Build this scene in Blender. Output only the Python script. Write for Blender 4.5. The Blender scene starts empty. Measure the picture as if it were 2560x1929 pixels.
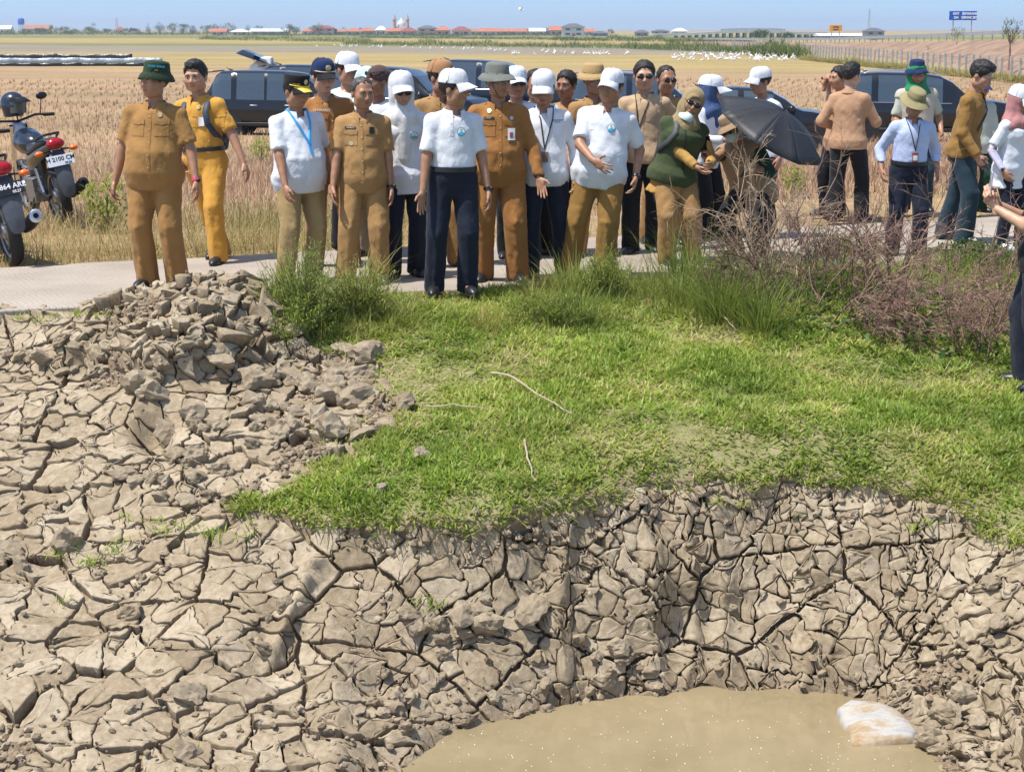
import bpy, math, random
import numpy as np
from mathutils import Vector, Matrix
from mathutils.bvhtree import BVHTree
R = math.radians
PI = math.pi
random.seed(7)
rng = np.random.default_rng(11)
scene = bpy.context.scene
col = scene.collection

# ------------------------------------------------------------------ camera, sky, sun, exposure
CAM_H = 1.95
FPX = 4300.0
PITCH = math.atan((964.5 - 74.0) / FPX)
cam_data = bpy.data.cameras.new('camera')
cam_data.sensor_width = 36.0
cam_data.lens = 36.0 * FPX / 2560.0
cam_data.clip_start = 0.1
cam_data.clip_end = 30000.0
cam = bpy.data.objects.new('camera', cam_data)
cam.location = (0, 0, CAM_H)
cam.rotation_euler = (PI / 2 - PITCH, 0, 0)
col.objects.link(cam)
scene.camera = cam

SUN_EL = R(66.0)
SUN_DIR_H = Vector((-0.90, -0.44, 0)).normalized()      # horizontal direction towards the sun (left, behind the camera)
to_sun = Vector((SUN_DIR_H.x * math.cos(SUN_EL), SUN_DIR_H.y * math.cos(SUN_EL), math.sin(SUN_EL)))
world = bpy.data.worlds.new('World')
scene.world = world
world.use_nodes = True
wn = world.node_tree
bg = wn.nodes['Background']
sky = wn.nodes.new('ShaderNodeTexSky')
sky.sky_type = 'NISHITA'
sky.sun_disc = False
sky.sun_elevation = SUN_EL
sky.sun_rotation = math.atan2(SUN_DIR_H.x, SUN_DIR_H.y)
sky.air_density = 1.0
sky.dust_density = 1.0
sky.ozone_density = 3.0
# the haze over the plain hides the white horizon band: the blue of the lower sky runs down to the ground
wtc = wn.nodes.new('ShaderNodeTexCoord')
wlift = wn.nodes.new('ShaderNodeVectorMath'); wlift.operation = 'ADD'; wlift.inputs[1].default_value = (0, 0, 0.13)
wn.links.new(wtc.outputs['Generated'], wlift.inputs[0])
wn.links.new(wlift.outputs[0], sky.inputs[0])
wn.links.new(sky.outputs[0], bg.inputs[0])
bg.inputs[1].default_value = 0.13
sun_data = bpy.data.lights.new('sun', 'SUN')
sun_data.energy = 4.3
sun_data.angle = R(0.53)
sun_data.color = (1.0, 0.955, 0.88)
sun = bpy.data.objects.new('sun', sun_data)
sun.rotation_euler = to_sun.to_track_quat('Z', 'Y').to_euler()
sun.location = (-20, -10, 40)
col.objects.link(sun)
vs = scene.view_settings
vs.view_transform = 'Standard'
vs.look = 'None'
vs.gamma = 1.0
vs.exposure = 0.52
vs.use_curve_mapping = False
scene.cycles.max_bounces = 6
scene.cycles.transparent_max_bounces = 8
scene.cycles.caustics_reflective = False
scene.cycles.caustics_refractive = False

# ------------------------------------------------------------------ helpers
def ray(px, py):
    a, b = (px - 1280.0) / FPX, -(py - 964.5) / FPX
    c, s = math.cos(PITCH), math.sin(PITCH)
    return Vector((a, c + b * s, -s + b * c))
def PT(px, py, z):
    """the point of height z that the photograph shows at (px, py)"""
    d = ray(px, py)
    t = (z - CAM_H) / d.z
    return Vector((d.x * t, d.y * t, z))
def PD(px, py, y):
    d = ray(px, py)
    t = y / d.y
    return Vector((d.x * t, y, CAM_H + d.z * t))
def project(V):
    c, s = math.cos(PITCH), math.sin(PITCH)
    dz = V[:, 2] - CAM_H
    depth = V[:, 1] * c - dz * s
    up = V[:, 1] * s + dz * c
    return 1280 + FPX * V[:, 0] / depth, 964.5 - FPX * up / depth

def smooth01(a, b, x):
    t = np.clip((x - a) / (b - a), 0, 1)
    return t * t * (3 - 2 * t)
_tab = np.random.default_rng(5).random(65536).astype(np.float32)
def hsh(i, j, seed=0):
    i = i.astype(np.int32); j = j.astype(np.int32)
    return _tab[(i * 7919 + j * 10477 + seed * 15731 + ((i * j) & 8191) * 31) & 65535]
def vnoise(x, y, seed=0):
    i, j = np.floor(x), np.floor(y)
    u, v = x - i, y - j
    u = u * u * (3 - 2 * u); v = v * v * (3 - 2 * v)
    a, b, c, d = hsh(i, j, seed), hsh(i + 1, j, seed), hsh(i, j + 1, seed), hsh(i + 1, j + 1, seed)
    return (a * (1 - u) + b * u) * (1 - v) + (c * (1 - u) + d * u) * v - 0.5
def fbm(x, y, seed=0, oct=4, gain=0.5):
    s, a = 0, 1.0
    for k in range(oct):
        s = s + a * vnoise(x * 2 ** k + 13.7 * k, y * 2 ** k - 7.1 * k, seed + k)
        a *= gain
    return s
def voronoi(x, y, seed=0, jit=0.95):
    """cell id, distance to the cell's border, offset from its seed"""
    i, j = np.floor(x), np.floor(y)
    best = np.full(x.shape, 1e9); bi = np.zeros_like(x); bj = np.zeros_like(x); bx = np.zeros_like(x); by = np.zeros_like(x)
    cand = []
    for di in (-1, 0, 1):
        for dj in (-1, 0, 1):
            ci, cj = i + di, j + dj
            sx = ci + 0.5 + (hsh(ci, cj, seed) - 0.5) * jit
            sy = cj + 0.5 + (hsh(ci, cj, seed + 91) - 0.5) * jit
            d = (sx - x) ** 2 + (sy - y) ** 2
            m = d < best
            best = np.where(m, d, best); bi = np.where(m, ci, bi); bj = np.where(m, cj, bj); bx = np.where(m, sx, bx); by = np.where(m, sy, by)
    edge = np.full(x.shape, 1e9)
    for di in (-2, -1, 0, 1, 2):
        for dj in (-2, -1, 0, 1, 2):
            ci, cj = bi + di, bj + dj
            if di == 0 and dj == 0:
                continue
            sx = ci + 0.5 + (hsh(ci, cj, seed) - 0.5) * jit
            sy = cj + 0.5 + (hsh(ci, cj, seed + 91) - 0.5) * jit
            nx, ny = sx - bx, sy - by
            l = np.sqrt(nx * nx + ny * ny) + 1e-9
            e = ((sx + bx) / 2 - x) * nx / l + ((sy + by) / 2 - y) * ny / l
            edge = np.minimum(edge, e)
    return bi, bj, edge, x - bx, y - by

def np_mesh(name, V, F, mats=(), smooth=True, attrs=None, midx=None):
    V = np.asarray(V, np.float32); F = np.asarray(F, np.int32)
    me = bpy.data.meshes.new(name)
    n = F.shape[1]
    me.vertices.add(len(V)); me.vertices.foreach_set('co', V.ravel())
    me.loops.add(F.size); me.loops.foreach_set('vertex_index', F.ravel())
    me.polygons.add(len(F)); me.polygons.foreach_set('loop_start', np.arange(0, F.size, n, dtype=np.int32))
    me.polygons.foreach_set('use_smooth', np.full(len(F), bool(smooth)))
    for m in mats:
        me.materials.append(m)
    if midx is not None:
        me.polygons.foreach_set('material_index', np.asarray(midx, np.int32))
    for k, a in (attrs or {}).items():
        at = me.attributes.new(k, 'FLOAT', 'POINT'); at.data.foreach_set('value', np.asarray(a, np.float32))
    me.update(calc_edges=True)
    return me
def link(name, me, parent=None, loc=None, rot=None):
    o = bpy.data.objects.new(name, me)
    col.objects.link(o)
    if parent is not None:
        o.parent = parent
    if loc is not None: o.location = loc
    if rot is not None: o.rotation_euler = rot
    return o
def tag(o, label=None, cat=None, group=None, kind=None):
    if label: o['label'] = label
    if cat: o['category'] = cat
    if group: o['group'] = group
    if kind: o['kind'] = kind
    return o
def empty(name, loc=(0, 0, 0), rz=0.0):
    o = bpy.data.objects.new(name, None)
    o.empty_display_size = 0.1
    o.location = loc; o.rotation_euler = (0, 0, rz)
    col.objects.link(o)
    return o
def copy_tree(o, parent=None):
    c = o.copy(); col.objects.link(c); c.parent = parent
    for ch in list(o.children):
        copy_tree(ch, c)
    return c

class MB:
    """collects shapes into one mesh"""
    def __init__(s): s.v = []; s.f = []; s.m = []; s.cur = 0
    def add(s, V, F):
        o = len(s.v)
        s.v.extend([tuple(map(float, p)) for p in V])
        s.f.extend([tuple(int(i) + o for i in f) for f in F])
        s.m.extend([s.cur] * len(F))
        return s
    def box(s, c, sz, rot=None, taper=1.0):
        x, y, z = (q / 2 for q in sz)
        P = [Vector(((x if i & 1 else -x) * (taper if i & 4 else 1), (y if i & 2 else -y) * (taper if i & 4 else 1), z if i & 4 else -z)) for i in range(8)]
        if rot is not None:
            M = rot if isinstance(rot, Matrix) else Matrix.Rotation(rot, 3, 'Z')
            P = [M @ p for p in P]
        c = Vector(c)
        return s.add([p + c for p in P], [(0, 2, 3, 1), (4, 5, 7, 6), (0, 1, 5, 4), (2, 6, 7, 3), (0, 4, 6, 2), (1, 3, 7, 5)])
    def loft(s, rings, cap=True, closed=True):
        n = len(rings[0]); V = [p for r in rings for p in r]; F = []
        for i in range(len(rings) - 1):
            for j in range(n if closed else n - 1):
                k = (j + 1) % n
                F.append((i * n + j, i * n + k, (i + 1) * n + k, (i + 1) * n + j))
        if cap:
            F.append(tuple(range(n - 1, -1, -1))); F.append(tuple((len(rings) - 1) * n + j for j in range(n)))
        return s.add(V, F)
    def tube(s, pts, r, n=8, cap=True, flat=1.0):
        pts = [Vector(p) for p in pts]; rs = r if isinstance(r, (list, tuple)) else [r] * len(pts)
        rings = []; up = None
        for i, p in enumerate(pts):
            d = (pts[min(i + 1, len(pts) - 1)] - pts[max(i - 1, 0)]).normalized()
            if up is None:
                up = Vector((0, 0, 1)) if abs(d.z) < 0.9 else Vector((0, 1, 0))
            a = d.cross(up).normalized(); b = a.cross(d).normalized(); up = b
            rings.append([p + (a * math.cos(2 * PI * k / n) + b * math.sin(2 * PI * k / n) * flat) * rs[i] for k in range(n)])
        return s.loft(rings, cap)
    def lathe(s, prof, c=(0, 0, 0), n=20, M=None, sx=1.0, sy=1.0, cap=False):
        c = Vector(c); rings = []
        for r, z in prof:
            ring = [Vector((r * sx * math.cos(2 * PI * k / n), r * sy * math.sin(2 * PI * k / n), z)) for k in range(n)]
            rings.append([(M @ p if M else p) + c for p in ring])
        return s.loft(rings, cap)
    def ell(s, c, r, n=12, m=8, M=None):
        prof = [(math.sin(PI * (i + 0.02) / (m + 0.04)), -math.cos(PI * (i + 0.02) / (m + 0.04))) for i in range(m + 1)]
        c = Vector(c); rings = []
        for a, z in prof:
            ring = [Vector((r[0] * a * math.cos(2 * PI * k / n), r[1] * a * math.sin(2 * PI * k / n), r[2] * z)) for k in range(n)]
            rings.append([(M @ p if M else p) + c for p in ring])
        return s.loft(rings, True)
    def prism(s, poly, off):
        """closed polygon (3-D points) extruded by a vector"""
        off = Vector(off); A = [Vector(p) for p in poly]; n = len(A)
        F = [tuple(range(n - 1, -1, -1)), tuple(range(n, 2 * n))]
        F += [(j, (j + 1) % n, n + (j + 1) % n, n + j) for j in range(n)]
        return s.add(A + [p + off for p in A], F)
    def build(s, name, mats, parent=None, smooth=True, bevel=0.0, sharp=40):
        me = bpy.data.meshes.new(name)
        me.from_pydata(s.v, [], s.f)
        for m in (mats if isinstance(mats, (list, tuple)) else [mats]):
            me.materials.append(m)
        me.polygons.foreach_set('material_index', s.m)
        me.polygons.foreach_set('use_smooth', [bool(smooth)] * len(s.f))
        if smooth:
            me.set_sharp_from_angle(angle=R(sharp))
        me.validate(); me.update()
        o = link(name, me, parent)
        if bevel:
            b = o.modifiers.new('edge', 'BEVEL'); b.width = bevel; b.segments = 2; b.limit_method = 'ANGLE'
        return o

# ------------------------------------------------------------------ materials
def nodes_of(name):
    m = bpy.data.materials.new(name); m.use_nodes = True
    nt = m.node_tree; return m, nt, nt.nodes['Principled BSDF']
def N(nt, t, **kw):
    n = nt.nodes.new(t)
    for k, v in kw.items(): setattr(n, k, v)
    return n
def noise_node(nt, scale, detail=4, rough=0.55, vec=None, coord='Object', stretch=None):
    tc = N(nt, 'ShaderNodeTexCoord')
    src = tc.outputs[coord]
    if stretch:
        mp = N(nt, 'ShaderNodeMapping'); mp.inputs['Scale'].default_value = stretch
        nt.links.new(src, mp.inputs[0]); src = mp.outputs[0]
    n = N(nt, 'ShaderNodeTexNoise')
    n.inputs['Scale'].default_value = scale; n.inputs['Detail'].default_value = detail; n.inputs['Roughness'].default_value = rough
    nt.links.new(src, n.inputs['Vector'])
    return n
def ramp(nt, src, stops):
    r = N(nt, 'ShaderNodeValToRGB')
    e = r.color_ramp.elements
    while len(e) < len(stops): e.new(0.5)
    for q, (p, c) in zip(e, stops):
        q.position = p; q.color = (*c, 1)
    nt.links.new(src, r.inputs[0])
    return r
def mixc(nt, fac, a, b, mode='MIX'):
    m = N(nt, 'ShaderNodeMix', data_type='RGBA', blend_type=mode)
    for s, v in ((0, fac), (6, a), (7, b)):
        if hasattr(v, 'is_linked') or isinstance(v, bpy.types.NodeSocket): nt.links.new(v, m.inputs[s])
        else: m.inputs[s].default_value = v if s == 0 else (*v, 1)
    return m.outputs[2]
def bump(nt, bsdf, src, strength=0.3, dist=0.01, prev=None):
    b = N(nt, 'ShaderNodeBump'); b.inputs['Strength'].default_value = strength; b.inputs['Distance'].default_value = dist
    nt.links.new(src, b.inputs['Height'])
    if prev is not None: nt.links.new(prev, b.inputs['Normal'])
    nt.links.new(b.outputs[0], bsdf.inputs['Normal'])
    return b.outputs[0]
_mats = {}
def mat(name, c, rough=0.6, var=0.12, scale=20, bmp=0.0, bscale=60, bdist=0.004, metal=0.0, spec=0.5, stretch=None, coat=0.0, sheen=0.0):
    if name in _mats: return _mats[name]
    m, nt, b = nodes_of(name)
    n = noise_node(nt, scale, 4, stretch=stretch)
    lo = tuple(max(0, q * (1 - var)) for q in c); hi = tuple(min(1, q * (1 + var)) for q in c)
    r = ramp(nt, n.outputs[0], [(0.3, lo), (0.7, hi)])
    nt.links.new(r.outputs[0], b.inputs['Base Color'])
    b.inputs['Roughness'].default_value = rough; b.inputs['Metallic'].default_value = metal
    b.inputs['Specular IOR Level'].default_value = spec
    if coat: b.inputs['Coat Weight'].default_value = coat; b.inputs['Coat Roughness'].default_value = 0.04
    if sheen: b.inputs['Sheen Weight'].default_value = sheen
    if bmp:
        n2 = noise_node(nt, bscale, 3, stretch=stretch)
        bump(nt, b, n2.outputs[0], bmp, bdist)
    _mats[name] = m
    return m
def cloth(name, c, fold=0.32):
    """woven cloth: soft folds and a fine weave"""
    if name in _mats: return _mats[name]
    m, nt, b = nodes_of(name)
    n = noise_node(nt, 6, 3)
    r = ramp(nt, n.outputs[0], [(0.3, tuple(q * 0.9 for q in c)), (0.7, tuple(min(1, q * 1.07) for q in c))])
    nt.links.new(r.outputs[0], b.inputs['Base Color'])
    b.inputs['Roughness'].default_value = 0.85; b.inputs['Specular IOR Level'].default_value = 0.2
    b.inputs['Sheen Weight'].default_value = 0.08
    tc = N(nt, 'ShaderNodeTexCoord')
    warp = noise_node(nt, 5, 2)
    mp = N(nt, 'ShaderNodeMapping'); mp.inputs['Scale'].default_value = (7, 7, 3.2)
    mx = N(nt, 'ShaderNodeVectorMath', operation='MULTIPLY_ADD'); mx.inputs[1].default_value = (0.25, 0.25, 0.25)
    nt.links.new(warp.outputs[1], mx.inputs[0]); nt.links.new(tc.outputs['Object'], mx.inputs[2])
    nt.links.new(mx.outputs[0], mp.inputs[0])
    fo = N(nt, 'ShaderNodeTexNoise'); fo.inputs['Scale'].default_value = 1.3; fo.inputs['Detail'].default_value = 3
    nt.links.new(mp.outputs[0], fo.inputs['Vector'])
    cr = N(nt, 'ShaderNodeMath', operation='PINGPONG'); cr.inputs[1].default_value = 0.16
    nt.links.new(fo.outputs[0], cr.inputs[0])
    p = bump(nt, b, cr.outputs[0], fold, 0.045)
    w = noise_node(nt, 420, 1)
    bump(nt, b, w.outputs[0], 0.12, 0.001, p)
    _mats[name] = m
    return m
# ------------------------------------------------------------------ terrain materials
def mud_material():
    m, nt, b = nodes_of('dried_clay')
    tone = N(nt, 'ShaderNodeAttribute', attribute_name='tone')
    rg = N(nt, 'ShaderNodeAttribute', attribute_name='rough')
    n1 = noise_node(nt, 3.2, 5)
    n2 = noise_node(nt, 26, 6, 0.65)
    ad = N(nt, 'ShaderNodeMath', operation='MULTIPLY_ADD'); ad.inputs[1].default_value = 0.55
    nt.links.new(n1.outputs[0], ad.inputs[0])
    a2 = N(nt, 'ShaderNodeMath', operation='MULTIPLY_ADD'); a2.inputs[1].default_value = 0.35
    nt.links.new(tone.outputs['Fac'], a2.inputs[0]); nt.links.new(ad.outputs[0], a2.inputs[2])
    nt.links.new(n2.outputs[0], ad.inputs[2]); 
    sc = N(nt, 'ShaderNodeMath', operation='MULTIPLY'); sc.inputs[1].default_value = 0.58
    nt.links.new(a2.outputs[0], sc.inputs[0])
    base = ramp(nt, sc.outputs[0], [(0.28, (0.170, 0.128, 0.082)), (0.50, (0.285, 0.224, 0.147)), (0.70, (0.425, 0.355, 0.256))])
    n3 = noise_node(nt, 55, 5, 0.7)
    soil = ramp(nt, n3.outputs[0], [(0.3, (0.105, 0.070, 0.044)), (0.52, (0.225, 0.168, 0.113)), (0.75, (0.37, 0.305, 0.225))])
    c = mixc(nt, rg.outputs['Fac'], base.outputs[0], soil.outputs[0])
    nt.links.new(c, b.inputs['Base Color'])
    b.inputs['Roughness'].default_value = 0.93; b.inputs['Specular IOR Level'].default_value = 0.15
    p = bump(nt, b, n2.outputs[0], 0.5, 0.012)
    # hairline cracks inside the plates
    tc = N(nt, 'ShaderNodeTexCoord')
    wr = noise_node(nt, 9, 3)
    mx = N(nt, 'ShaderNodeVectorMath', operation='MULTIPLY_ADD'); mx.inputs[1].default_value = (0.09, 0.09, 0.09)
    nt.links.new(wr.outputs[1], mx.inputs[0]); nt.links.new(tc.outputs['Object'], mx.inputs[2])
    vo = N(nt, 'ShaderNodeTexVoronoi', feature='DISTANCE_TO_EDGE'); vo.inputs['Scale'].default_value = 13
    nt.links.new(mx.outputs[0], vo.inputs['Vector'])
    rr = ramp(nt, vo.outputs['Distance'], [(0.0, (0, 0, 0)), (0.035, (1, 1, 1))])
    p = bump(nt, b, rr.outputs[0], 0.35, 0.006, p)
    n4 = noise_node(nt, 160, 4, 0.7)
    bump(nt, b, n4.outputs[0], 0.35, 0.004, p)
    return m
MUD = mud_material()

def turf_material():
    m, nt, b = nodes_of('turf_soil')
    n = noise_node(nt, 9, 6, 0.7)
    r = ramp(nt, n.outputs[0], [(0.3, (0.13, 0.14, 0.045)), (0.5, (0.24, 0.225, 0.10)), (0.72, (0.36, 0.31, 0.19))])
    nt.links.new(r.outputs[0], b.inputs['Base Color'])
    b.inputs['Roughness'].default_value = 0.95; b.inputs['Specular IOR Level'].default_value = 0.1
    n2 = noise_node(nt, 70, 5, 0.7)
    bump(nt, b, n2.outputs[0], 0.7, 0.02)
    return m
TURF = turf_material()

# ------------------------------------------------------------------ the bank: smooth base from control points (image row, height) per column
WATER_Z = -1.715
CP = {
 -420: [(795, 0), (880, -.18), (1100, -.62), (1400, -1.05), (1700, -1.42), (2000, -1.7), (2200, -1.8)],
 0:    [(772, 0), (800, -.06), (880, -.24), (930, -.40), (1100, -.62), (1350, -.98), (1600, -1.28), (1929, -1.62), (2150, -1.8)],
 200:  [(756, .02), (800, -.02), (850, -.12), (930, -.36), (1080, -.58), (1330, -.94), (1600, -1.28), (1929, -1.60), (2150, -1.76)],
 380:  [(706, .13), (770, .07), (840, .0), (905, -.22), (960, -.38), (1100, -.58), (1330, -.92), (1600, -1.28), (1929, -1.60), (2150, -1.78)],
 560:  [(712, .12), (770, .08), (830, .0), (900, -.24), (960, -.38), (1100, -.56), (1330, -.86), (1600, -1.26), (1929, -1.60), (2150, -1.78)],
 680:  [(745, .05), (800, -.02), (870, -.2), (960, -.36), (1100, -.54), (1330, -.84), (1500, -1.12), (1700, -1.45), (1929, -1.60), (2150, -1.78)],
 850:  [(746, 0), (830, -.14), (900, -.26), (1000, -.40), (1150, -.58), (1330, -.80), (1450, -1.06), (1650, -1.31), (1850, -1.50), (1960, -1.58), (2150, -1.74)],
 1050: [(742, 0), (830, -.14), (1000, -.38), (1150, -.56), (1330, -.78), (1430, -1.02), (1600, -1.30), (1800, -1.51), (1900, -1.60), (1960, -1.66), (2150, -1.88)],
 1300: [(718, 0), (800, -.12), (1000, -.38), (1150, -.56), (1300, -.74), (1400, -.98), (1560, -1.25), (1730, -1.50), (1830, -1.64), (2000, -1.95), (2150, -2.1)],
 1500: [(704, 0), (800, -.14), (1000, -.38), (1150, -.54), (1255, -.68), (1370, -.94), (1550, -1.32), (1680, -1.64), (1742, -1.78), (1929, -2.0), (2150, -2.1)],
 1700: [(694, 0), (800, -.14), (1000, -.38), (1218, -.66), (1340, -.92), (1540, -1.34), (1665, -1.64), (1712, -1.79), (1929, -2.0), (2150, -2.1)],
 1950: [(682, 0), (850, -.20), (1000, -.38), (1222, -.67), (1350, -.92), (1550, -1.34), (1655, -1.62), (1702, -1.79), (1929, -2.0), (2150, -2.1)],
 2150: [(672, 0), (850, -.20), (1000, -.38), (1232, -.68), (1380, -.95), (1600, -1.40), (1705, -1.66), (1752, -1.82), (1929, -2.0), (2150, -2.1)],
 2320: [(664, 0), (850, -.21), (1000, -.38), (1272, -.72), (1420, -1.0), (1640, -1.42), (1790, -1.56), (1850, -1.64), (1929, -1.70), (2150, -1.9)],
 2560: [(652, 0), (850, -.22), (1000, -.38), (1200, -.60), (1380, -.84), (1600, -1.24), (1929, -1.56), (2150, -1.75)],
 2980: [(636, 0), (850, -.24), (1100, -.52), (1450, -.88), (1700, -1.22), (2000, -1.6), (2200, -1.8)],
}
def steep(px, z):
    k = 1 + 0.08 * min(1, max(0, (px - 620) / 230)) * min(1, max(0, (2560 - px) / 200))
    return z if z > -.70 else -.70 + (z + .70) * k
pts = []
for px, rows in CP.items():
    prev = None
    for py, z in rows:
        p = PT(px, py, steep(px, z))
        while prev is not None and p.y > prev.y - 0.30 * max(0, prev.z - p.z) - 0.02: p = PD(px, py, p.y - 0.02)   # a bank, never an overhang
        pts.append(tuple(p)); prev = p
pts = np.array(pts)
# flat verge behind the edge keeps the surface from curling up under the road
verge = []
for px, rows in CP.items():
    p = PT(px, rows[0][0], max(0, rows[0][1]))
    verge += [(p.x, p.y + 0.5, -0.05), (p.x * 1.06, p.y + 1.2, -0.06)]
pts = np.vstack([pts, verge])
def tps_fit(P):
    n = len(P)
    d = np.sqrt(((P[:, None, :2] - P[None, :, :2]) ** 2).sum(-1)) + 1e-9
    K = d + np.eye(n) * 0.01                      # linear kernel: no overshoot
    A = np.block([[K, np.c_[np.ones(n), P[:, :2]]], [np.c_[np.ones(n), P[:, :2]].T, np.zeros((3, 3))]])
    return np.linalg.solve(A, np.r_[P[:, 2], 0, 0, 0])
def tps_eval(P, w, X, Y):
    out = np.zeros(X.size); xf, yf = X.ravel(), Y.ravel()
    for a in range(0, X.size, 40000):
        d = np.sqrt((xf[a:a + 40000, None] - P[None, :, 0]) ** 2 + (yf[a:a + 40000, None] - P[None, :, 1]) ** 2)
        out[a:a + 40000] = d @ w[:-3] + w[-3] + w[-2] * xf[a:a + 40000] + w[-1] * yf[a:a + 40000]
    return out.reshape(X.shape)
wts = tps_fit(pts)
X0, X1, Y0, Y1 = -4.3, 4.6, 6.9, 17.5
cnx, cny = 190, 150
CX0, CX1 = -7.0, 8.0
cxs, cys = np.linspace(CX0, CX1, cnx), np.linspace(Y0, Y1, cny)
cX, cY = np.meshgrid(cxs, cys, indexing='ij')
cZ = tps_eval(pts, wts, cX, cY)
for _ in range(2):
    q = np.pad(cZ, 1, mode='edge')
    cZ = (q[1:-1, 1:-1] * 2 + q[:-2, 1:-1] + q[2:, 1:-1] + q[1:-1, :-2] + q[1:-1, 2:]) / 6
def base_z(x, y):
    u = np.clip((np.asarray(x, float) - CX0) / (CX1 - CX0) * (cnx - 1), 0, cnx - 1.001)
    v = np.clip((np.asarray(y, float) - Y0) / (Y1 - Y0) * (cny - 1), 0, cny - 1.001)
    i, j = u.astype(int), v.astype(int); a, b = u - i, v - j
    return cZ[i, j] * (1 - a) * (1 - b) + cZ[i + 1, j] * a * (1 - b) + cZ[i, j + 1] * (1 - a) * b + cZ[i + 1, j + 1] * a * b

def in_poly(px, py, poly):
    c = np.zeros(px.shape, bool); n = len(poly)
    for k in range(n):
        x1, y1 = poly[k]; x2, y2 = poly[(k + 1) % n]
        if y1 == y2: continue
        t = ((y1 > py) != (y2 > py)) & (px < (x2 - x1) * (py - y1) / (y2 - y1) + x1)
        c ^= t
    return c
GRASS_POLY = [(650, 640), (655, 720), (700, 800), (740, 850), (880, 880), (950, 950), (985, 1040), (880, 1075), (850, 1120), (780, 1180), (700, 1205), (570, 1262), (600, 1300), (700, 1305), (830, 1325), (870, 1300),
              (960, 1335), (1080, 1325), (1250, 1305), (1400, 1300), (1480, 1280), (1540, 1245), (1620, 1215), (1750, 1210), (1900, 1225), (2050, 1215), (2200, 1235), (2330, 1275), (2440, 1325),
              (2560, 1375), (3100, 1560), (3100, 500), (650, 500)]
# the road's near edge also bounds the mud on the left
def grass_mask(x, y, z):
    V = np.stack([x.ravel(), y.ravel(), z.ravel()], 1)
    px, py = project(V)
    px = px + fbm(x.ravel() * 5, y.ravel() * 5, 41, 3) * 70
    py = py + fbm(x.ravel() * 5, y.ravel() * 5, 57, 3) * 55
    return in_poly(px, py, GRASS_POLY).reshape(x.shape)

# ------------------------------------------------------------------ fine mud surface
dx, dy = 0.0076, 0.0062
gx, gy = np.arange(X0, X1, dx), np.arange(7.25, 13.2, dy)
GX, GY = np.meshgrid(gx, gy, indexing='ij')
BZ = base_z(GX, GY)
GM = grass_mask(GX, GY, BZ)
def blur(a, k):
    for ax in (0, 1):
        c = np.cumsum(np.concatenate([np.repeat(np.take(a, [0], ax), k + 1, ax), a, np.repeat(np.take(a, [-1], ax), k, ax)], ax), ax)
        n = a.shape[ax]
        a = (np.take(c, range(2 * k + 1, 2 * k + 1 + n), ax) - np.take(c, range(0, n), ax)) / (2 * k + 1)
    return a
gsoft = blur(GM.astype(float), 9)
px_all, py_all = project(np.stack([GX.ravel(), GY.ravel(), BZ.ravel()], 1))
px_all = px_all.reshape(GX.shape); py_all = py_all.reshape(GX.shape)
# the cut face under the turf
lipw = smooth01(820, 960, px_all) * (1 - smooth01(1480, 1620, px_all)) * smooth01(1180, 1240, py_all)
lip2 = smooth01(1180, 1240, py_all) * smooth01(1600, 1700, px_all)
BZ2 = BZ - (0.10 * lipw + 0.02 * lip2) * (1 - smooth01(0.0, 0.75, gsoft))
gzx, gzy = np.gradient(BZ, dx, dy)
LEN = 0.82 * GY + 0.92 * BZ2                              # distance along the slope, the same for level ground and wall
LEN = LEN - LEN.min()
LEN = np.maximum.accumulate(LEN + np.arange(GX.shape[1])[None] * 1e-6, axis=1)
gbx, gby = blur(gzx, 22), blur(gzy, 22)
inv = 1 / np.sqrt(1 + gbx ** 2 + gby ** 2)
NX, NY, NZ = -gbx * inv, -gby * inv, inv
wall = smooth01(0.35, 0.7, blur(np.abs(gzy), 12))
# crumbly patches (attribute and relief)
roughm = smooth01(0.20, 0.38, (0.9 - 0.45 * wall) * fbm(GX * 1.55, LEN * 1.55, 101, 4) - 0.04 * wall - 0.12 * smooth01(1250, 1350, py_all) * (1 - smooth01(700, 900, px_all)) + 0.10 * smooth01(500, 700, px_all) * (1 - smooth01(960, 1100, px_all)) * (1 - smooth01(1100, 1200, py_all))
                  + 0.26 * np.exp(-((px_all - 480) / 320) ** 2 - ((py_all - 915) / 38) ** 2) + 0.20 * np.exp(-((px_all - 1200) / 160) ** 2 - ((py_all - 1600) / 140) ** 2)
                  + 0.30 * np.exp(-((px_all - 2400) / 80) ** 2 - ((py_all - 1850) / 90) ** 2) + 0.10 * np.exp(-((px_all - 1080) / 190) ** 2 - ((py_all - 1440) / 40) ** 2)
                  + 0.34 * np.exp(-((px_all - 780) / 150) ** 2 - ((py_all - 990) / 110) ** 2) + 0.2 * np.exp(-((px_all - 330) / 90) ** 2 - ((py_all - 1150) / 60) ** 2))
mound = np.exp(-((px_all - 480) / 260) ** 4 - ((py_all - 790) / 110) ** 4)
under = np.exp(-((px_all - 420) / 330) ** 2 - ((py_all - 925) / 40) ** 2)
h = 0.10 * fbm(GX * 1.3, LEN * 1.3, 7, 3) + (0.030 - 0.014 * wall) * fbm(GX * 4.2, LEN * 4.2, 17, 3)
rid = np.abs(vnoise(GX * 4.4 + 0.8 * fbm(GX * 1.2, LEN * 1.2, 55, 2), LEN * 0.7, 51)) * 2
rightw = smooth01(1180, 1480, px_all) * smooth01(1190, 1260, py_all)
h = h + rightw * (0.105 * (0.5 - rid))
th = 0.9 * fbm(GX * 0.5, LEN * 0.5, 131, 2)
su, sv = GX * np.cos(th) - LEN * np.sin(th), GX * np.sin(th) + LEN * np.cos(th)
stri = vnoise(su * 3, sv * 60, 141) * (1 - rightw) + vnoise(GX * 60, LEN * 3, 143) * rightw
h = h + 0.006 * stri * (1 - roughm)
h = h - 0.12 * under
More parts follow.
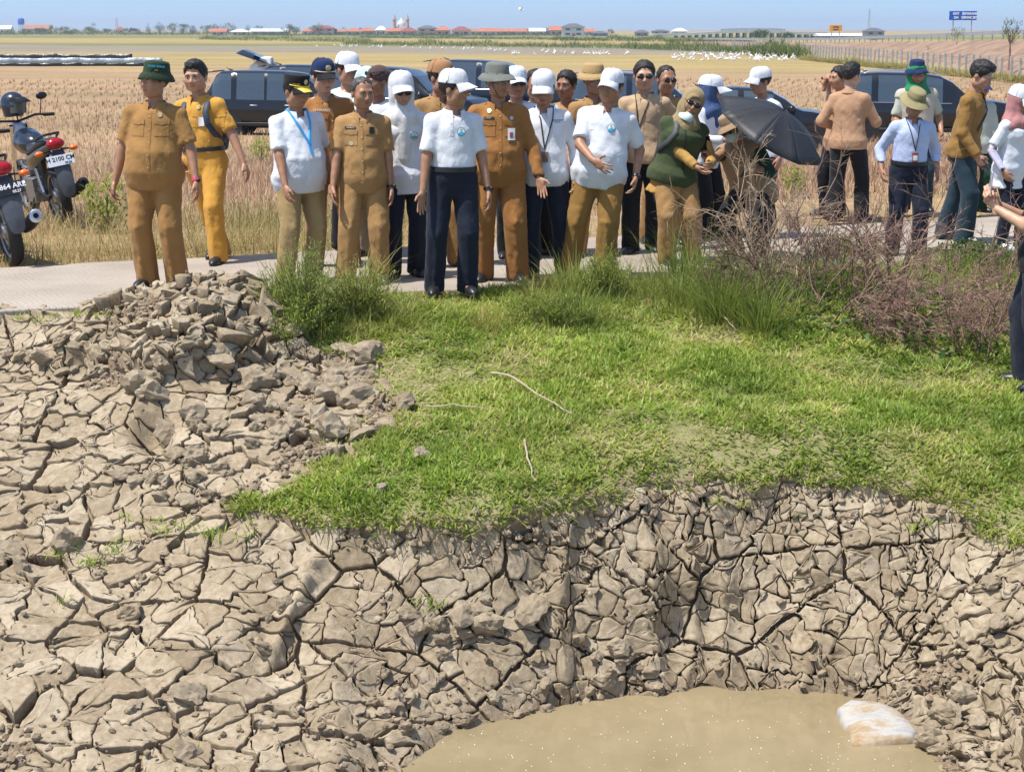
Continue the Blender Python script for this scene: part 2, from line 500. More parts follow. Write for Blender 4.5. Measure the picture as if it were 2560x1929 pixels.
def bowl(px, py, rx, ry, depth):
    return depth * np.exp(-(((px_all - px) / rx) ** 2 + ((py_all - py) / ry) ** 2) ** 1.6)
h = h - bowl(380, 1080, 48, 55, 0.14) + bowl(250, 850, 90, 40, 0.05) + bowl(560, 745, 120, 45, 0.06)
seam = np.exp(-((px_all - (790 - (py_all - 1400) * 0.42)) / 20) ** 2) * smooth01(1370, 1420, py_all) * (1 - smooth01(1640, 1700, py_all))
h = h + 0.085 * seam + bowl(2230, 1690, 105, 120, 0.06) - bowl(2230, 1700, 78, 95, 0.06) + bowl(2050, 1400, 60, 60, .04) + bowl(1660, 1420, 70, 90, .06) + bowl(1520, 1640, 50, 70, .05)
fade = (1 - smooth01(0.15, 0.8, gsoft)) * (1 - smooth01(0, 0.3, GY - 12.9 - 0.2 * GX))
bil = np.abs(fbm(GX * 8, LEN * 8, 161, 4, 0.6))
h_rough = h + 0.10 * bil + 0.022 * fbm(GX * 26, LEN * 26, 171, 3) - 0.035
h_floor = np.where(roughm > 0.0, h - 0.062 + (h_rough - h + 0.062) * smooth01(0.35, 0.8, roughm), h - 0.062)
def pos(hh): return np.stack([GX + NX * hh * fade, GY + NY * hh * fade, BZ2 + NZ * hh * fade], -1)
VV = pos(np.where(roughm > 0.5, h_rough, h))
nxv, nyv = GX.shape
road_near = lambda x: 12.08 + (x + 3.6) * 0.315                        # y of the road's near edge
# floor of the cracks and the crumbly ground: one relief
stp = 3
idx = np.arange(nxv * nyv).reshape(nxv, nyv)[::stp, ::stp]
Q = np.stack([idx[:-1, :-1], idx[1:, :-1], idx[1:, 1:], idx[:-1, 1:]], -1).reshape(-1, 4)
gs = gsoft.ravel()
keep = (gs[Q].min(1) < 0.97) & (GY.ravel()[Q[:, 0]] < road_near(GX.ravel()[Q[:, 0]]) + 0.35) & (BZ2.ravel()[Q[:, 0]] > WATER_Z - 0.28)
u, invv = np.unique(Q[keep], return_inverse=True)
mud = link('mud_bank', np_mesh('mud_bank', pos(h_floor).reshape(-1, 3)[u], invv.reshape(-1, 4), [MUD], True, {'tone': np.full(len(u), .45), 'rough': np.clip(.55 + .45 * roughm.ravel()[u], 0, 1)}))
tag(mud, kind='structure')
# ---- plates: shrinkage cracks by repeated splitting of large lumps (T-junctions, wide first cracks, hairlines last)
LMIN, LMAX = 0.0, float(LEN.max())
NL = 1600
lgrid = np.linspace(0, LMAX, NL)
YINV = np.stack([np.interp(lgrid, LEN[i], gy) for i in range(0, nxv, 4)])
def gsamp(arr, x, y):
    u_ = np.clip((x - X0) / dx, 0, nxv - 1.001); v_ = np.clip((y - gy[0]) / dy, 0, nyv - 1.001)
    i, j = u_.astype(int), v_.astype(int); a, b_ = u_ - i, v_ - j
    return arr[i, j] * (1 - a) * (1 - b_) + arr[i + 1, j] * a * (1 - b_) + arr[i, j + 1] * (1 - a) * b_ + arr[i + 1, j + 1] * a * b_
def y_of(x, l):
    i = np.clip(np.round((x - X0) / dx / 4).astype(int), 0, len(YINV) - 1); v_ = np.clip(l / LMAX * (NL - 1), 0, NL - 1.001); j = v_.astype(int); f = v_ - j
    return YINV[i, j] * (1 - f) + YINV[i, j + 1] * f
pr = np.random.default_rng(404)
BIG = 0.62
seeds = {}
for i in range(int((X1 - X0) / BIG) + 3):
    for j in range(int(LMAX / BIG) + 3):
        seeds[i, j] = (X0 + (i - .5 + pr.uniform(-.42, .42)) * BIG, (j - .5 + pr.uniform(-.42, .42)) * BIG)
def clip(poly, m, n_):
    out = []
    for k in range(len(poly)):
        p, q = poly[k], poly[(k + 1) % len(poly)]
        dp, dq = (p[0] - m[0]) * n_[0] + (p[1] - m[1]) * n_[1], (q[0] - m[0]) * n_[0] + (q[1] - m[1]) * n_[1]
        if dp <= 0: out.append(p)
        if (dp < 0 < dq) or (dq < 0 < dp):
            t = dp / (dp - dq); out.append((p[0] + (q[0] - p[0]) * t, p[1] + (q[1] - p[1]) * t))
    return out
def area_c(P):
    x_, y_ = P[:, 0], P[:, 1]; x2, y2 = np.roll(x_, -1), np.roll(y_, -1); c = x_ * y2 - x2 * y_
    A = c.sum() / 2
    return A, np.array([((x_ + x2) * c).sum(), ((y_ + y2) * c).sum()]) / (6 * A + 1e-12)
def densify(P, w, sp=.017):
    o, ow = [], []
    for k in range(len(P)):
        q = P[(k + 1) % len(P)]; n_ = max(1, int(np.linalg.norm(q - P[k]) / sp))
        for t in range(n_): o.append(P[k] + (q - P[k]) * t / n_); ow.append(w[k])
    return np.array(o), np.array(ow)
plates = []
def split(P, w, lvl):
    A, c = area_c(P)
    if A < 0: P, w = P[::-1], np.roll(w[::-1], -1); A = -A
    yy_ = float(y_of(np.array([c[0]]), np.array([c[1]]))[0]); xx = np.array([c[0]]); ya = np.array([yy_])
    if gsamp(gsoft, xx, ya)[0] > .80 or yy_ > road_near(c[0]) + .3 or gsamp(BZ2, xx, ya)[0] < WATER_Z - .2: 
        if A < .12: return
    pxl, pyl = gsamp(px_all, xx, ya)[0], gsamp(py_all, xx, ya)[0]
    s_ = .155 + .10 * float(vnoise(xx * 1.3, np.array([c[1] * 1.3]), 91)[0])
    s_ *= 1.12 if (pxl < 800 and pyl > 1400) else (.80 if pxl > 1350 and pyl > 1230 else 1.0)
    if pyl < 1000: s_ *= .85
    if 1180 < pyl < 1330 and pxl > 1500: s_ *= .62
    if A < s_ * s_ * pr.uniform(.55, 1.9) or lvl > 7:
        plates.append((P, w, lvl, c, A)); return
    d = P - c; cov = d.T @ d; ev, evec = np.linalg.eigh(cov); ax_ = evec[:, 1]
    ang = math.atan2(ax_[1], ax_[0]) + pr.normal(0, .30)
    if pxl > 900 and pyl > 1260 and pr.random() < .55: d2 = d * np.array([1.7, 1.0]); ev, evec = np.linalg.eigh(d2.T @ d2); ax_ = evec[:, 1]; ang = math.atan2(ax_[1], ax_[0]) + pr.normal(0, .15)
    n_ = np.array([math.cos(ang), math.sin(ang)])
    m_ = c + d.mean(0) + n_ * pr.normal(0, .10) * math.sqrt(A)
    sd = (P - m_) @ n_; cr_ = np.flatnonzero((sd > 0) != (np.roll(sd, -1) > 0))
    if len(cr_) != 2: plates.append((P, w, lvl, c, A)); return
    i, j = cr_
    def cut(k):
        t = sd[k] / (sd[k] - sd[(k + 1) % len(P)]); return P[k] + (P[(k + 1) % len(P)] - P[k]) * t
    a, b_ = cut(i), cut(j); wn_ = max(.0024, .0185 * .70 ** lvl * pr.uniform(.45, 1.5))
    nn_ = max(2, int(np.linalg.norm(b_ - a) / .03)); path = [a + (b_ - a) * k / nn_ for k in range(nn_ + 1)]
    perp = np.array([-(b_ - a)[1], (b_ - a)[0]]); bow = pr.normal(0, .09); wob = pr.normal(0, .022, nn_ + 1)
    path = [p + perp * (bow * 4 * (k / nn_) * (1 - k / nn_) + (wob[k] if 0 < k < nn_ else 0)) for k, p in enumerate(path)]
    P1 = np.array(list(P[i + 1:j + 1]) + path[::-1]); w1 = np.array(list(w[i + 1:j + 1]) + [wn_] * len(path))
    P2 = np.array(list(P[j + 1:]) + list(P[:i + 1]) + path); w2 = np.array(list(w[j + 1:]) + list(w[:i + 1]) + [wn_] * len(path))
    w1[-1] = w[i]; w2[-1] = w[j]
    split(P1, w1, lvl + 1); split(P2, w2, lvl + 1)
for (i, j), sd_ in seeds.items():
    poly = [(sd_[0] - 1, sd_[1] - 1), (sd_[0] + 1, sd_[1] - 1), (sd_[0] + 1, sd_[1] + 1), (sd_[0] - 1, sd_[1] + 1)]
    for di in (-2, -1, 0, 1, 2):
        for dj in (-2, -1, 0, 1, 2):
            q = seeds.get((i + di, j + dj))
            if q is None or (di == 0 and dj == 0): continue
            poly = clip(poly, ((sd_[0] + q[0]) / 2, (sd_[1] + q[1]) / 2), (q[0] - sd_[0], q[1] - sd_[1]))
    if len(poly) > 2:
        P, w = densify(np.array(poly), np.full(len(poly), .026), .04); split(P, w, 1)
# tessellate
PX, PL, PH, PTn, PR, FQ, PID = [], [], [], [], [], [], []
off = 0; pid = 0; info_p = []
for P, w, lvl, c, A in plates:
    yy_ = float(y_of(np.array([c[0]]), np.array([c[1]]))[0]); xx = np.array([c[0]]); ya = np.array([yy_])
    if gsamp(gsoft, xx, ya)[0] > .72 or yy_ > road_near(c[0]) + .25 or gsamp(BZ2, xx, ya)[0] < WATER_Z - .2: continue
    if gsamp(roughm, xx, ya)[0] > .55 + .3 * pr.random(): continue
    mdn = gsamp(mound, xx, ya)[0]; wl_ = gsamp(wall, xx, ya)[0]
    if not (-220 < gsamp(px_all, xx, ya)[0] < 3050 and gsamp(py_all, xx, ya)[0] < 2080): continue
    P, w = densify(P, w, .019 if A > .006 else .022)
    if len(P) % 2: P, w = P[:-1], w[:-1]
    n_ = len(P)
    if n_ < 8: continue
    # warp, so edges are ragged yet neighbours still fit
    wpx = .055 * fbm(P[:, 0] * 2.6, P[:, 1] * 2.6, 21, 2) + .016 * fbm(P[:, 0] * 13, P[:, 1] * 13, 29, 2) + .006 * fbm(P[:, 0] * 45, P[:, 1] * 45, 31, 2)
    wpl = .055 * fbm(P[:, 0] * 2.6, P[:, 1] * 2.6, 25, 2) + .016 * fbm(P[:, 0] * 13, P[:, 1] * 13, 33, 2) + .006 * fbm(P[:, 0] * 45, P[:, 1] * 45, 35, 2)
    B = P + np.stack([wpx, wpl], 1)
    tg = np.roll(B, -1, 0) - np.roll(B, 1, 0); tg /= np.linalg.norm(tg, axis=1)[:, None] + 1e-9
    inn = np.stack([-tg[:, 1], tg[:, 0]], 1)
    ws = (w + np.roll(w, 1) + np.roll(w, -1)) / 3
    ws = ws * (1.12 - .34 * wl_)
    B = B + inn * (ws / 2 * (.75 + .9 * np.clip(vnoise(B[:, 0] * 11, B[:, 1] * 11, 61) + .5, 0, 1)))[:, None]
    cc = B.mean(0); rm = math.sqrt(max(A, 1e-5) / PI)
    o_h = pr.normal(0, .010 + .030 * mdn - .004 * wl_); tx, tl = pr.normal(0, .075 + .14 * mdn - .03 * wl_, 2); curl = max(0, pr.normal(.005, .005)) * (1 - .6 * wl_); tn = float(np.clip(pr.normal(.5, .24), 0, 1)); chip = .004
    fr = [1.0, max(.5, 1 - .004 / rm), max(.4, 1 - .018 / rm), .70, .38] if rm > .055 else [1.0, max(.5, 1 - .004 / rm), .55]
    bot = cc + (B - cc) * (1 - .003 / rm)
    rings = [bot] + [cc + (B - cc) * f for f in fr]
    for k, rg in enumerate(rings):
        PX.append(rg[:, 0]); PL.append(rg[:, 1])
        rel = rg - cc
        e_ = np.linalg.norm(rel, axis=1) / (rm + 1e-6)
        hh = o_h + tx * rel[:, 0] + tl * rel[:, 1] + curl * np.clip(e_, 0, 1.15) ** 3
        if k == 0: hh = np.full(n_, -.075) + o_h
        if k == 1: hh = hh - .0045 - .005 * np.abs(vnoise(rg[:, 0] * 60, rg[:, 1] * 60, 67))
        PH.append(hh); PTn.append(np.full(n_, tn)); PR.append(np.full(n_, .75 if k == 0 else (.15 if k == 1 else 0.0)))
    K = len(rings); j = np.arange(n_); j2 = (j + 1) % n_
    for k in range(K - 1): FQ.append(np.stack([off + k * n_ + j, off + k * n_ + j2, off + (k + 1) * n_ + j2, off + (k + 1) * n_ + j], 1)); PID.append(np.full(n_, pid))
    q = np.arange(n_ // 2 - 1); b0 = off + (K - 1) * n_
    FQ.append(np.stack([b0 + q, b0 + q + 1, b0 + n_ - 2 - q, b0 + n_ - 1 - q], 1)); PID.append(np.full(len(q), pid))
    off += K * n_; info_p.append((A, gsamp(px_all, xx, ya)[0], gsamp(py_all, xx, ya)[0])); pid += 1
PX, PL, PH, PTn, PR = (np.concatenate(a) for a in (PX, PL, PH, PTn, PR)); FQ = np.concatenate(FQ); PID = np.concatenate(PID)
PY = y_of(PX, PL); fd = gsamp(fade, PX, PY)
hp_ = (gsamp(h, PX, PY) + PH + .0035 * fbm(PX * 34, PL * 34, 151, 3)) * np.clip(fd * 1.6, 0, 1)
Vf = np.stack([PX + gsamp(NX, PX, PY) * hp_, PY + gsamp(NY, PX, PY) * hp_, gsamp(BZ2, PX, PY) + gsamp(NZ, PX, PY) * hp_], 1)
PR = np.clip(PR + .6 * (1 - smooth01(.01, .11, Vf[:, 2] - WATER_Z)), 0, 1)      # damp margin at the waterline
info_p = np.array(info_p); vis = (info_p[:, 1] > -40) & (info_p[:, 1] < 2600) & (info_p[:, 2] < 1960)
order = np.argsort(-(info_p[:, 0] * vis)); top = np.zeros(pid, bool); top[order[:295]] = True
def sub_mesh(name, F):
    u_, iv = np.unique(F, return_inverse=True)
    return np_mesh(name, Vf[u_], iv.reshape(-1, 4), [MUD], True, {'tone': PTn[u_], 'rough': PR[u_]})
tf_ = top[PID]
sm_ = link('small_clay_plates', sub_mesh('small_clay_plates', FQ[~tf_]), mud); sm_['kind'] = 'stuff'
srt = np.argsort(PID[tf_], kind='stable'); Fs_, Ps_ = FQ[tf_][srt], PID[tf_][srt]
for blk in np.split(Fs_, np.flatnonzero(np.diff(Ps_)) + 1): link('clay_plate', sub_mesh('clay_plate', blk), mud)
print('PLATES', pid, 'quads', len(FQ), 'floor', int(keep.sum()))
# coarse ground under the turf
tgx, tgy = np.arange(-7, 8, 0.045), np.arange(7.3, 17.2, 0.045)
TX, TY = np.meshgrid(tgx, tgy, indexing='ij')
TZ = base_z(TX, TY)
TM = blur(grass_mask(TX, TY, TZ).astype(float), 1).ravel()
ti = np.arange(TX.size).reshape(TX.shape)
Qc = np.stack([ti[:-1, :-1], ti[1:, :-1], ti[1:, 1:], ti[:-1, 1:]], -1).reshape(-1, 4)
lat = TX.ravel()[Qc[:, 0]]
okc = ((TM[Qc].min(1) > 0.5) | (lat < -4.2) | (lat > 4.5)) & (TY.ravel()[Qc[:, 0]] < road_near(lat) + 0.4)
u, invv = np.unique(Qc[okc], return_inverse=True)
Vt = np.stack([TX, TY, TZ - 0.006 + 0.02 * fbm(TX * 4, TY * 4, 201, 3) - 0.05 * smooth01(0.05, 0.4, TY - 12.0 - 0.315 * (TX + 3.6))], -1).reshape(-1, 3)[u]
bank = tag(link('bank_ground', np_mesh('bank_ground', Vt, invv.reshape(-1, 4), [TURF])), kind='structure')
# quick lookup of the finished surface height on the bank
def surf(x, y):
    i = int(np.clip(round((x - X0) / dx), 0, nxv - 1)); j = int(np.clip(round((y - 7.25) / dy), 0, nyv - 1))
    return Vector(VV[i, j])
def surf_px(px, py):
    """surface point that the photograph shows at a pixel (march along its ray)"""
    d = ray(px, py)
    for k in range(900):
        t = 6.5 + k * 0.01
        p = Vector((0, 0, CAM_H)) + d * t
        if p.z < base_z(p.x, p.y): return Vector((p.x, p.y, float(base_z(p.x, p.y))))
    return PT(px, py, 0)

# ------------------------------------------------------------------ clods lying on the mud
def ico(sub=2):
    t = (1 + 5 ** 0.5) / 2
    V = [Vector(p).normalized() for p in [(-1, t, 0), (1, t, 0), (-1, -t, 0), (1, -t, 0), (0, -1, t), (0, 1, t), (0, -1, -t), (0, 1, -t), (t, 0, -1), (t, 0, 1), (-t, 0, -1), (-t, 0, 1)]]
    F = [(0, 11, 5), (0, 5, 1), (0, 1, 7), (0, 7, 10), (0, 10, 11), (1, 5, 9), (5, 11, 4), (11, 10, 2), (10, 7, 6), (7, 1, 8), (3, 9, 4), (3, 4, 2), (3, 2, 6), (3, 6, 8), (3, 8, 9), (4, 9, 5), (2, 4, 11), (6, 2, 10), (8, 6, 7), (9, 8, 1)]
    for _ in range(sub):
        mid = {}; nf = []
        def m(a, b):
            k = (min(a, b), max(a, b))
            if k not in mid:
                mid[k] = len(V); V.append(((V[a] + V[b]) / 2).normalized())
            return mid[k]
        for a, b, c in F:
            x, y, z = m(a, b), m(b, c), m(c, a)
            nf += [(a, x, z), (b, y, x), (c, z, y), (x, y, z)]
        F = nf
    return np.array([tuple(v) for v in V]), np.array(F)
IV, IF = ico(2)
def clod_mesh(seed, name='clod', mats=(MUD,), sq=(1, 1, 1), facet=0.5):
    r = np.random.default_rng(seed)
    d = np.ones(len(IV))
    for _ in range(16):                                  # chop by random planes: an angular lump
        n = r.normal(size=3); n /= np.linalg.norm(n); c = r.uniform(0.5, 0.82)
        dp = IV @ n
        d = np.where(dp > 0.05, np.minimum(d, c / np.maximum(dp, 0.05)), d)
    d = d * (1.15 + 0.34 * fbm(IV[:, 0] * 2.2 + seed * 3.1 + 40, IV[:, 1] * 2.2 + IV[:, 2] * 1.7 + 40, seed, 4, 0.75))
    V = IV * d[:, None] * np.array(sq)
    return np_mesh(name, V, IF, mats, False, {'tone': np.full(len(V), r.uniform(0.45, 1)), 'rough': np.clip(0.12 + 1.2 * fbm(IV[:, 0] * 2 + seed, IV[:, 1] * 2 + IV[:, 2], seed + 9, 2), 0, 1)})
clods = [clod_mesh(500 + k, sq=(1, 0.85 + 0.2 * (k % 3), 0.6 + 0.12 * (k % 4))) for k in range(12)]
cr = np.random.default_rng(77)
def put_clod(px, py, r, sink=0.35):
    p = surf_px(px, py); q = surf(p.x, p.y)
    k = int(cr.integers(0, 12))
    o = link('clod', clods[k], mud, (q.x, q.y, q.z + r * (0.55 - sink)), tuple(cr.uniform(-0.5, 0.5, 2)) + (cr.uniform(0, 6.28),))
    o.scale = (r, r * cr.uniform(0.8, 1.2), r * cr.uniform(0.75, 1.15))
# clusters the photograph shows: (px, py, spread x, spread y, how many, radius)
for px, py, sxp, syp, n, rr in [(800, 960, 130, 80, 16, .09), (700, 1080, 120, 70, 12, .07), (480, 1080, 90, 60, 7, .085), (330, 960, 60, 40, 4, .10), (820, 1060, 70, 50, 7, .09), (600, 840, 130, 60, 8, .09),
                                (300, 900, 140, 40, 9, .06), (100, 900, 110, 30, 7, .07), (860, 920, 60, 60, 6, .10), (380, 1200, 120, 50, 8, .07), (560, 1200, 90, 40, 7, .07), (60, 1370, 60, 30, 3, .10),
                                (1170, 1500, 160, 60, 8, .07), (1020, 1720, 160, 100, 14, .06), (1290, 1780, 170, 80, 12, .06), (1520, 1700, 90, 60, 8, .07), (1480, 1640, 60, 80, 6, .05),
                                (1880, 1590, 250, 120, 8, .03), (2380, 1830, 80, 70, 12, .06), (2480, 1600, 60, 100, 6, .06), (2060, 1290, 300, 30, 14, .03), (1650, 1290, 160, 30, 9, .035),
                                (260, 1450, 220, 60, 8, .03), (420, 1780, 330, 120, 10, .03), (620, 1570, 200, 80, 5, .035), (80, 1700, 80, 100, 5, .045)]:
    for _ in range(n):
        put_clod(px + cr.normal() * sxp * 0.6, py + cr.normal() * syp * 0.6, rr * cr.uniform(0.45, 1.25))
for px, py, r in [(330, 955, .14), (380, 985, .12), (325, 1532, .085), (480, 1730, .09), (660, 1640, .07), (710, 1540, .07), (470, 1870, .08), (640, 960, .12), (905, 880, .10), (890, 1000, .12), (560, 900, .09), (1330, 1490, .09), (1220, 1520, .11), (1160, 1500, .10)]:
    put_clod(px, py, r, 0.3)

# crumbs: countless small lumps over the crumbly ground and along the foot of the wall
CV, CF = ico(0); kr = np.random.default_rng(31)
prob = (np.clip(roughm * 1.0 + .006 + .10 * (1 - smooth01(.05, .35, BZ2 - WATER_Z)) + .9 * (gsoft > .12) * (gsoft < .62) * np.maximum(lipw, .5 * lip2), 0, 1) * (gsoft < .62) * (BZ2 > WATER_Z - .05) * (GY < road_near(GX) + .1))
cand_i = kr.integers(0, prob.size, 90000); cand_i = cand_i[kr.random(90000) < prob.ravel()[cand_i]][:6000]
cv_, cf_, ct_, crr = [], [], [], []
for q, ii_ in enumerate(cand_i):
    p = VV.reshape(-1, 3)[ii_]; r_ = .007 + .024 * kr.random() ** 2.6
    d_ = 1 + .5 * (kr.random(len(CV)) - .5); n_ = kr.normal(size=3); n_ /= np.linalg.norm(n_); dp = CV @ n_; d_ = np.where(dp > .2, np.minimum(d_, .45 / np.maximum(dp, .2)), d_)
    cv_.append(CV * (d_ * r_)[:, None] * np.array([1, 1, .8]) + p + np.array([0, 0, r_ * .3])); cf_.append(CF + q * len(CV)); ct_.append(np.full(len(CV), kr.uniform(.2, 1))); crr.append(np.full(len(CV), kr.uniform(0, .75)))
cb = link('clay_crumbs', np_mesh('clay_crumbs', np.concatenate(cv_), np.concatenate(cf_), [MUD], False, {'tone': np.concatenate(ct_), 'rough': np.concatenate(crr)}), mud); cb['kind'] = 'stuff'
print('CRUMBS', len(cand_i))
# ------------------------------------------------------------------ water of the ditch
def water_material():
    m, nt, b = nodes_of('muddy_water')
    n = noise_node(nt, 1.6, 4)
    r = ramp(nt, n.outputs[0], [(0.3, (0.235, 0.185, 0.105)), (0.7, (0.30, 0.24, 0.14))])
    nt.links.new(r.outputs[0], b.inputs['Base Color'])
    b.inputs['Roughness'].default_value = 0.06
    b.inputs['IOR'].default_value = 1.33
    n2 = noise_node(nt, 14, 3)
    bump(nt, b, n2.outputs[0], 0.10, 0.01)
    return m
w = MB()
nw = 40
w.add([(-9 + 18 * i / nw, -2 + 13.5 * j / nw, WATER_Z) for j in range(nw + 1) for i in range(nw + 1)],
      [(j * (nw + 1) + i, j * (nw + 1) + i + 1, (j + 1) * (nw + 1) + i + 1, (j + 1) * (nw + 1) + i) for j in range(nw) for i in range(nw)])
tag(w.build('ditch_water', water_material()), kind='structure')
# froth specks drifting on the water
bb = MB(); br = np.random.default_rng(5)
for k in range(170):
    px, py = br.uniform(1100, 2280), 1929 - abs(br.normal()) * 95
    p = PT(px, py, WATER_Z)
    r = br.uniform(0.0012, 0.0036)
    bb.lathe([(r, 0.0005), (r * 0.9, r * 0.7), (r * 0.4, r * 1.1)], (p.x, p.y, WATER_Z), 6, cap=True)
tag(bb.build('water_froth', mat('froth_white', (0.85, 0.85, 0.8), 0.25, 0.05)), 'tiny white froth specks drifting on the muddy water', 'froth', kind='stuff')
# the pale slab that rises from the water
m, nt, b = nodes_of('pale_stone')
n = noise_node(nt, 2.6, 6, 0.7, stretch=(1, 2.4, 1))
r = ramp(nt, n.outputs[0], [(0.36, (0.30, 0.18, 0.075)), (0.45, (0.37, 0.30, 0.21)), (0.52, (0.43, 0.415, 0.385)), (0.66, (0.29, 0.295, 0.30))])
nt.links.new(r.outputs[0], b.inputs['Base Color']); b.inputs['Roughness'].default_value = 0.7
n2 = noise_node(nt, 18, 6, 0.7); bump(nt, b, n2.outputs[0], 0.4, 0.02)
PALE = m
outline = [(2090, 1790), (2120, 1774), (2200, 1772), (2242, 1790), (2272, 1818), (2296, 1856), (2280, 1868), (2200, 1872), (2130, 1874), (2122, 1848), (2100, 1815)]
o3 = [PT(a, b_, WATER_Z - 0.02) for a, b_ in outline]
c3 = sum(o3, Vector()) / len(o3)
st = MB(); rings = []
for f, z in ((1.04, -0.25), (1.0, 0.015), (0.975, 0.04), (0.90, 0.060), (0.66, 0.078), (0.3, 0.088), (0.02, 0.09)):
    rings.append([Vector((c3.x + (p.x - c3.x) * f, c3.y + (p.y - c3.y) * f, WATER_Z - 0.02 + z + (0.010 * math.sin(9 * p.x + 7 * p.y + f * 5) + 0.004 * math.sin(31 * p.x * f)) * (0.2 < f < 0.99))) for p in o3])
st.loft(rings, True)
tag(st.build('flat_stone', PALE, sharp=80), 'pale flat stone with rusty stains lying half sunk in the muddy water', 'stone')
# ------------------------------------------------------------------ road, verge and the fields to the horizon
FIELD_Z = -1.0
road_far = lambda x: 14.35 + (x + 4.2) * 0.42
def ground_z(x, y):
    """verge at road level, falling gently to the level of the paddy field"""
    d = np.maximum(0, y - (14.35 + (np.asarray(x) + 4.2) * 0.42))
    return -0.05 - 0.95 * smooth01(1.5, 30.0, d)
m, nt, b = nodes_of('concrete_road')
tc = N(nt, 'ShaderNodeTexCoord')
n = noise_node(nt, 1.1, 5, 0.6)
r = ramp(nt, n.outputs[0], [(0.3, (0.32, 0.27, 0.22)), (0.55, (0.40, 0.345, 0.285)), (0.75, (0.45, 0.395, 0.335))])
nf = noise_node(nt, 45, 5, 0.7)
rf2 = ramp(nt, nf.outputs[0], [(0.35, (0.78, 0.78, 0.78)), (0.6, (1, 1, 1))])
nt.links.new(mixc(nt, 0.6, r.outputs[0], rf2.outputs[0], 'MULTIPLY'), b.inputs['Base Color'])
b.inputs['Roughness'].default_value = 0.9; b.inputs['Specular IOR Level'].default_value = 0.2
wr = noise_node(nt, 2.5, 3)
mx = N(nt, 'ShaderNodeVectorMath', operation='MULTIPLY_ADD'); mx.inputs[1].default_value = (0.10, 0.10, 0.10)
nt.links.new(wr.outputs[1], mx.inputs[0]); nt.links.new(tc.outputs['Object'], mx.inputs[2])
mp = N(nt, 'ShaderNodeMapping'); mp.inputs['Rotation'].default_value = (0, 0, R(-32))
nt.links.new(mx.outputs[0], mp.inputs[0])
wv = N(nt, 'ShaderNodeTexWave', wave_type='BANDS', bands_direction='X'); wv.inputs['Scale'].default_value = 7.0; wv.inputs['Distortion'].default_value = 1.2; wv.inputs['Detail'].default_value = 2
nt.links.new(mp.outputs[0], wv.inputs[0])
rw = ramp(nt, wv.outputs[0], [(0.0, (0, 0, 0)), (0.16, (1, 1, 1))])
p = bump(nt, b, rw.outputs[0], 0.55, 0.01)
bump(nt, b, nf.outputs[0], 0.35, 0.006, p)
CONC = m
# concrete slabs with narrow joints
xs_ = [-9.2, -4.9, 0.35, 4.6, 9.5, 15.0]
rd = tag(MB().prism([(-9.3, road_near(-9.3) - 0.0, -0.16), (15.2, road_near(15.2), -0.16), (15.2, road_far(15.2), -0.16), (-9.3, road_far(-9.3), -0.16)], (0, 0, 0.10)).build('road', CONC), kind='structure')
for a, c in zip(xs_[:-1], xs_[1:]):
    a2, c2 = a + 0.006, c - 0.006
    sk = 0.45                                                     # joints run square to the road
    nn = 14; V = []; 
    def edge(x0, x1, f, off):
        out = []
        for k in range(nn + 1):
            x = x0 + (x1 - x0) * k / nn
            out.append((x, f(x) + off + 0.025 * math.sin(x * 5.1) + 0.02 * math.sin(x * 13.7), 0))
        return out
    near = edge(a2, c2, road_near, 0); far = edge(c2 - 0.9, a2 - 0.9, road_far, 0)
    sl = MB().prism([(q[0], q[1], -0.11) for q in near + far], (0, 0, 0.11))
    sl.build('slab', CONC, rd, bevel=0.012)

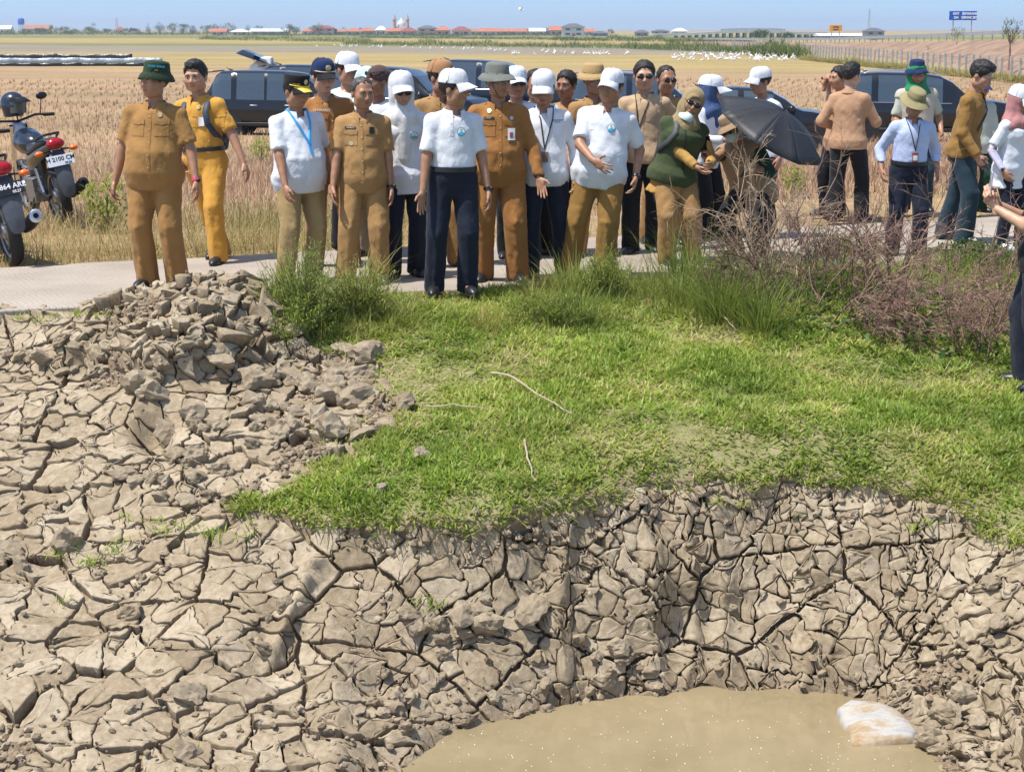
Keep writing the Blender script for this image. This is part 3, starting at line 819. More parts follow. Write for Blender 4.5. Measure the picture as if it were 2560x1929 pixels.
def field_material():
    m, nt, b = nodes_of('field_soil')
    tc = N(nt, 'ShaderNodeTexCoord'); sp = N(nt, 'ShaderNodeSeparateXYZ'); nt.links.new(tc.outputs['Object'], sp.inputs[0])
    # stripes of plots running across, told apart by their distance
    wob = noise_node(nt, 0.02, 3, stretch=(1, 0.4, 1))
    yy = N(nt, 'ShaderNodeMath', operation='MULTIPLY_ADD'); yy.inputs[1].default_value = 60.0
    nt.links.new(wob.outputs[0], yy.inputs[0])
    # plots recede to the right: use y - 0.25 x
    t1 = N(nt, 'ShaderNodeMath', operation='MULTIPLY_ADD'); t1.inputs[1].default_value = 0.35
    nt.links.new(sp.outputs[0], t1.inputs[0]); nt.links.new(sp.outputs[1], t1.inputs[2])
    nt.links.new(t1.outputs[0], yy.inputs[2])
    lg = N(nt, 'ShaderNodeMath', operation='LOGARITHM'); lg.inputs[1].default_value = 10.0
    nt.links.new(yy.outputs[0], lg.inputs[0])
    sc = N(nt, 'ShaderNodeMapRange'); sc.inputs[1].default_value = 1.0; sc.inputs[2].default_value = 3.4
    nt.links.new(lg.outputs[0], sc.inputs[0])
    straw, straw2, green, grey = (0.40, 0.285, 0.185), (0.40, 0.315, 0.155), (0.17, 0.215, 0.075), (0.285, 0.255, 0.215)
    def P_(y): return (math.log10(y) - 1.0) / 2.4
    st = [(P_(14), (0.40, 0.30, 0.18)), (P_(60), straw), (P_(150), straw), (P_(175), straw2), (P_(235), straw2), (P_(255), grey), (P_(330), grey), (P_(350), green), (P_(420), straw2), (P_(560), straw2), (P_(640), green), (P_(1200), straw2)]
    r = ramp(nt, sc.outputs[0], st)
    n1 = noise_node(nt, 0.22, 6, 0.65)
    g = ramp(nt, n1.outputs[0], [(0.42, (0, 0, 0)), (0.72, (1, 1, 1))])
    gm = N(nt, 'ShaderNodeMath', operation='MULTIPLY'); gm.inputs[1].default_value = 0.28
    nt.links.new(g.outputs[0], gm.inputs[0])
    c = mixc(nt, gm.outputs[0], r.outputs[0], (0.33, 0.32, 0.115))
    n2 = noise_node(nt, 3.0, 6, 0.75)
    d = ramp(nt, n2.outputs[0], [(0.3, (0.55, 0.5, 0.47)), (0.62, (1.1, 1.05, 1.0))])
    nt.links.new(mixc(nt, 0.75, c, d.outputs[0], 'MULTIPLY'), b.inputs['Base Color'])
    b.inputs['Roughness'].default_value = 0.95; b.inputs['Specular IOR Level'].default_value = 0.05
    n3 = noise_node(nt, 6, 5, 0.7); bump(nt, b, n3.outputs[0], 0.6, 0.12)
    n5 = noise_node(nt, 0.09, 7, 0.75, stretch=(.5, 1.6, 1)); d5 = ramp(nt, n5.outputs[0], [(0.35, (.72, .74, .72)), (.65, (1.12, 1.1, 1.06))]); cur = b.inputs['Base Color'].links[0].from_socket; nt.links.new(mixc(nt, 1.0, cur, d5.outputs[0], 'MULTIPLY'), b.inputs['Base Color'])
    return m
FIELD = field_material()
ys = np.concatenate([np.linspace(0.0, 40, 70), np.geomspace(41, 9000, 60)])
ts = np.linspace(-1, 1, 81)
V = []
for k, d in enumerate(ys):
    w_ = 12 + d * 0.75
    for t in ts:
        x = t * w_
        y = 14.35 + (x + 4.2) * 0.42 * math.exp(-d / 60) + d + (0 if d else -0.02)
        z = ground_z(x, 14.35 + (x + 4.2) * 0.42 + d) + (0.05 * fbm(np.array([x * 0.35]), np.array([y * 0.35]), 3, 3)[0] if 0 < d < 150 else 0)
        V.append((x, y, float(z) - (0.03 if d == 0 else 0)))
nx_ = len(ts)
F = [(j * nx_ + i, j * nx_ + i + 1, (j + 1) * nx_ + i + 1, (j + 1) * nx_ + i) for j in range(len(ys) - 1) for i in range(nx_ - 1)]
tag(link('field', np_mesh('field', V, F, [FIELD])), kind='structure')
# ------------------------------------------------------------------ figures: signed distance fields turned into one surface each
class SDF:
    def __init__(s, lo, hi, h):
        s.h = h; s.lo = np.array(lo, float) - 2 * h
        s.n = np.maximum(4, np.ceil((np.array(hi) + 2 * h - s.lo) / h).astype(int) + 1)
        s.F = np.full(s.n, 0.12, np.float32)
        s.ax = [s.lo[k] + h * np.arange(s.n[k]) for k in range(3)]
    def sub(s, lo, hi, pad):
        a = np.clip(np.floor((np.array(lo) - pad - s.lo) / s.h).astype(int), 0, s.n)
        b = np.clip(np.ceil((np.array(hi) + pad - s.lo) / s.h).astype(int) + 1, 0, s.n)
        sl = tuple(slice(a[k], b[k]) for k in range(3))
        if any(b[k] <= a[k] for k in range(3)): return None, None
        g = np.meshgrid(*[s.ax[k][sl[k]] for k in range(3)], indexing='ij')
        return sl, g
    def put(s, sl, d, k, mode=1):
        f = s.F[sl]
        if mode == 1:
            t = np.clip(0.5 + 0.5 * (f - d) / k, 0, 1)
            s.F[sl] = f * (1 - t) + d * t - k * t * (1 - t)
        else:
            t = np.clip(0.5 - 0.5 * (f + d) / k, 0, 1)
            s.F[sl] = f * (1 - t) - d * t + k * t * (1 - t)
    def cone(s, a, b, ra, rb, k=0.02, cut0=False, cut1=False, mode=1, sq=None):
        a, b = np.array(a, float), np.array(b, float); r = max(ra, rb)
        sl, g = s.sub(np.minimum(a, b) - r, np.maximum(a, b) + r, 0.06)
        if sl is None: return
        ab = b - a; L2 = ab @ ab
        tt = ((g[0] - a[0]) * ab[0] + (g[1] - a[1]) * ab[1] + (g[2] - a[2]) * ab[2]) / L2
        t = np.clip(tt, 0, 1)
        dxx, dyy, dzz = g[0] - a[0] - ab[0] * t, g[1] - a[1] - ab[1] * t, g[2] - a[2] - ab[2] * t
        if sq: dxx = dxx / sq[0]; dyy = dyy / sq[1]
        d = np.sqrt(dxx ** 2 + dyy ** 2 + dzz ** 2) - (ra + (rb - ra) * t)
        L = math.sqrt(L2)
        if cut1: d = np.maximum(d, (tt - 1) * L)
        if cut0: d = np.maximum(d, -tt * L)
        s.put(sl, d, k, mode)
    def ell(s, c, r, k=0.02, M=None, mode=1):
        c, r = np.array(c, float), np.array(r, float); m = r.max() if M is not None else r
        sl, g = s.sub(c - m, c + m, 0.05)
        if sl is None: return
        q = [g[k_] - c[k_] for k_ in range(3)]
        if M is not None:
            q = [sum(M[j][i] * q[j] for j in range(3)) for i in range(3)]
        l = np.sqrt(sum((q[i] / r[i]) ** 2 for i in range(3)))
        l2 = np.sqrt(sum((q[i] / r[i] ** 2) ** 2 for i in range(3))) + 1e-9
        s.put(sl, l * (l - 1) / l2, k, mode)
    def torso(s, prof, org, M, off=0.0, k=0.03, zlo=-9, zhi=9):
        """elliptic stack; prof rows: z, rx, ry, cy in the torso's own frame"""
        P = np.array(prof)
        pad = 0.34
        zc = [org + M @ np.array([0, 0, P[0, 0]]), org + M @ np.array([0, 0, P[-1, 0]])]
        sl, g = s.sub(np.minimum(*zc) - pad, np.maximum(*zc) + pad, 0.02)
        q = [g[i] - org[i] for i in range(3)]
        X, Y, Z = [sum(M[j, i] * q[j] for j in range(3)) for i in range(3)]
        zz = np.clip(Z, P[0, 0], P[-1, 0])
        rx = np.interp(zz, P[:, 0], P[:, 1]) + off; ry = np.interp(zz, P[:, 0], P[:, 2]) + off; cy = np.interp(zz, P[:, 0], P[:, 3])
        l = np.sqrt((X / rx) ** 2 + ((Y - cy) / ry) ** 2) + 1e-6
        d = (l - 1) * np.minimum(rx, ry) * (0.6 + 0.4 * np.minimum(1, l))
        d = np.maximum(d, np.maximum(max(zlo, P[0, 0]) - Z, Z - min(zhi, P[-1, 0])))
        s.put(sl, d, k)
    def cutplane(s, org, nrm):
        nrm = np.array(nrm, float); org = np.array(org, float)
        d = (s.ax[0][:, None, None] - org[0]) * nrm[0] + (s.ax[1][None, :, None] - org[1]) * nrm[1] + (s.ax[2][None, None, :] - org[2]) * nrm[2]
        s.F = np.maximum(s.F, d.astype(np.float32))
    def wrinkle(s, amp, freq, seed, zs=1.0):
        r = np.random.default_rng(seed)
        g = np.meshgrid(*s.ax, indexing='ij')
        m = np.abs(s.F) < 0.05
        p = [g[i][m] * freq * (zs if i == 2 else 1) for i in range(3)]
        w = 0
        for k in range(4):
            d = r.normal(size=3); d /= np.linalg.norm(d); e = r.normal(size=3)
            f = 1.0 + 0.55 * k
            u = f * (d[0] * p[0] + d[1] * p[1] + d[2] * p[2]) + 1.6 * np.sin(0.6 * (e[0] * p[0] + e[1] * p[1] + e[2] * p[2]) + r.uniform(0, 6)) + r.uniform(0, 6)
            w = w + (1 - 2 * np.abs(np.sin(u / 2)) ** 0.8) / (1 + 0.5 * k)
        s.F[m] += (amp * w / 2).astype(np.float32)
    def mesh(s):
        F = s.F; S = F < 0; n = F.shape
        cnt = np.zeros([q - 1 for q in n], np.int8)
        acc = [np.zeros([q - 1 for q in n], np.float32) for _ in range(3)]; num = np.zeros([q - 1 for q in n], np.float32)
        c0 = lambda o: tuple(slice(o[k], n[k] - 1 + o[k]) for k in range(3))
        for ax in range(3):
            o1, o2 = [(1, 2), (0, 2), (0, 1)][ax]
            for a in (0, 1):
                for b_ in (0, 1):
                    p = [0, 0, 0]; p[o1] = a; p[o2] = b_
                    q = list(p); q[ax] = 1
                    f0, f1 = F[c0(p)], F[c0(q)]
                    x = (f0 < 0) != (f1 < 0)
                    t = np.where(x, f0 / np.where(x, f0 - f1, 1), 0)
                    num += x
                    acc[ax] += t
                    acc[o1] += x * a; acc[o2] += x * b_
        act = num > 0
        ids = np.full(act.shape, -1, np.int64); ids[act] = np.arange(act.sum())
        ijk = np.argwhere(act)
        V = np.stack([(acc[k][act] / num[act] + ijk[:, k]) * s.h + s.lo[k] for k in range(3)], 1)
        faces = []
        for ax in range(3):
            o1, o2 = [(1, 2), (2, 0), (0, 1)][ax]
            a_ = [slice(None)] * 3; b_ = [slice(None)] * 3
            a_[ax] = slice(0, n[ax] - 1); b_[ax] = slice(1, n[ax])
            x = S[tuple(a_)] != S[tuple(b_)]
            e = np.argwhere(x)
            e = e[(e[:, o1] > 0) & (e[:, o2] > 0) & (e[:, o1] < n[o1] - 1) & (e[:, o2] < n[o2] - 1)]
            if not len(e): continue
            def cell(d1, d2):
                q = e.copy(); q[:, o1] += d1; q[:, o2] += d2
                return ids[q[:, 0], q[:, 1], q[:, 2]]
            quad = np.stack([cell(-1, -1), cell(0, -1), cell(0, 0), cell(-1, 0)], 1)
            inside = S[e[:, 0], e[:, 1], e[:, 2]]
            quad[~inside] = quad[~inside][:, ::-1]
            faces.append(quad)
        Fq = np.concatenate(faces); Fq = Fq[(Fq >= 0).all(1)]
        return V, Fq

def rotm(rx=0, ry=0, rz=0):
    return np.array(Matrix.Rotation(rz, 3, 'Z') @ Matrix.Rotation(ry, 3, 'Y') @ Matrix.Rotation(rx, 3, 'X'))

# ---- head (faces -y, origin at eye level, 0.235 tall)
def make_head(fat=0.0, h=0.0078):
    s = SDF((-.11, -.135, -.13), (.11, .13, .135), h)
    s.ell((0, .014, .034), (.076, .096, .086), .02)
    s.ell((0, -.018, -.040), (.062 + fat, .070, .078), .035)
    s.ell((0, -.052, -.094), (.030 + fat, .028, .022), .03)
    for e in (-1, 1):
        s.ell((e * .040, -.055, -.026), (.030 + fat * .6, .030, .034), .03)
        s.ell((e * .048, -.005, -.075), (.022 + fat, .04, .03), .03)
    s.cone((-.040, -.076, .021), (.040, -.076, .021), .016, .016, .018)
    for e in (-1, 1):
        s.ell((e * .031, -.104, .001), (.019, .014, .012), .014, mode=-1)
    s.cone((0, -.086, .010), (0, -.106, -.034), .0085, .0135, .012)
    for e in (-1, 1):
        s.ell((e * .0135, -.094, -.037), (.0105, .011, .009), .008)
    s.ell((0, -.084, -.0605), (.024, .013, .0075), .006)
    s.ell((0, -.081, -.0730), (.021, .013, .0080), .006)
    for e in (-1, 1):
        s.ell((e * .078, .016, -.008), (.010, .020, .032), .008)
    return s.mesh()
HEADS = [make_head(0.0), make_head(0.007), make_head(0.0, .0105), make_head(0.007, .0105)]
def face_bits():
    """eyes, irises, brows and lips set into the head: vertices, quads, material slots"""
    mb = MB()
    for e in (-1, 1):
        mb.cur = 1; mb.ell((e * .031, -.0835, .001), (.0140, .0085, .0062), 10, 6)
        mb.cur = 2; mb.ell((e * .031, -.0905, .001), (.0058, .0026, .0056), 8, 4)
        mb.cur = 2; mb.tube([(e * .012, -.0945, .0185), (e * .026, -.0955, .0235), (e * .047, -.0850, .0185)], [.0030, .0038, .0022], 6)
        mb.cur = 2; mb.tube([(e * .017, -.0915, .0055), (e * .031, -.0945, .0085), (e * .045, -.0865, .0050)], [.0012, .0018, .0012], 5)
    mb.cur = 3; mb.ell((0, -.0905, -.0655), (.0225, .0072, .0085), 12, 6)
    mb.cur = 2; mb.tube([(-.021, -.0905, -.0668), (0, -.0975, -.0662), (.021, -.0905, -.0668)], .0013, 5)
    return mb
FACE = face_bits()
def make_hair(kind):
    s = SDF((-.11, -.13, -.13), (.11, .14, .16), 0.0095)
    if kind == 'long_top':
        s.ell((0, .016, .040), (.083, .103, .094), .01); s.ell((0, -.02, .10), (.060, .07, .036), .02)
    elif kind == 'thin':
        s.ell((0, .018, .034), (.080, .100, .087), .01)
    else:
        s.ell((0, .017, .038), (.083, .103, .092), .01)
    s.wrinkle(0.007, 120, 5 if kind == 'short' else 9); s.wrinkle(0.005, 230, 15 if kind == 'short' else 19)
    g = np.meshgrid(*s.ax, indexing='ij')
    X, Y, Z = g
    # hairline: above the brow in front, above the ears at the sides, low at the nape
    line = np.interp(Y, [-.10, -.07, -.03, .0, .03, .06, .11], [.078, .072, .000, -.004, .000, -.055, -.06])
    if kind == 'thin': line = np.interp(Y, [-.10, -.06, -.02, .0, .03, .06, .11], [.095, .092, .055, .02, .012, -.055, -.06])
    line = line + np.where(np.abs(X) > .062, -0.012, 0) * (Y > -.03) + .010 * np.sin(X * 160 + 1.3 * np.sin(Y * 90)) + .006 * np.sin(X * 330 + Y * 210)
    s.F = np.maximum(s.F, (line - Z).astype(np.float32) * 0.8)
    return s.mesh()
HAIR = {k: make_hair(k) for k in ('short', 'long_top', 'thin')}

# ---- hand: wrist at origin, fingers along -z, palm faces +x (towards the thigh of a right hand at x<0)
def make_hand(pose, h=0.0064):
    s = SDF((-.06, -.075, -.215), (.085, .07, .04), h)
    s.cone((0, 0, .03), (0, 0, -.02), .026, .026, .015, sq=(.8, 1.05))
    s.ell((0, 0, -.055), (.0155, .040, .050), .012)
    s.ell((.002, -.020, -.045), (.018, .020, .032), .012)
    curl = {'relax': (.35, .45, .35), 'flat': (.06, .10, .06), 'grip': (1.0, 1.15, .6), 'spread': (.12, .2, .12)}[pose]
    for k, (y, z, L, r) in enumerate([(-.030, -.088, .078, .0088), (-.0105, -.095, .086, .0092), (.0095, -.091, .080, .0088), (.028, -.082, .062, .0078)]):
        a = np.array([0, y, z]); ang = -0.05 + 0.05 * k
        fan = (k - 1.4) * (0.16 if pose == 'spread' else 0.05)
        for q, (l, c) in enumerate(zip((.46, .31, .25), curl)):
            ang += c * (1 + 0.12 * k)
            d = np.array([math.sin(ang), math.sin(fan) * math.cos(ang), -math.cos(ang)])
            b_ = a + d * L * l
            s.cone(a, b_, r * (1 - 0.06 * q), r * (0.94 - 0.08 * q), .004)
            a = b_
    a = np.array([.004, -.030, -.030]); dirs = {'relax': [(.25, -.45, -.85), (.35, -.1, -.9)], 'flat': [(.1, -.75, -.65), (.1, -.45, -.9)], 'grip': [(.6, -.45, -.6), (.75, .2, -.55)], 'spread': [(.15, -.85, -.5), (.1, -.65, -.75)]}[pose]
    for q, d in enumerate(dirs):
        d = np.array(d); d /= np.linalg.norm(d); b_ = a + d * (.042 if q == 0 else .034)
        s.cone(a, b_, .0125 if q == 0 else .0105, .0105 if q == 0 else .0085, .006); a = b_
    return s.mesh()
HANDS = {k: make_hand(k) for k in ('relax', 'flat', 'grip', 'spread')}

def ik(a, t, l1, l2, pole):
    a, t = np.array(a, float), np.array(t, float)
    d = t - a; L = np.linalg.norm(d); L2 = min(L, (l1 + l2) * 0.999); d = d / L; t = a + d * L2; L = L2
    x = (l1 * l1 - l2 * l2 + L * L) / (2 * L); hh = math.sqrt(max(0, l1 * l1 - x * x))
    p = np.array(pole, float); p = p - d * (p @ d); p /= np.linalg.norm(p) + 1e-9
    return a + d * x + p * hh, t

SKIN = {}
def skin_mats(t):
    if t not in SKIN:
        c = {0: (0.42, 0.225, 0.135), 1: (0.36, 0.18, 0.105), 2: (0.50, 0.29, 0.19), 3: (0.29, 0.14, 0.08)}[t]
        m, nt, b = nodes_of('skin_tone_%d' % t)
        n = noise_node(nt, 22, 4)
        r = ramp(nt, n.outputs[0], [(0.3, tuple(q * 0.86 for q in c)), (0.7, tuple(q * 1.12 for q in c))])
        nt.links.new(r.outputs[0], b.inputs['Base Color']); b.inputs['Roughness'].default_value = 0.48
        b.inputs['Subsurface Weight'].default_value = 0.06; b.inputs['Subsurface Radius'].default_value = (0.02, 0.008, 0.004)
        n2 = noise_node(nt, 180, 3); bump(nt, b, n2.outputs[0], 0.12, 0.002)
        SKIN[t] = [m, mat('eye_white', (0.62, 0.58, 0.54), 0.3, 0.03), mat('eye_dark', (0.012, 0.009, 0.008), 0.4, 0.2), mat('lip_%d' % t, (c[0] * 0.85, c[1] * 0.6, c[2] * 0.62), 0.45, 0.1)]
    return SKIN[t]
BLACK_HAIR = mat('black_hair', (0.012, 0.010, 0.009), 0.62, 0.3, 90, 0.6, 240, 0.004, stretch=(1, 1, 0.35))
GREY_HAIR = mat('greying_hair', (0.06, 0.055, 0.05), 0.5, 0.5, 120, 0.6, 240, 0.004, stretch=(1, 1, 0.35))

def person(label, feet, H=1.70, yaw=0.0, girth=1.0, belly=0.0, skin=0, head=(0, 0, 0), lean=(0, 0, 0), rw=None, lw=None, rhand='relax', lhand='relax', rroll=0.0, lroll=0.0, rdir=None, ldir=None,
           rf=None, lf=None, shirt=None, sleeve='short', hem='out', pants=None, pants_w=1.0, shoes=None, hair='short', hairmat=None, fine=True, fat=0, seed=1, group=None, pelvis=(0, 0, 0), rpole=None, lpole=None, chest=0.0, skirt=None, hem_z=None, crease=True):
    """one figure: the body is the object, clothes are its children.  Local space: faces -y, feet at z = 0, 1.70 m tall before scaling."""
    S = H / 1.70
    P0 = np.array([pelvis[0], pelvis[1], 0.90 + pelvis[2]])
    M = rotm(*lean)
    tor = lambda v: P0 + M @ np.array(v, float)
    g = girth
    # joints
    sh = {e: tor((e * .172 * (0.5 + 0.5 * g), .004, .440)) for e in (-1, 1)}
    wr_def = {-1: (-.250 - .10 * (g - 1), -.045, -.085), 1: (.250 + .10 * (g - 1), -.045, -.085)}
    arms = {}
    for e, w_, pole in ((-1, rw, rpole), (1, lw, lpole)):
        t = tor(wr_def[e]) if w_ is None else np.array([w_[0], w_[1], w_[2]])
        pl = pole if pole is not None else (e * .5, 1.0, -.25)
        el, t = ik(sh[e], t, .285, .255, pl)
        arms[e] = (sh[e], el, t)
    hips = {e: P0 + np.array([e * .092 * (0.6 + 0.4 * g), 0, -.02]) for e in (-1, 1)}
    legs = {}
    for e, f in ((-1, rf), (1, lf)):
        a = np.array([e * .105, .02, .085]) if f is None else np.array(f, float)
        kn, a = ik(hips[e], a, .405, .405, (e * 0.12, -1, 0))
        legs[e] = (hips[e], kn, a)
    nb = tor((0, .012, .520)); hc = tor((0, -.022, .692))
    prof = []
    for z, rx, ry in ((-.13, .150, .105), (-.06, .168, .118), (.0, .170, .120), (.08, .160, .114), (.16, .154, .110), (.25, .160, .112), (.34, .166, .115), (.40, .160, .110), (.45, .128, .094), (.49, .092, .076), (.525, .066, .062), (.56, .054, .054)):
        bl = belly * math.exp(-((z - .13) / .15) ** 2) + chest * math.exp(-((z - .37) / .07) ** 2)
        prof.append((z, rx * g + bl * .35, ry * (0.4 + 0.6 * g) + bl * .62, -bl * .55))
    lod = 1.0 if fine else 1.35
    # ---------------- body
    b = SDF((-.62, -.62, 0.0), (.62, .55, 1.62), 0.028 * lod)
    b.torso(prof, P0, M, -0.012, .03)
    for e in (-1, 1):
        hp, kn, an = legs[e]
        b.cone(hp, kn, .082 * g, .054, .03); b.cone(kn, an, .052, .036, .02); b.cone(an, an + np.array([0, -.10, -.05]), .036, .028, .02)
    Vb, Fb = b.mesh()
    a_ = SDF(np.minimum.reduce([q for e in arms for q in arms[e]] + [nb]) - .08, np.maximum.reduce([q for e in arms for q in arms[e]] + [hc]) + .08, 0.0165 * lod)
    for e in (-1, 1):
        s0, el, w_ = arms[e]
        a_.cone(s0, el, .050 * (.5 + .5 * g), .040 * (.6 + .4 * g), .02); a_.cone(el, w_, .042 * (.6 + .4 * g), .027, .015)
    a_.cone(nb - (hc - nb) * .5, nb, .075, .056, .03); a_.cone(nb, hc + (nb - hc) * .12, .056 + .004 * fat, .053, .02)
    Va, Fa = a_.mesh()
    parts = [(Vb, Fb, 0), (Va, Fa, 0)]
    Hm = rotm(lean[0] * 0.35, lean[1] * 0.5, lean[2]) @ rotm(0, 0, head[0]) @ rotm(head[1], head[2], 0)
    hv, hf = HEADS[(1 if fat else 0) + (0 if fine else 2)]
    hr = np.random.default_rng(seed + 900); hsc = np.array([1.07 * hr.uniform(.95, 1.05), 1.07 * hr.uniform(.97, 1.03), 1.07 * hr.uniform(.97, 1.03)])
    toh = lambda V: (np.asarray(V) * hsc) @ Hm.T + hc
    parts.append((toh(hv), hf, 0))
    fm = np.array(FACE.m); fV = toh(FACE.v)
    hand_frames = {}
    for e, pose, roll, dr in ((-1, rhand, rroll, rdir), (1, lhand, lroll, ldir)):
        s0, el, w_ = arms[e]
        d = (w_ - el) / np.linalg.norm(w_ - el) if dr is None else np.array(dr, float) / np.linalg.norm(dr)
        zax = -d
        fwd = np.array([0, -1.0, 0]) if abs(d[1]) < .85 else np.array([0, 0, 1.0])
        xax = np.cross(-fwd, zax) ; xax /= np.linalg.norm(xax) + 1e-9       # palm side for the right hand
        yax = np.cross(zax, xax)
        c, s_ = math.cos(roll), math.sin(roll)
        x2 = xax * c + yax * s_; y2 = -xax * s_ + yax * c
        B = np.stack([x2, y2, zax], 1)
        V, Fh = HANDS[pose]
        V = V * np.array([1.02, 1.02, 1.02])
        if e == 1: V = V * np.array([-1, 1, 1]); Fh = Fh[:, ::-1]
        parts.append((V @ B.T + w_, Fh, 0)); hand_frames[e] = (B, w_)
    Vs, Fs, Ms = [], [], []; o = 0
    for V, F, m_ in parts:
        Vs.append(V); Fs.append(np.asarray(F) + o); Ms.append(np.full(len(F), m_)); o += len(V)
    me_faces = np.concatenate(Fs)
    me = np_mesh('person', np.concatenate(Vs) * S, me_faces, [], True, midx=np.concatenate(Ms))
    # the small face pieces are n-gons of mixed size: add them through their own mesh join
    import bmesh
    bm = bmesh.new(); bm.from_mesh(me)
    vs_ = [bm.verts.new(Vector(p) * S) for p in fV]
    for f, mi in zip(FACE.f, FACE.m):
        try:
            nf = bm.faces.new([vs_[i] for i in f]); nf.material_index = mi; nf.smooth = True
        except ValueError: pass
    bm.to_mesh(me); bm.free()
    for mm in skin_mats(skin): me.materials.append(mm)
    ob = link('person', me, None, feet, (0, 0, yaw))
    tag(ob, label, 'person', group)
    ob['S'] = S
    info = dict(ob=ob, S=S, hc=hc, Hm=Hm, arms=arms, legs=legs, tor=tor, M=M, P0=P0, prof=prof, hands=hand_frames, toh=toh)
    # ---------------- trousers
    hz = {'out': -.135, 'tuck': .085, 'long': -.22}[hem] if hem_z is None else hem_z
    if pants is not None:
        t = SDF((-.62, -.62, 0.0), (.62, .60, 1.2), 0.0175 * lod)
        t.torso(prof, P0, M, .008, .03, -.13, .10)
        for e in (-1, 1):
            hp, kn, an = legs[e]
            t.cone(hp, kn, .104 * (.4 + .6 * g) * (.6 + .4 * pants_w), .080 * pants_w, .022)
            d = an - kn; d = d / np.linalg.norm(d)
            t.cone(kn, an + d * .066, .079 * pants_w, .078 * pants_w, .008, cut1=True)
        if crease:
            for e in (-1, 1):
                hp, kn, an = legs[e]; f_ = np.array([e * .012, -1, 0])
                t.cone(hp + f_ * .098 * pants_w - np.array([0, 0, .10]), kn + f_ * .079 * pants_w, .010, .012, .022); t.cone(kn + f_ * .079 * pants_w, an + f_ * .077 * pants_w - np.array([0, 0, .05]), .012, .012, .022)
        t.wrinkle(0.0055, 36, seed * 3 + 1, 0.55); t.wrinkle(0.0035, 60, seed * 3 + 2, 1.2)
        V, F = t.mesh(); link('trousers', np_mesh('trousers', V * S, F, [pants]), ob)
    # ---------------- shirt
    if shirt is not None:
        lo = np.minimum.reduce([q for e in arms for q in arms[e]] + [P0 - .25]) - .1
        hi = np.maximum.reduce([q for e in arms for q in arms[e]] + [nb + .05]) + .1
        t = SDF(lo, hi, 0.0158 * lod)
        pr = [(z, rx + .010 * (z < .2) * (hem != 'tuck') + (0.020 if (hem != 'tuck' and z < .04) else 0), ry + .008 * (z < .2) * (hem != 'tuck') + (0.024 if (hem != 'tuck' and z < .04) else 0), cy) for z, rx, ry, cy in prof]
        if hz < -.13: pr = [(hz - .02, pr[1][1] + .01, pr[1][2] + .01, pr[1][3])] + pr
        t.torso([(hz - .1, pr[0][1], pr[0][2], pr[0][3])] + pr if hz < pr[0][0] + .05 else pr, P0, M, .007, .02, -9, .535)
        for e in (-1, 1):
            s0, el, w_ = arms[e]
            t.cone(tor((e * .045, .010, .478)), s0 + np.array([0, 0, .004]), .060, .056, .03)
            if sleeve == 'short':
                t.cone(s0, s0 + (el - s0) * .80, .053 * (.4 + .6 * g), .061 * (.4 + .6 * g), .028, cut1=True)
            elif sleeve in ('long', 'rolled'):
                t.cone(s0, el, .058 * (.4 + .6 * g), .053, .03)
                f_ = .96 if sleeve == 'long' else .62
                t.cone(el, el + (w_ - el) * f_, .054, .041 if sleeve == 'long' else .048, .02, cut1=True)
        t.wrinkle(0.0055, 34, seed * 7 + 2, 0.8); t.wrinkle(0.0035, 62, seed * 7 + 5, 0.9)
        t.cutplane(tor((0, 0, hz)), M @ np.array([0, 0, -1.0])); t.cutplane(tor((0, -.06, .492)), M @ np.array([0, -.45, .9]))
        if sleeve == 'none': pass
        V, F = t.mesh(); so = link('shirt', np_mesh('shirt', V * S, F, [shirt]), ob)
        info['shirt'] = so
        info['bvh'] = BVHTree.FromPolygons([tuple(v) for v in (V * S)], F.tolist())
    # ---------------- shoes
    if shoes is not None:
        for e in (-1, 1):
            an = legs[e][2]
            out = 0.18 * e
            t = SDF((-.09, -.24, -.10), (.09, .10, .08), 0.0140)
            t.cone((0, .03, -.045), (0, -.13, -.058), .040, .036, .02, sq=(1.0, 1.0)); t.cone((0, -.10, -.060), (0, -.165, -.068), .040, .026, .02)
            t.cone((0, .02, .01), (0, -.02, -.03), .044, .045, .02)
            gz = t.ax[2][None, None, :]
            t.F = np.maximum(t.F, (-.083 - gz).astype(np.float32))
            V, F = t.mesh()
            V = (V * np.array([1.12, 1.12, 1.0])) @ rotm(0, 0, out).T + an
            sh_o = link('shoe', np_mesh('shoe', V * S, F, [shoes]), ob)
            so2 = MB()
            prof2 = []
            for k in range(20):
                aa = 2 * PI * k / 20
                prof2.append(1.1 * np.array([.046 * math.cos(aa) * (1.0 - 0.12 * (math.sin(aa) > 0.3)), -.065 + .128 * math.sin(aa) * -1, 0]))
            ring = [rotm(0, 0, out) @ q + an for q in prof2]
            so2.prism([Vector((q[0], q[1], an[2] - .088)) * S for q in ring], (0, 0, .018 * S))
            so2.build('sole', info.get('solemat', SOLE), sh_o)
    # ---------------- hair
    if hair:
        V, F = HAIR[hair]
        link('hair', np_mesh('hair', toh(V) * S, F, [hairmat or BLACK_HAIR]), ob)
    return info
SOLE = mat('shoe_sole_dark', (0.03, 0.03, 0.032), 0.7)

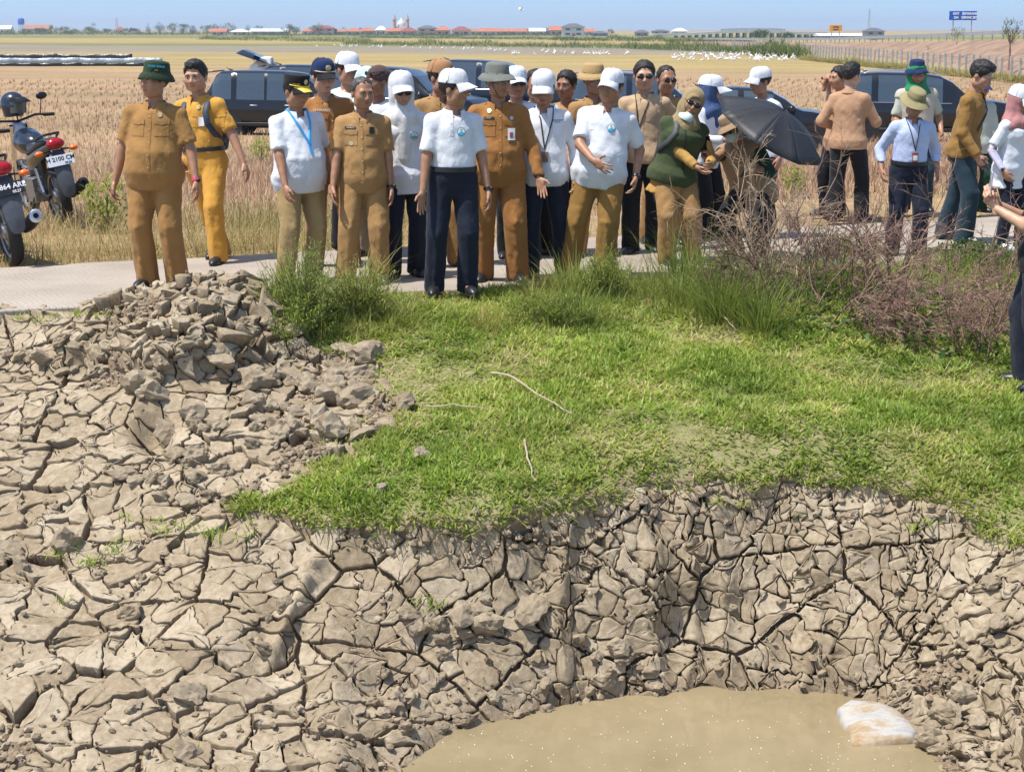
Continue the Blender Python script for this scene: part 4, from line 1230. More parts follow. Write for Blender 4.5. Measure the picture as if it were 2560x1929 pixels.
# ---- accessories -------------------------------------------------------------
def to_ob(info, V): return [Vector(p) * info['S'] for p in info['toh'](np.array([tuple(v) for v in V]))]
def head_part(info, mb, name, mats, parent=None, **kw):
    mb.v = [tuple(p) for p in to_ob(info, mb.v)]
    return mb.build(name, mats, parent or info['ob'], **kw)
def brim_mesh(rx, ry, cy, z, length, width, drop, up=0.0, n=14, th=.004, y0=0.0):
    """peak of a cap: a curved tongue in front (towards -y)"""
    mb = MB(); top = []; bot = []
    for i in range(n + 1):
        a = -1 + 2 * i / n
        ang = a * width
        ex, ey = rx * math.sin(ang), cy - ry * math.cos(ang)
        for j in range(5):
            f = j / 4
            yy = ey - length * f * (1 - 0.62 * a * a)
            xx = ex * (1 + 0.10 * f)
            top.append((xx, yy, z - drop * f - 0.028 * a * a * (0.4 + f) + up))
    bot = [(x, y, zz - th) for x, y, zz in top]
    m_ = len(top); F = []
    for i in range(n):
        for j in range(4):
            q = i * 5 + j
            F.append((q, q + 1, q + 6, q + 5)); F.append((m_ + q, m_ + q + 5, m_ + q + 6, m_ + q + 1))
    for i in range(n):
        q = i * 5 + 4; F.append((q, m_ + q, m_ + q + 5, q + 5))
    for j in range(4):
        F.append((j, m_ + j, m_ + j + 1, j + 1)); q = n * 5 + j; F.append((q, q + 1, m_ + q + 1, m_ + q))
    mb.add(top + bot, F); return mb
def cap(info, m, brim=None, badge=None, tall=0.0, sc=1.0):
    mb = MB(); rings = []
    for k in range(9):
        t = k / 8
        r = math.cos(t * PI / 2 * 0.97) ** 0.62
        rings.append([(0.092 * r * math.sin(2 * PI * j / 26), 0.016 - 0.114 * r * math.cos(2 * PI * j / 26), 0.044 + (0.098 + tall) * math.sin(t * PI / 2) + 0.010 * (math.cos(2 * PI * j / 26) > 0.3) * t * (1 - t) * 3) for j in range(26)])
    mb.loft(rings, False); mb.add(rings[-1], [tuple(range(26))])
    low = [[(x * .97, .016 + (y - .016) * .97, z - .003) for x, y, z in rings[0]], [(x * .95, .016 + (y - .016) * .95, z + .03) for x, y, z in rings[0]]]
    mb.loft([rings[0], low[0], low[1]], False)
    mb.ell((0, .016, .146 + tall), (.008, .008, .004), 8, 4)
    for j in (0, 1, 2, 3, 4, 5):                      # raised seams between the panels
        aa = 2 * PI * j / 6 + PI / 6
        mb.tube([(0.0935 * (math.cos(k / 8 * PI / 2 * .97) ** .62) * math.sin(aa), .016 - .1155 * (math.cos(k / 8 * PI / 2 * .97) ** .62) * math.cos(aa), .046 + (.098 + tall) * math.sin(k / 8 * PI / 2)) for k in range(8)], .0016, 4)
    big = lambda q: [(x * sc, .016 + (y - .016) * sc, .045 + (z - .045) * sc + (sc - 1) * .10) for x, y, z in q]
    mb.v = big(mb.v)
    c = head_part(info, mb, 'cap', m)
    bm_ = brim_mesh(.090, .108, .016, .056, .090, 1.0, .030)
    bm_.v = big(bm_.v)
    head_part(info, bm_, 'brim', brim or m, c)
    if badge:
        q = MB(); q.ell((0, -.096, .088), (.024, .006, .024), 14, 6); head_part(info, q, 'badge', badge, c)
    return c
def bucket(info, m, band=None, text=None, brimw=.062, flop=.034):
    mb = MB(); n = 30; rings = []
    prof = [(.096 + brimw, .046 - flop), (.096 + brimw * .5, .056 - flop * .35), (.095, .060), (.093, .072), (.087, .122), (.080, .136), (.05, .144), (.001, .146)]
    for r, z in prof:
        rings.append([(r * .93 * math.sin(2 * PI * j / n), .016 - r * 1.12 * math.cos(2 * PI * j / n), z + (0.008 * math.sin(2 * PI * j / n * 2 + 1) if r > .1 else 0)) for j in range(n)])
    under = [(r * .99, z - .005) for r, z in prof[:3]]
    ur = [[(r * .93 * math.sin(2 * PI * j / n), .016 - r * 1.12 * math.cos(2 * PI * j / n), z + (0.008 * math.sin(2 * PI * j / n * 2 + 1) if r > .1 else 0)) for j in range(n)] for r, z in under]
    mb.loft(ur[::-1] + rings, False)
    c = head_part(info, mb, 'bucket_hat', m, sharp=55)
    if band:
        q = MB(); q.loft([[(r * .93 * math.sin(2 * PI * j / n), .016 - r * 1.12 * math.cos(2 * PI * j / n), z) for j in range(n)] for r, z in ((.0975, .064), (.0955, .086))], False)
        head_part(info, q, 'hat_band', band, c)
    return c
def kepi(info, m, gold, badge):
    mb = MB(); n = 28
    prof = [(.094, .050), (.097, .056), (.097, .085), (.099, .118), (.094, .128), (.05, .130), (.001, .130)]
    rings = [[(r * .95 * math.sin(2 * PI * j / n), .016 - r * 1.14 * math.cos(2 * PI * j / n), z + .012 * math.cos(2 * PI * j / n) * (z > .1)) for j in range(n)] for r, z in prof]
    mb.loft(rings, False)
    c = head_part(info, mb, 'cap', m, sharp=35)
    head_part(info, brim_mesh(.090, .110, .016, .056, .075, 1.05, .026), 'brim', m, c)
    head_part(info, brim_mesh(.090, .112, .016, .0595, .066, .92, .024, th=.002), 'brim_braid', gold, c)
    q = MB(); q.tube([(.0955 * math.sin(a), .016 - .1145 * math.cos(a), .060) for a in np.linspace(-1.25, 1.25, 15)], .0045, 6); head_part(info, q, 'hat_cord', gold, c)
    q = MB(); q.ell((0, -.100, .095), (.017, .005, .020), 12, 6); head_part(info, q, 'badge', badge, c)
    return c
GLASS_DARK = mat('dark_lens', (0.008, 0.007, 0.007), 0.12, 0.1, spec=0.6)
FRAME_BLACK = mat('black_plastic', (0.015, 0.015, 0.016), 0.35, 0.1)
CLEAR = None
def shades(info, m=None, up=0.0, back=0.0, lens=None):
    mb = MB()
    for e in (-1, 1):
        mb.ell((e * .034, -.100 + back, .000 + up), (.027, .008, .019), 14, 6)
        mb.tube([(e * .058, -.094 + back, .008 + up), (e * .078, -.05 + back, .010 + up), (e * .081, .015 + back, .006 + up)], .0032, 5)
    mb.tube([(-.012, -.104 + back, .006 + up), (.012, -.104 + back, .006 + up)], .003, 5)
    return head_part(info, mb, 'sunglasses', m or GLASS_DARK)
def glasses(info):
    mb = MB()
    for e in (-1, 1):
        mb.tube([(e * .034 + .023 * math.cos(a), -.1035 + .004 * math.cos(a) * 0, .000 + .017 * math.sin(a)) for a in np.linspace(0, 2 * PI, 15)], .0017, 5)
        mb.tube([(e * .057, -.102, .006), (e * .079, -.05, .008), (e * .081, .015, .004)], .0017, 5)
    mb.tube([(-.011, -.1045, .004), (.011, -.1045, .004)], .0017, 5)
    return head_part(info, mb, 'glasses', FRAME_BLACK)
def moustache(info):
    mb = MB(); mb.tube([(-.024, -.094, -.056), (0, -.103, -.050), (.024, -.094, -.056)], [.002, .0045, .002], 6)
    return head_part(info, mb, 'moustache', BLACK_HAIR)
def mask(info, m, z=0.0, y=0.0):
    s = SDF((-.11, -.15, -.14), (.11, .10, .02), 0.007)
    s.ell((0, -.022 + y, -.046 + z), (.074, .088, .058), .01); s.ell((0, -.07 + y, -.05 + z), (.045, .05, .045), .03)
    g = np.meshgrid(*s.ax, indexing='ij')
    s.F = np.maximum(s.F, (g[1] - y + .012).astype(np.float32))
    V, F = s.mesh()
    return link('face_mask', np_mesh('face_mask', info['toh'](V) * info['S'], F, [m]), info['ob'])
def hijab(info, m, drape=0.0, open_=True, seed=3, front=.30, name='headscarf'):
    """scarf over head, neck, shoulders and upper chest with an opening for the face"""
    S = info['S']; hc, Hm, tor = info['hc'], info['Hm'], info['tor']
    lo = np.minimum(hc, tor((0, 0, .2))) - .34; hi = np.maximum(hc, tor((0, 0, .5))) + .32; hi[2] = hc[2] + .17
    s = SDF(lo, hi, 0.0135)
    s.ell(hc + Hm @ np.array([0, .020, .034]), (.102, .123, .112), .02, M=Hm)
    s.ell(hc + Hm @ np.array([0, .0, -.055]), (.092, .100, .092), .05, M=Hm)
    s.cone(hc + Hm @ np.array([0, .03, -.08]), tor((0, .012, .47)), .088, .112, .05)
    for e in (-1, 1):
        s.cone(tor((e * .03, .01, .475)), tor((e * (.13 + drape), .0, .425)), .095, .080, .06)
    s.cone(tor((0, -.05, .46)), tor((0, -.095, .50 - front)), .105, .055, .06)
    s.wrinkle(0.012, 30, seed, .6)
    # opening
    s.ell(hc + Hm @ np.array([0, -.100, -.022]), (.062, .100, .086), .012, M=Hm, mode=-1)
    V, F = s.mesh()
    return link(name, np_mesh(name, V * S, F, [m]), info['ob'])

def patch(info, x, z, w, h_, m, name='pocket', off=.0035, n=6, parent=None, shape='rect', cutc=0.0, dirn=(0, 1, 0), yaw=0.0, roll=0.0, thick=.003):
    """a piece lying on the front (or, by yaw, round the side) of the shirt; x, z in 1.70 m units, z from the feet"""
    S = info['S']; bvh = info.get('bvh')
    if bvh is None: return None
    Ry = Matrix.Rotation(yaw, 3, 'Z'); d = Ry @ Vector((0, 1, 0)); xr = Ry @ Vector((1, 0, 0))
    P = []
    c_, s_ = math.cos(roll), math.sin(roll)
    for j in range(n + 1):
        for i in range(n + 1):
            u, v = (i / n - .5) * w, (j / n - .5) * h_
            if shape == 'disc':
                a, b_ = 2 * u / w, 2 * v / h_
                u, v = a * math.sqrt(max(0, 1 - b_ * b_ / 2)) * w / 2, b_ * math.sqrt(max(0, 1 - a * a / 2)) * h_ / 2
            if shape == 'flap' and j == 0: v += abs(i / n - .5) * -0.0 + (0.35 * h_ * abs(2 * i / n - 1))
            u, v = u * c_ - v * s_, u * s_ + v * c_
            o = (xr * (x + u) + Vector((0, 0, z + v))) * S - d * 0.8
            hit = bvh.ray_cast(o, d)
            if hit[0] is None: P.append(None)
            else: P.append(hit[0] - d * off * S)
    if any(p is None for p in P):
        ok = [p for p in P if p is not None]
        if len(ok) < len(P) * .6: return None
        P = [p if p is not None else min(ok, key=lambda q: abs((q - ok[0]).length)) for p in P]
    # flatten ragged depths a little
    mb = MB(); k = n + 1
    top = P; bot = [p + d * thick * 2 * S for p in P]
    F = [(j * k + i, j * k + i + 1, (j + 1) * k + i + 1, (j + 1) * k + i) for j in range(n) for i in range(n)]
    B = [i for i in range(k)] + [j * k + n for j in range(1, k)] + [n * k + i for i in range(n - 1, -1, -1)] + [j * k for j in range(n - 1, 0, -1)]
    o = k * k
    F += [(B[q], o + B[q], o + B[(q + 1) % len(B)], B[(q + 1) % len(B)]) for q in range(len(B))]
    mb.add(top + bot, F)
    return mb.build(name, m, parent or info.get('shirt') or info['ob'], sharp=50)
def surf_pt(info, x, z, off=.006, yaw=0.0):
    S = info['S']; Ry = Matrix.Rotation(yaw, 3, 'Z'); d = Ry @ Vector((0, 1, 0)); xr = Ry @ Vector((1, 0, 0))
    hit = info['bvh'].ray_cast((xr * x + Vector((0, 0, z))) * S - d * .8, d)
    return (hit[0] - d * off * S) if hit[0] is not None else (xr * x + Vector((0, 0, z))) * S - d * .12
def collar(info, m, r=.074, h_=.042, gap=.42):
    S = info['S']; tor = info['tor']; mb = MB(); n = 22; rings = []
    for k, (f, dz, dr) in enumerate(((1.0, .030, -.006), (1.06, .034, .0), (1.34, -.008, .012), (1.28, -.012, .008))):
        ring = []
        for j in range(n + 1):
            a = gap * (1 if k < 2 else .75) + (2 * PI - 2 * gap * (1 if k < 2 else .75)) * j / n
            tip = max(0, math.cos(a)) ** 6
            ring.append(Vector(tor((r * f * math.sin(a) * 1.02, -.002 - (r * f + .012 * tip) * math.cos(a), .508 + dz - .045 * tip * (k >= 2) - .012 * math.cos(a)))) * S)
        rings.append(ring)
    mb.loft(rings, False, closed=False)
    mb.loft([[p + Vector((0, 0, -.004)) for p in r_] for r_ in rings][::-1], False, closed=False)
    return mb.build('collar', m, info.get('shirt') or info['ob'], sharp=60)
def ring_band(info, z0, z1, m, name='belt', off=.022, parent=None):
    S = info['S']; P = np.array(info['prof']); tor = info['tor']; mb = MB(); n = 40; rings = []
    for z, o in ((z0, off - .006), (z0, off), (z1, off), (z1, off - .006)):
        rx, ry, cy = (np.interp(z, P[:, 0], P[:, k]) for k in (1, 2, 3))
        rings.append([Vector(tor(((rx + o) * math.sin(2 * PI * j / n), cy - (ry + o) * math.cos(2 * PI * j / n), z))) * S for j in range(n)])
    mb.loft(rings, False)
    return mb.build(name, m, parent or info['ob'])
def watch(info, e, strap=None, face=None):
    S = info['S']; s0, el, w_ = info['arms'][e]; d = Vector(w_ - el).normalized(); p = Vector(w_) - d * .015
    mb = MB(); mb.tube([(p - d * .011) * S, (p + d * .011) * S], .0335 * S, 14)
    o = mb.build('watch', strap or FRAME_BLACK, info['ob'])
    q = MB(); side = Vector((e, -.6, 0)).normalized(); q.ell((p + side * .032) * S, (.017 * S, .017 * S, .019 * S), 10, 6); q.build('watch_face', face or FRAME_BLACK, o)
    return o
def lanyard(info, m, drop=1.10, x=0.0, card=None, cardmat=None, w=.0055, name='lanyard', spread=.06):
    S = info['S']; tor = info['tor']; mb = MB()
    zn = tor((0, 0, .53))[2]
    for e in (-1, 1):
        P_ = [Vector(tor((e * .07, .05, .535))) * S, Vector(tor((e * .082, -.02, .545))) * S]
        for k in range(1, 9):
            f = k / 8
            z = (zn - .045) * (1 - f) + drop * f
            P_.append(surf_pt(info, e * spread * (1 - f) + x * f, z, .007))
        mb.tube(P_, w * S, 5)
    o = mb.build(name, m, info.get('shirt') or info['ob'])
    if card:
        q = patch(info, x, drop - card[1] / 2 - .02, card[0], card[1], cardmat, 'id_card', off=.012, n=4, parent=o)
        return o, q
    return o
# ------------------------------------------------------------------ cloth colours
OCHRE = cloth('cloth_ochre', (0.325, 0.175, 0.058)); YELLOW = cloth('cloth_yellow_ochre', (0.56, 0.29, 0.05)); RUST = cloth('cloth_rust', (0.31, 0.140, 0.042)); KHAKI = cloth('cloth_khaki', (0.36, 0.208, 0.082))
SAND = cloth('cloth_sand', (0.34, 0.235, 0.105)); BRONZE = cloth('cloth_bronze', (0.28, 0.155, 0.042)); TAN = cloth('cloth_tan', (0.47, 0.335, 0.205)); COCOA = cloth('cloth_cocoa', (0.43, 0.255, 0.150)); UMBER = cloth('cloth_umber', (0.27, 0.150, 0.042))
WHITE = cloth('cloth_white', (0.655, 0.675, 0.725)); PALEBLUE = cloth('cloth_pale_blue', (0.46, 0.53, 0.74)); BLACKC = cloth('cloth_black', (0.012, 0.013, 0.016)); NAVY = cloth('cloth_navy', (0.013, 0.017, 0.032)); JEANS = cloth('cloth_jeans', (0.022, 0.045, 0.065))
FOREST = cloth('cloth_forest', (0.055, 0.075, 0.032)); MUSTARD = cloth('cloth_mustard', (0.43, 0.255, 0.07)); OLIVE = cloth('cloth_olive', (0.30, 0.225, 0.115)); MAUVE = cloth('cloth_mauve', (0.40, 0.185, 0.18)); GREYGREEN = cloth('cloth_grey_green', (0.40, 0.43, 0.37))
BROWNC = cloth('cloth_brown_grey', (0.085, 0.055, 0.05)); IVORY = cloth('cloth_ivory', (0.66, 0.67, 0.67)); BLUEPRINT = cloth('cloth_blue_print', (0.05, 0.09, 0.20)); GREENC = cloth('cloth_green', (0.02, 0.20, 0.085)); HATGREY = cloth('hat_grey', (0.155, 0.165, 0.145))
HATGREEN = cloth('hat_green', (0.022, 0.042, 0.022)); HATNAVY = cloth('hat_navy', (0.012, 0.025, 0.085)); HATBROWN = cloth('hat_brown', (0.36, 0.19, 0.09)); HATKHAKI = cloth('hat_khaki', (0.42, 0.28, 0.125)); HATOLIVE = cloth('hat_olive', (0.29, 0.245, 0.125)); HATCAMP = cloth('hat_camp', (0.34, 0.24, 0.15))
LILAC = cloth('cloth_lilac', (0.62, 0.58, 0.72)); CAMO = cloth('cloth_dusty_camouflage', (0.25, 0.21, 0.15)); DKGREEN = cloth('cloth_dark_green', (0.015, 0.05, 0.03))
SHOE = mat('shoe_black', (0.018, 0.018, 0.02), 0.38, 0.3, 40, 0.2); SHOE_BROWN = mat('shoe_brown', (0.07, 0.045, 0.03), 0.4); SHOE_WHITE = mat('shoe_white', (0.75, 0.76, 0.8), 0.6, 0.06, 30, 0.2)
GOLD = mat('gold_braid', (0.72, 0.52, 0.05), 0.45, 0.3, 120, 0.5, 200); BRASS = mat('brass', (0.62, 0.50, 0.28), 0.35, 0.2, metal=0.6); SILVERM = mat('silver_metal', (0.65, 0.65, 0.66), 0.3, 0.1, metal=0.8)
TEAL = mat('print_teal', (0.03, 0.30, 0.42), 0.7); SKYB = mat('lanyard_blue', (0.02, 0.33, 0.72), 0.6, 0.2, 60); BELT = mat('belt_black', (0.016, 0.016, 0.018), 0.45); CARDW = mat('card_white', (0.72, 0.72, 0.72), 0.35, 0.05); CARDR = mat('card_red', (0.35, 0.06, 0.05), 0.4); CARDB = mat('card_brown', (0.20, 0.13, 0.08), 0.5, 0.3)
LANY = mat('lanyard_dark', (0.045, 0.03, 0.028), 0.7); PINK = mat('strap_pink', (0.6, 0.05, 0.12), 0.5); MASKC = mat('mask_pale', (0.55, 0.68, 0.66), 0.8, 0.04)
TAGB = mat('name_tag_black', (0.01, 0.01, 0.01), 0.35); INKW = mat('ink_white', (0.78, 0.78, 0.78), 0.6, 0.03); INKY = mat('ink_yellow', (0.75, 0.5, 0.05), 0.6); INKC = mat('ink_cyan', (0.02, 0.42, 0.62), 0.6, 0.05); INKO = mat('ink_orange', (0.7, 0.2, 0.03), 0.6); INKN = mat('ink_navy', (0.02, 0.06, 0.22), 0.6)

def text_obj(s, size, m, parent, loc, xd, up, name='lettering', depth=.0015, bold=.0):
    """letters as thin solid shapes standing on a surface: xd = reading direction, up = letter top"""
    cu = bpy.data.curves.new(name, 'FONT'); cu.body = s; cu.size = size; cu.extrude = depth; cu.offset = bold; cu.align_x = 'CENTER'; cu.align_y = 'CENTER'; cu.resolution_u = 2
    tmp = bpy.data.objects.new('tmp_text', cu); col.objects.link(tmp)
    me = bpy.data.meshes.new_from_object(tmp.evaluated_get(bpy.context.evaluated_depsgraph_get()))
    bpy.data.objects.remove(tmp); bpy.data.curves.remove(cu)
    me.materials.clear(); me.materials.append(m)
    xd = Vector(xd).normalized(); up = Vector(up); up = (up - xd * up.dot(xd)).normalized(); n = xd.cross(up)
    Mx = Matrix(((xd.x, up.x, n.x, loc[0]), (xd.y, up.y, n.y, loc[1]), (xd.z, up.z, n.z, loc[2]), (0, 0, 0, 1)))
    me.transform(Mx)
    return link(name, me, parent)
def shirt_text(info, s, x, z, size, m, tilt=0.0):
    p = surf_pt(info, x, z, .008); a = surf_pt(info, x - .03, z, .008); b_ = surf_pt(info, x + .03, z, .008)
    return text_obj(s, size * info['S'], m, info.get('shirt'), p, b_ - a, (0, 0, 1), depth=.001)
def uniform(info, m, x0=.082, z=1.255, pockets=True, epaul=None, tagx=None, badge=None, tag_text=None, buttons=True):
    collar(info, m)
    patch(info, 0.0, 1.10, .030, .50 if info['hem'] == 'out' else .40, m, 'placket', n=8)
    if buttons:
        for k in range(5):
            p = surf_pt(info, .002, 1.32 - .095 * k, .0065); q = MB(); q.ell(p, (.0055, .003, .0055), 8, 4); q.build('button', BRASS, info['shirt'])
    if pockets:
        for e in (-1, 1):
            pk = patch(info, e * x0, z - .025, .100, .115, m, 'pocket')
            patch(info, e * x0, z + .020, .106, .042, m, 'pocket_flap', off=.0075, shape='flap', parent=pk or info['shirt'])
    for e in (-1, 1):
        mb = MB(); c = Vector(info['tor']((e * .125, .002, .505))) * info['S']
        mb.box(c, (.105 * info['S'], .042 * info['S'], .008), Matrix(info['M'].tolist()) @ Matrix.Rotation(e * .42, 3, 'Y'))
        mb.build('epaulette', epaul or m, info['shirt'], bevel=.002)
    if tagx is not None:
        patch(info, tagx, z + .062, .085, .018, TAGB, 'name_tag', off=.007, n=4)
        if tag_text: shirt_text(info, tag_text, tagx, z + .062, .014, INKW)
    if badge is not None:
        patch(info, badge[0], badge[1], .034, .036, BRASS, 'badge', off=.008, n=5, shape='disc')
def polo(info, m=None, logo=1, lx=.085, lz=1.265):
    m = m or WHITE
    collar(info, m)
    patch(info, 0.0, 1.305, .030, .14, m, 'placket', n=5)
    for k in range(2):
        p = surf_pt(info, .0, 1.33 - .05 * k, .0065); q = MB(); q.ell(p, (.005, .003, .005), 8, 4); q.build('button', m, info['shirt'])
    if logo:
        a = patch(info, lx * logo, lz, .066, .066, TEAL, 'emblem', off=.0045, n=8, shape='disc', thick=.001)
        patch(info, lx * logo, lz, .054, .054, INKW, 'emblem_field', off=.0065, n=8, shape='disc', thick=.001, parent=a)
        patch(info, lx * logo, lz - .012, .046, .022, INKC, 'emblem_wave', off=.0085, n=6, shape='disc', thick=.001, parent=a)
        patch(info, lx * logo, lz + .013, .016, .016, BRASS, 'emblem_crest', off=.0085, n=4, shape='disc', thick=.001, parent=a)
TOPF = {'bucket': 1.754, 'cap': 1.750, 'kepi': 1.731, 'hair': 1.728, 'scarf': 1.742}
def man(label, px, feet_py, top_py, kind='hair', top_px=None, Hfix=None, z=0.0, **kw):
    f = PT(px, feet_py, z)
    if Hfix is None:
        zt = PD(top_px or px, top_py, f.y).z
        H = zt / TOPF[kind] * 1.70
    else: H = Hfix
    kw.setdefault('hem', 'out')
    vr_ = np.random.default_rng(kw.get('seed', 1) * 17 + 5)
    e_ = vr_.choice([-1, 1])                                  # weight on one leg, shoulders not quite level
    kw.setdefault('lean', (vr_.uniform(-.02, .05), vr_.normal(0, .025), vr_.normal(0, .08)))
    kw.setdefault('pelvis', (e_ * vr_.uniform(.0, .03), 0, -.005))
    kw.setdefault('rf', (-.105 - vr_.uniform(0, .05), vr_.uniform(-.07, .08), .085)); kw.setdefault('lf', (.105 + vr_.uniform(0, .05), vr_.uniform(-.07, .08), .085))
    g_ = kw.get('girth', 1.0)
    kw.setdefault('rw', (-.25 - .1 * (g_ - 1) + vr_.uniform(-.03, .05), -.05 - vr_.uniform(0, .12), .82 + vr_.uniform(-.01, .05))); kw.setdefault('lw', (.25 + .1 * (g_ - 1) + vr_.uniform(-.05, .03), -.05 - vr_.uniform(0, .12), .82 + vr_.uniform(-.01, .05)))
    i = person(label, f, H, **kw)
    i['hem'] = kw['hem']; i['feet'] = f; i['H'] = H; i['yaw'] = kw.get('yaw', 0)
    return i
def wpt(i, v):
    """point of the figure's own space (1.70 m units) in the world"""
    return i['ob'].matrix_basis @ (Vector(v) * i['S'])

# ------------------------------------------------------------------ the people, front row first
i = man('stout man in ochre uniform and dark green bucket hat standing behind the mud mound', 404, 716, 147, 'bucket', yaw=-.12, girth=1.11, belly=.065, skin=1, head=(-.62, -.04, .04), shirt=OCHRE, pants=OCHRE, pants_w=1.08, shoes=SHOE, seed=3, fat=1, rw=(-.335, -.02, .80), lw=(.34, -.10, .83))
uniform(i, OCHRE, .092, 1.26, badge=(.075, 1.335)); hb = bucket(i, HATGREEN, brimw=.032, flop=.034)
for k, (s_, sz_, m_, dz_) in enumerate((('RIVER WALK', .036, INKC, .108), ('2025', .020, INKO, .082))):
    th = .95; P_ = i['toh'](np.array([[.0925 * .93 * math.sin(th), .016 - .0955 * 1.12 * math.cos(th), dz_ - .004]]))[0]; X_ = i['Hm'] @ np.array([math.cos(th), math.sin(th), 0])
    text_obj(s_, sz_ * .62, m_, hb, Vector(P_) * i['S'], X_, Vector(i['Hm'] @ np.array([0, 0, 1.0])), depth=.002, bold=.0006)
w_ = watch(i, 1, PINK)
i = man('young man in yellow uniform with backpack straps walking behind the man in the green hat', 548, 652, 145, 'hair', top_px=478, yaw=-.30, girth=1.02, belly=.02, skin=0, head=(.12, .04, 0), hair='long_top', shirt=YELLOW, pants=YELLOW, shoes=SHOE, seed=5, hem='tuck', rf=(-.09, .22, .085), lf=(.07, -.15, .085), lw=(.30, -.06, .84), pelvis=(-.10, 0, -.02), lean=(.03, -.06, 0), fat=1)
uniform(i, YELLOW, .085, 1.235, badge=(-.08, 1.32)); ring_band(i, .068, .102, BELT); patch(i, -.05, 1.20, .05, .075, CARDW, 'id_card', off=.012, n=3)
patch(i, .20, 1.30, .05, .055, INKO, 'arm_badge', off=.006, n=5, shape='disc', yaw=.35); BP_B = i
i = man('heavy man in white polo and black peaked cap with gold braid, blue lanyard', 748, 706, 183, 'kepi', top_px=742, yaw=.62, girth=1.10, belly=.075, skin=1, head=(.28, .22, 0), shirt=WHITE, pants=SAND, shoes=SHOE, seed=7, fat=1, rw=(-.22, -.22, .80))
collar(i, WHITE); k_ = kepi(i, BLACKC, GOLD, BRASS)
th = -.75; P_ = i['toh'](np.array([[.099 * .95 * math.sin(th), .016 - .099 * 1.14 * math.cos(th), .072]]))[0]; text_obj('HANSIP', .017, GOLD, k_, Vector(P_) * i['S'], i['Hm'] @ np.array([math.cos(th), math.sin(th), 0]), Vector(i['Hm'] @ np.array([0, 0, 1.0])), depth=.0015)
lanyard(i, SKYB, 1.16, .03, None, None, .010, spread=.075); patch(i, .03, 1.13, .022, .08, SKYB, 'strap_end', off=.012, n=4)
i = man('man in rust uniform and navy peaked cap behind the heavy man in white polo', 832, 662, 142, 'cap', yaw=.25, girth=1.05, belly=.03, skin=2, head=(.30, .18, 0), shirt=RUST, pants=RUST, shoes=SHOE, seed=9, fine=True)
uniform(i, RUST, .085, 1.235, epaul=INKW, badge=(-.085, 1.17)); c_ = cap(i, HATNAVY, BLACKC, BRASS)
q = MB(); q.tube([(.0965 * math.sin(a), .016 - .1175 * math.cos(a), .058) for a in np.linspace(-1.1, 1.1, 13)], .005, 6); head_part(i, q, 'hat_cord', BRASS, c_); shirt_text(i, 'SETWARES', -.085, 1.315, .030, INKW)
i = man('bareheaded man with cropped greying hair in short-sleeved khaki uniform with shoulder boards', 905, 704, 190, 'hair', top_px=880, yaw=.20, girth=1.0, belly=.035, skin=1, head=(.42, .08, 0), hair='thin', hairmat=GREY_HAIR, shirt=KHAKI, pants=KHAKI, pants_w=1.1, shoes=SHOE, seed=11, rw=(-.25, -.14, .79), lw=(.25, -.08, .80))
uniform(i, KHAKI, .085, 1.245, epaul=mat('shoulder_board', (.42, .37, .32), .6), tagx=-.085, tag_text='PURWOTO', badge=(-.085, 1.18)); patch(i, .09, 1.285, .042, .055, TAGB, 'pager', off=.012, n=3); watch(i, 1)
i = man('woman in white shirt, white headscarf, white cap and sunglasses beside the khaki uniform', 1012, 690, 180, 'cap', top_px=1000, yaw=.15, girth=.97, skin=2, head=(.22, .10, .0), hair=None, shirt=WHITE, pants=NAVY, shoes=SHOE, seed=13, sleeve='long', hem='long', hem_z=-.17, chest=.03, lw=(.27, -.05, .80))
hijab(i, IVORY, .02, front=.36, seed=4); cap(i, WHITE, sc=1.13); shades(i); polo(i, logo=1, lz=1.22)
i = man('man in white polo tucked into dark trousers, white cap, looking sideways at the grey hat', 1128, 732, 168, 'cap', top_px=1150, yaw=.12, girth=1.0, belly=.028, skin=1, head=(.85, .05, 0), shirt=WHITE, pants=NAVY, shoes=SHOE, seed=15, hem='tuck', rw=(-.23, -.16, .79), rhand='flat', rroll=-.9, lw=(.29, -.05, .80), rf=(-.13, .02, .085), lf=(.13, .0, .085))
polo(i, logo=1, lx=.075); cap(i, WHITE); ring_band(i, .066, .104, BELT); watch(i, 1)
i = man('man in rust uniform with long sleeves and grey bucket hat with chin cord', 1250, 700, 150, 'bucket', top_px=1262, yaw=.02, girth=1.05, belly=.055, skin=1, head=(.55, .05, 0), shirt=RUST, pants=RUST, pants_w=1.12, shoes=SHOE, seed=17, sleeve='long', lw=(.31, -.12, .84), lhand='flat', lroll=1.2, rf=(-.14, .03, .085), lf=(.14, -.02, .085))
uniform(i, RUST, .088, 1.245, tagx=-.088, tag_text='AGUS', badge=(-.085, 1.36)); bucket(i, HATGREY, brimw=.050, flop=.030); watch(i, 1)
q = MB(); q.tube([(-.080, -.03, .045), (-.078, -.045, -.03), (-.045, -.065, -.10), (0, -.06, -.118), (.045, -.065, -.10), (.078, -.045, -.03), (.08, -.03, .045)], .0028, 5); head_part(i, q, 'chin_cord', BROWNC)
patch(i, .09, 1.18, .058, .092, CARDW, 'id_card', off=.013, n=4); patch(i, .09, 1.175, .024, .040, CARDR, 'id_photo', off=.019, n=3); patch(i, .092, 1.305, .03, .03, SILVERM, 'badge', off=.009, n=5, shape='disc')
i = man('man in long-sleeved white shirt and white cap looking down, brown card on lanyard', 1366, 690, 172, 'cap', top_px=1378, yaw=-.02, girth=1.02, belly=.03, skin=1, head=(-.05, .30, 0), shirt=WHITE, pants=NAVY, shoes=SHOE_BROWN, seed=19, sleeve='rolled', lw=(.25, -.06, .86), hem_z=-.12)
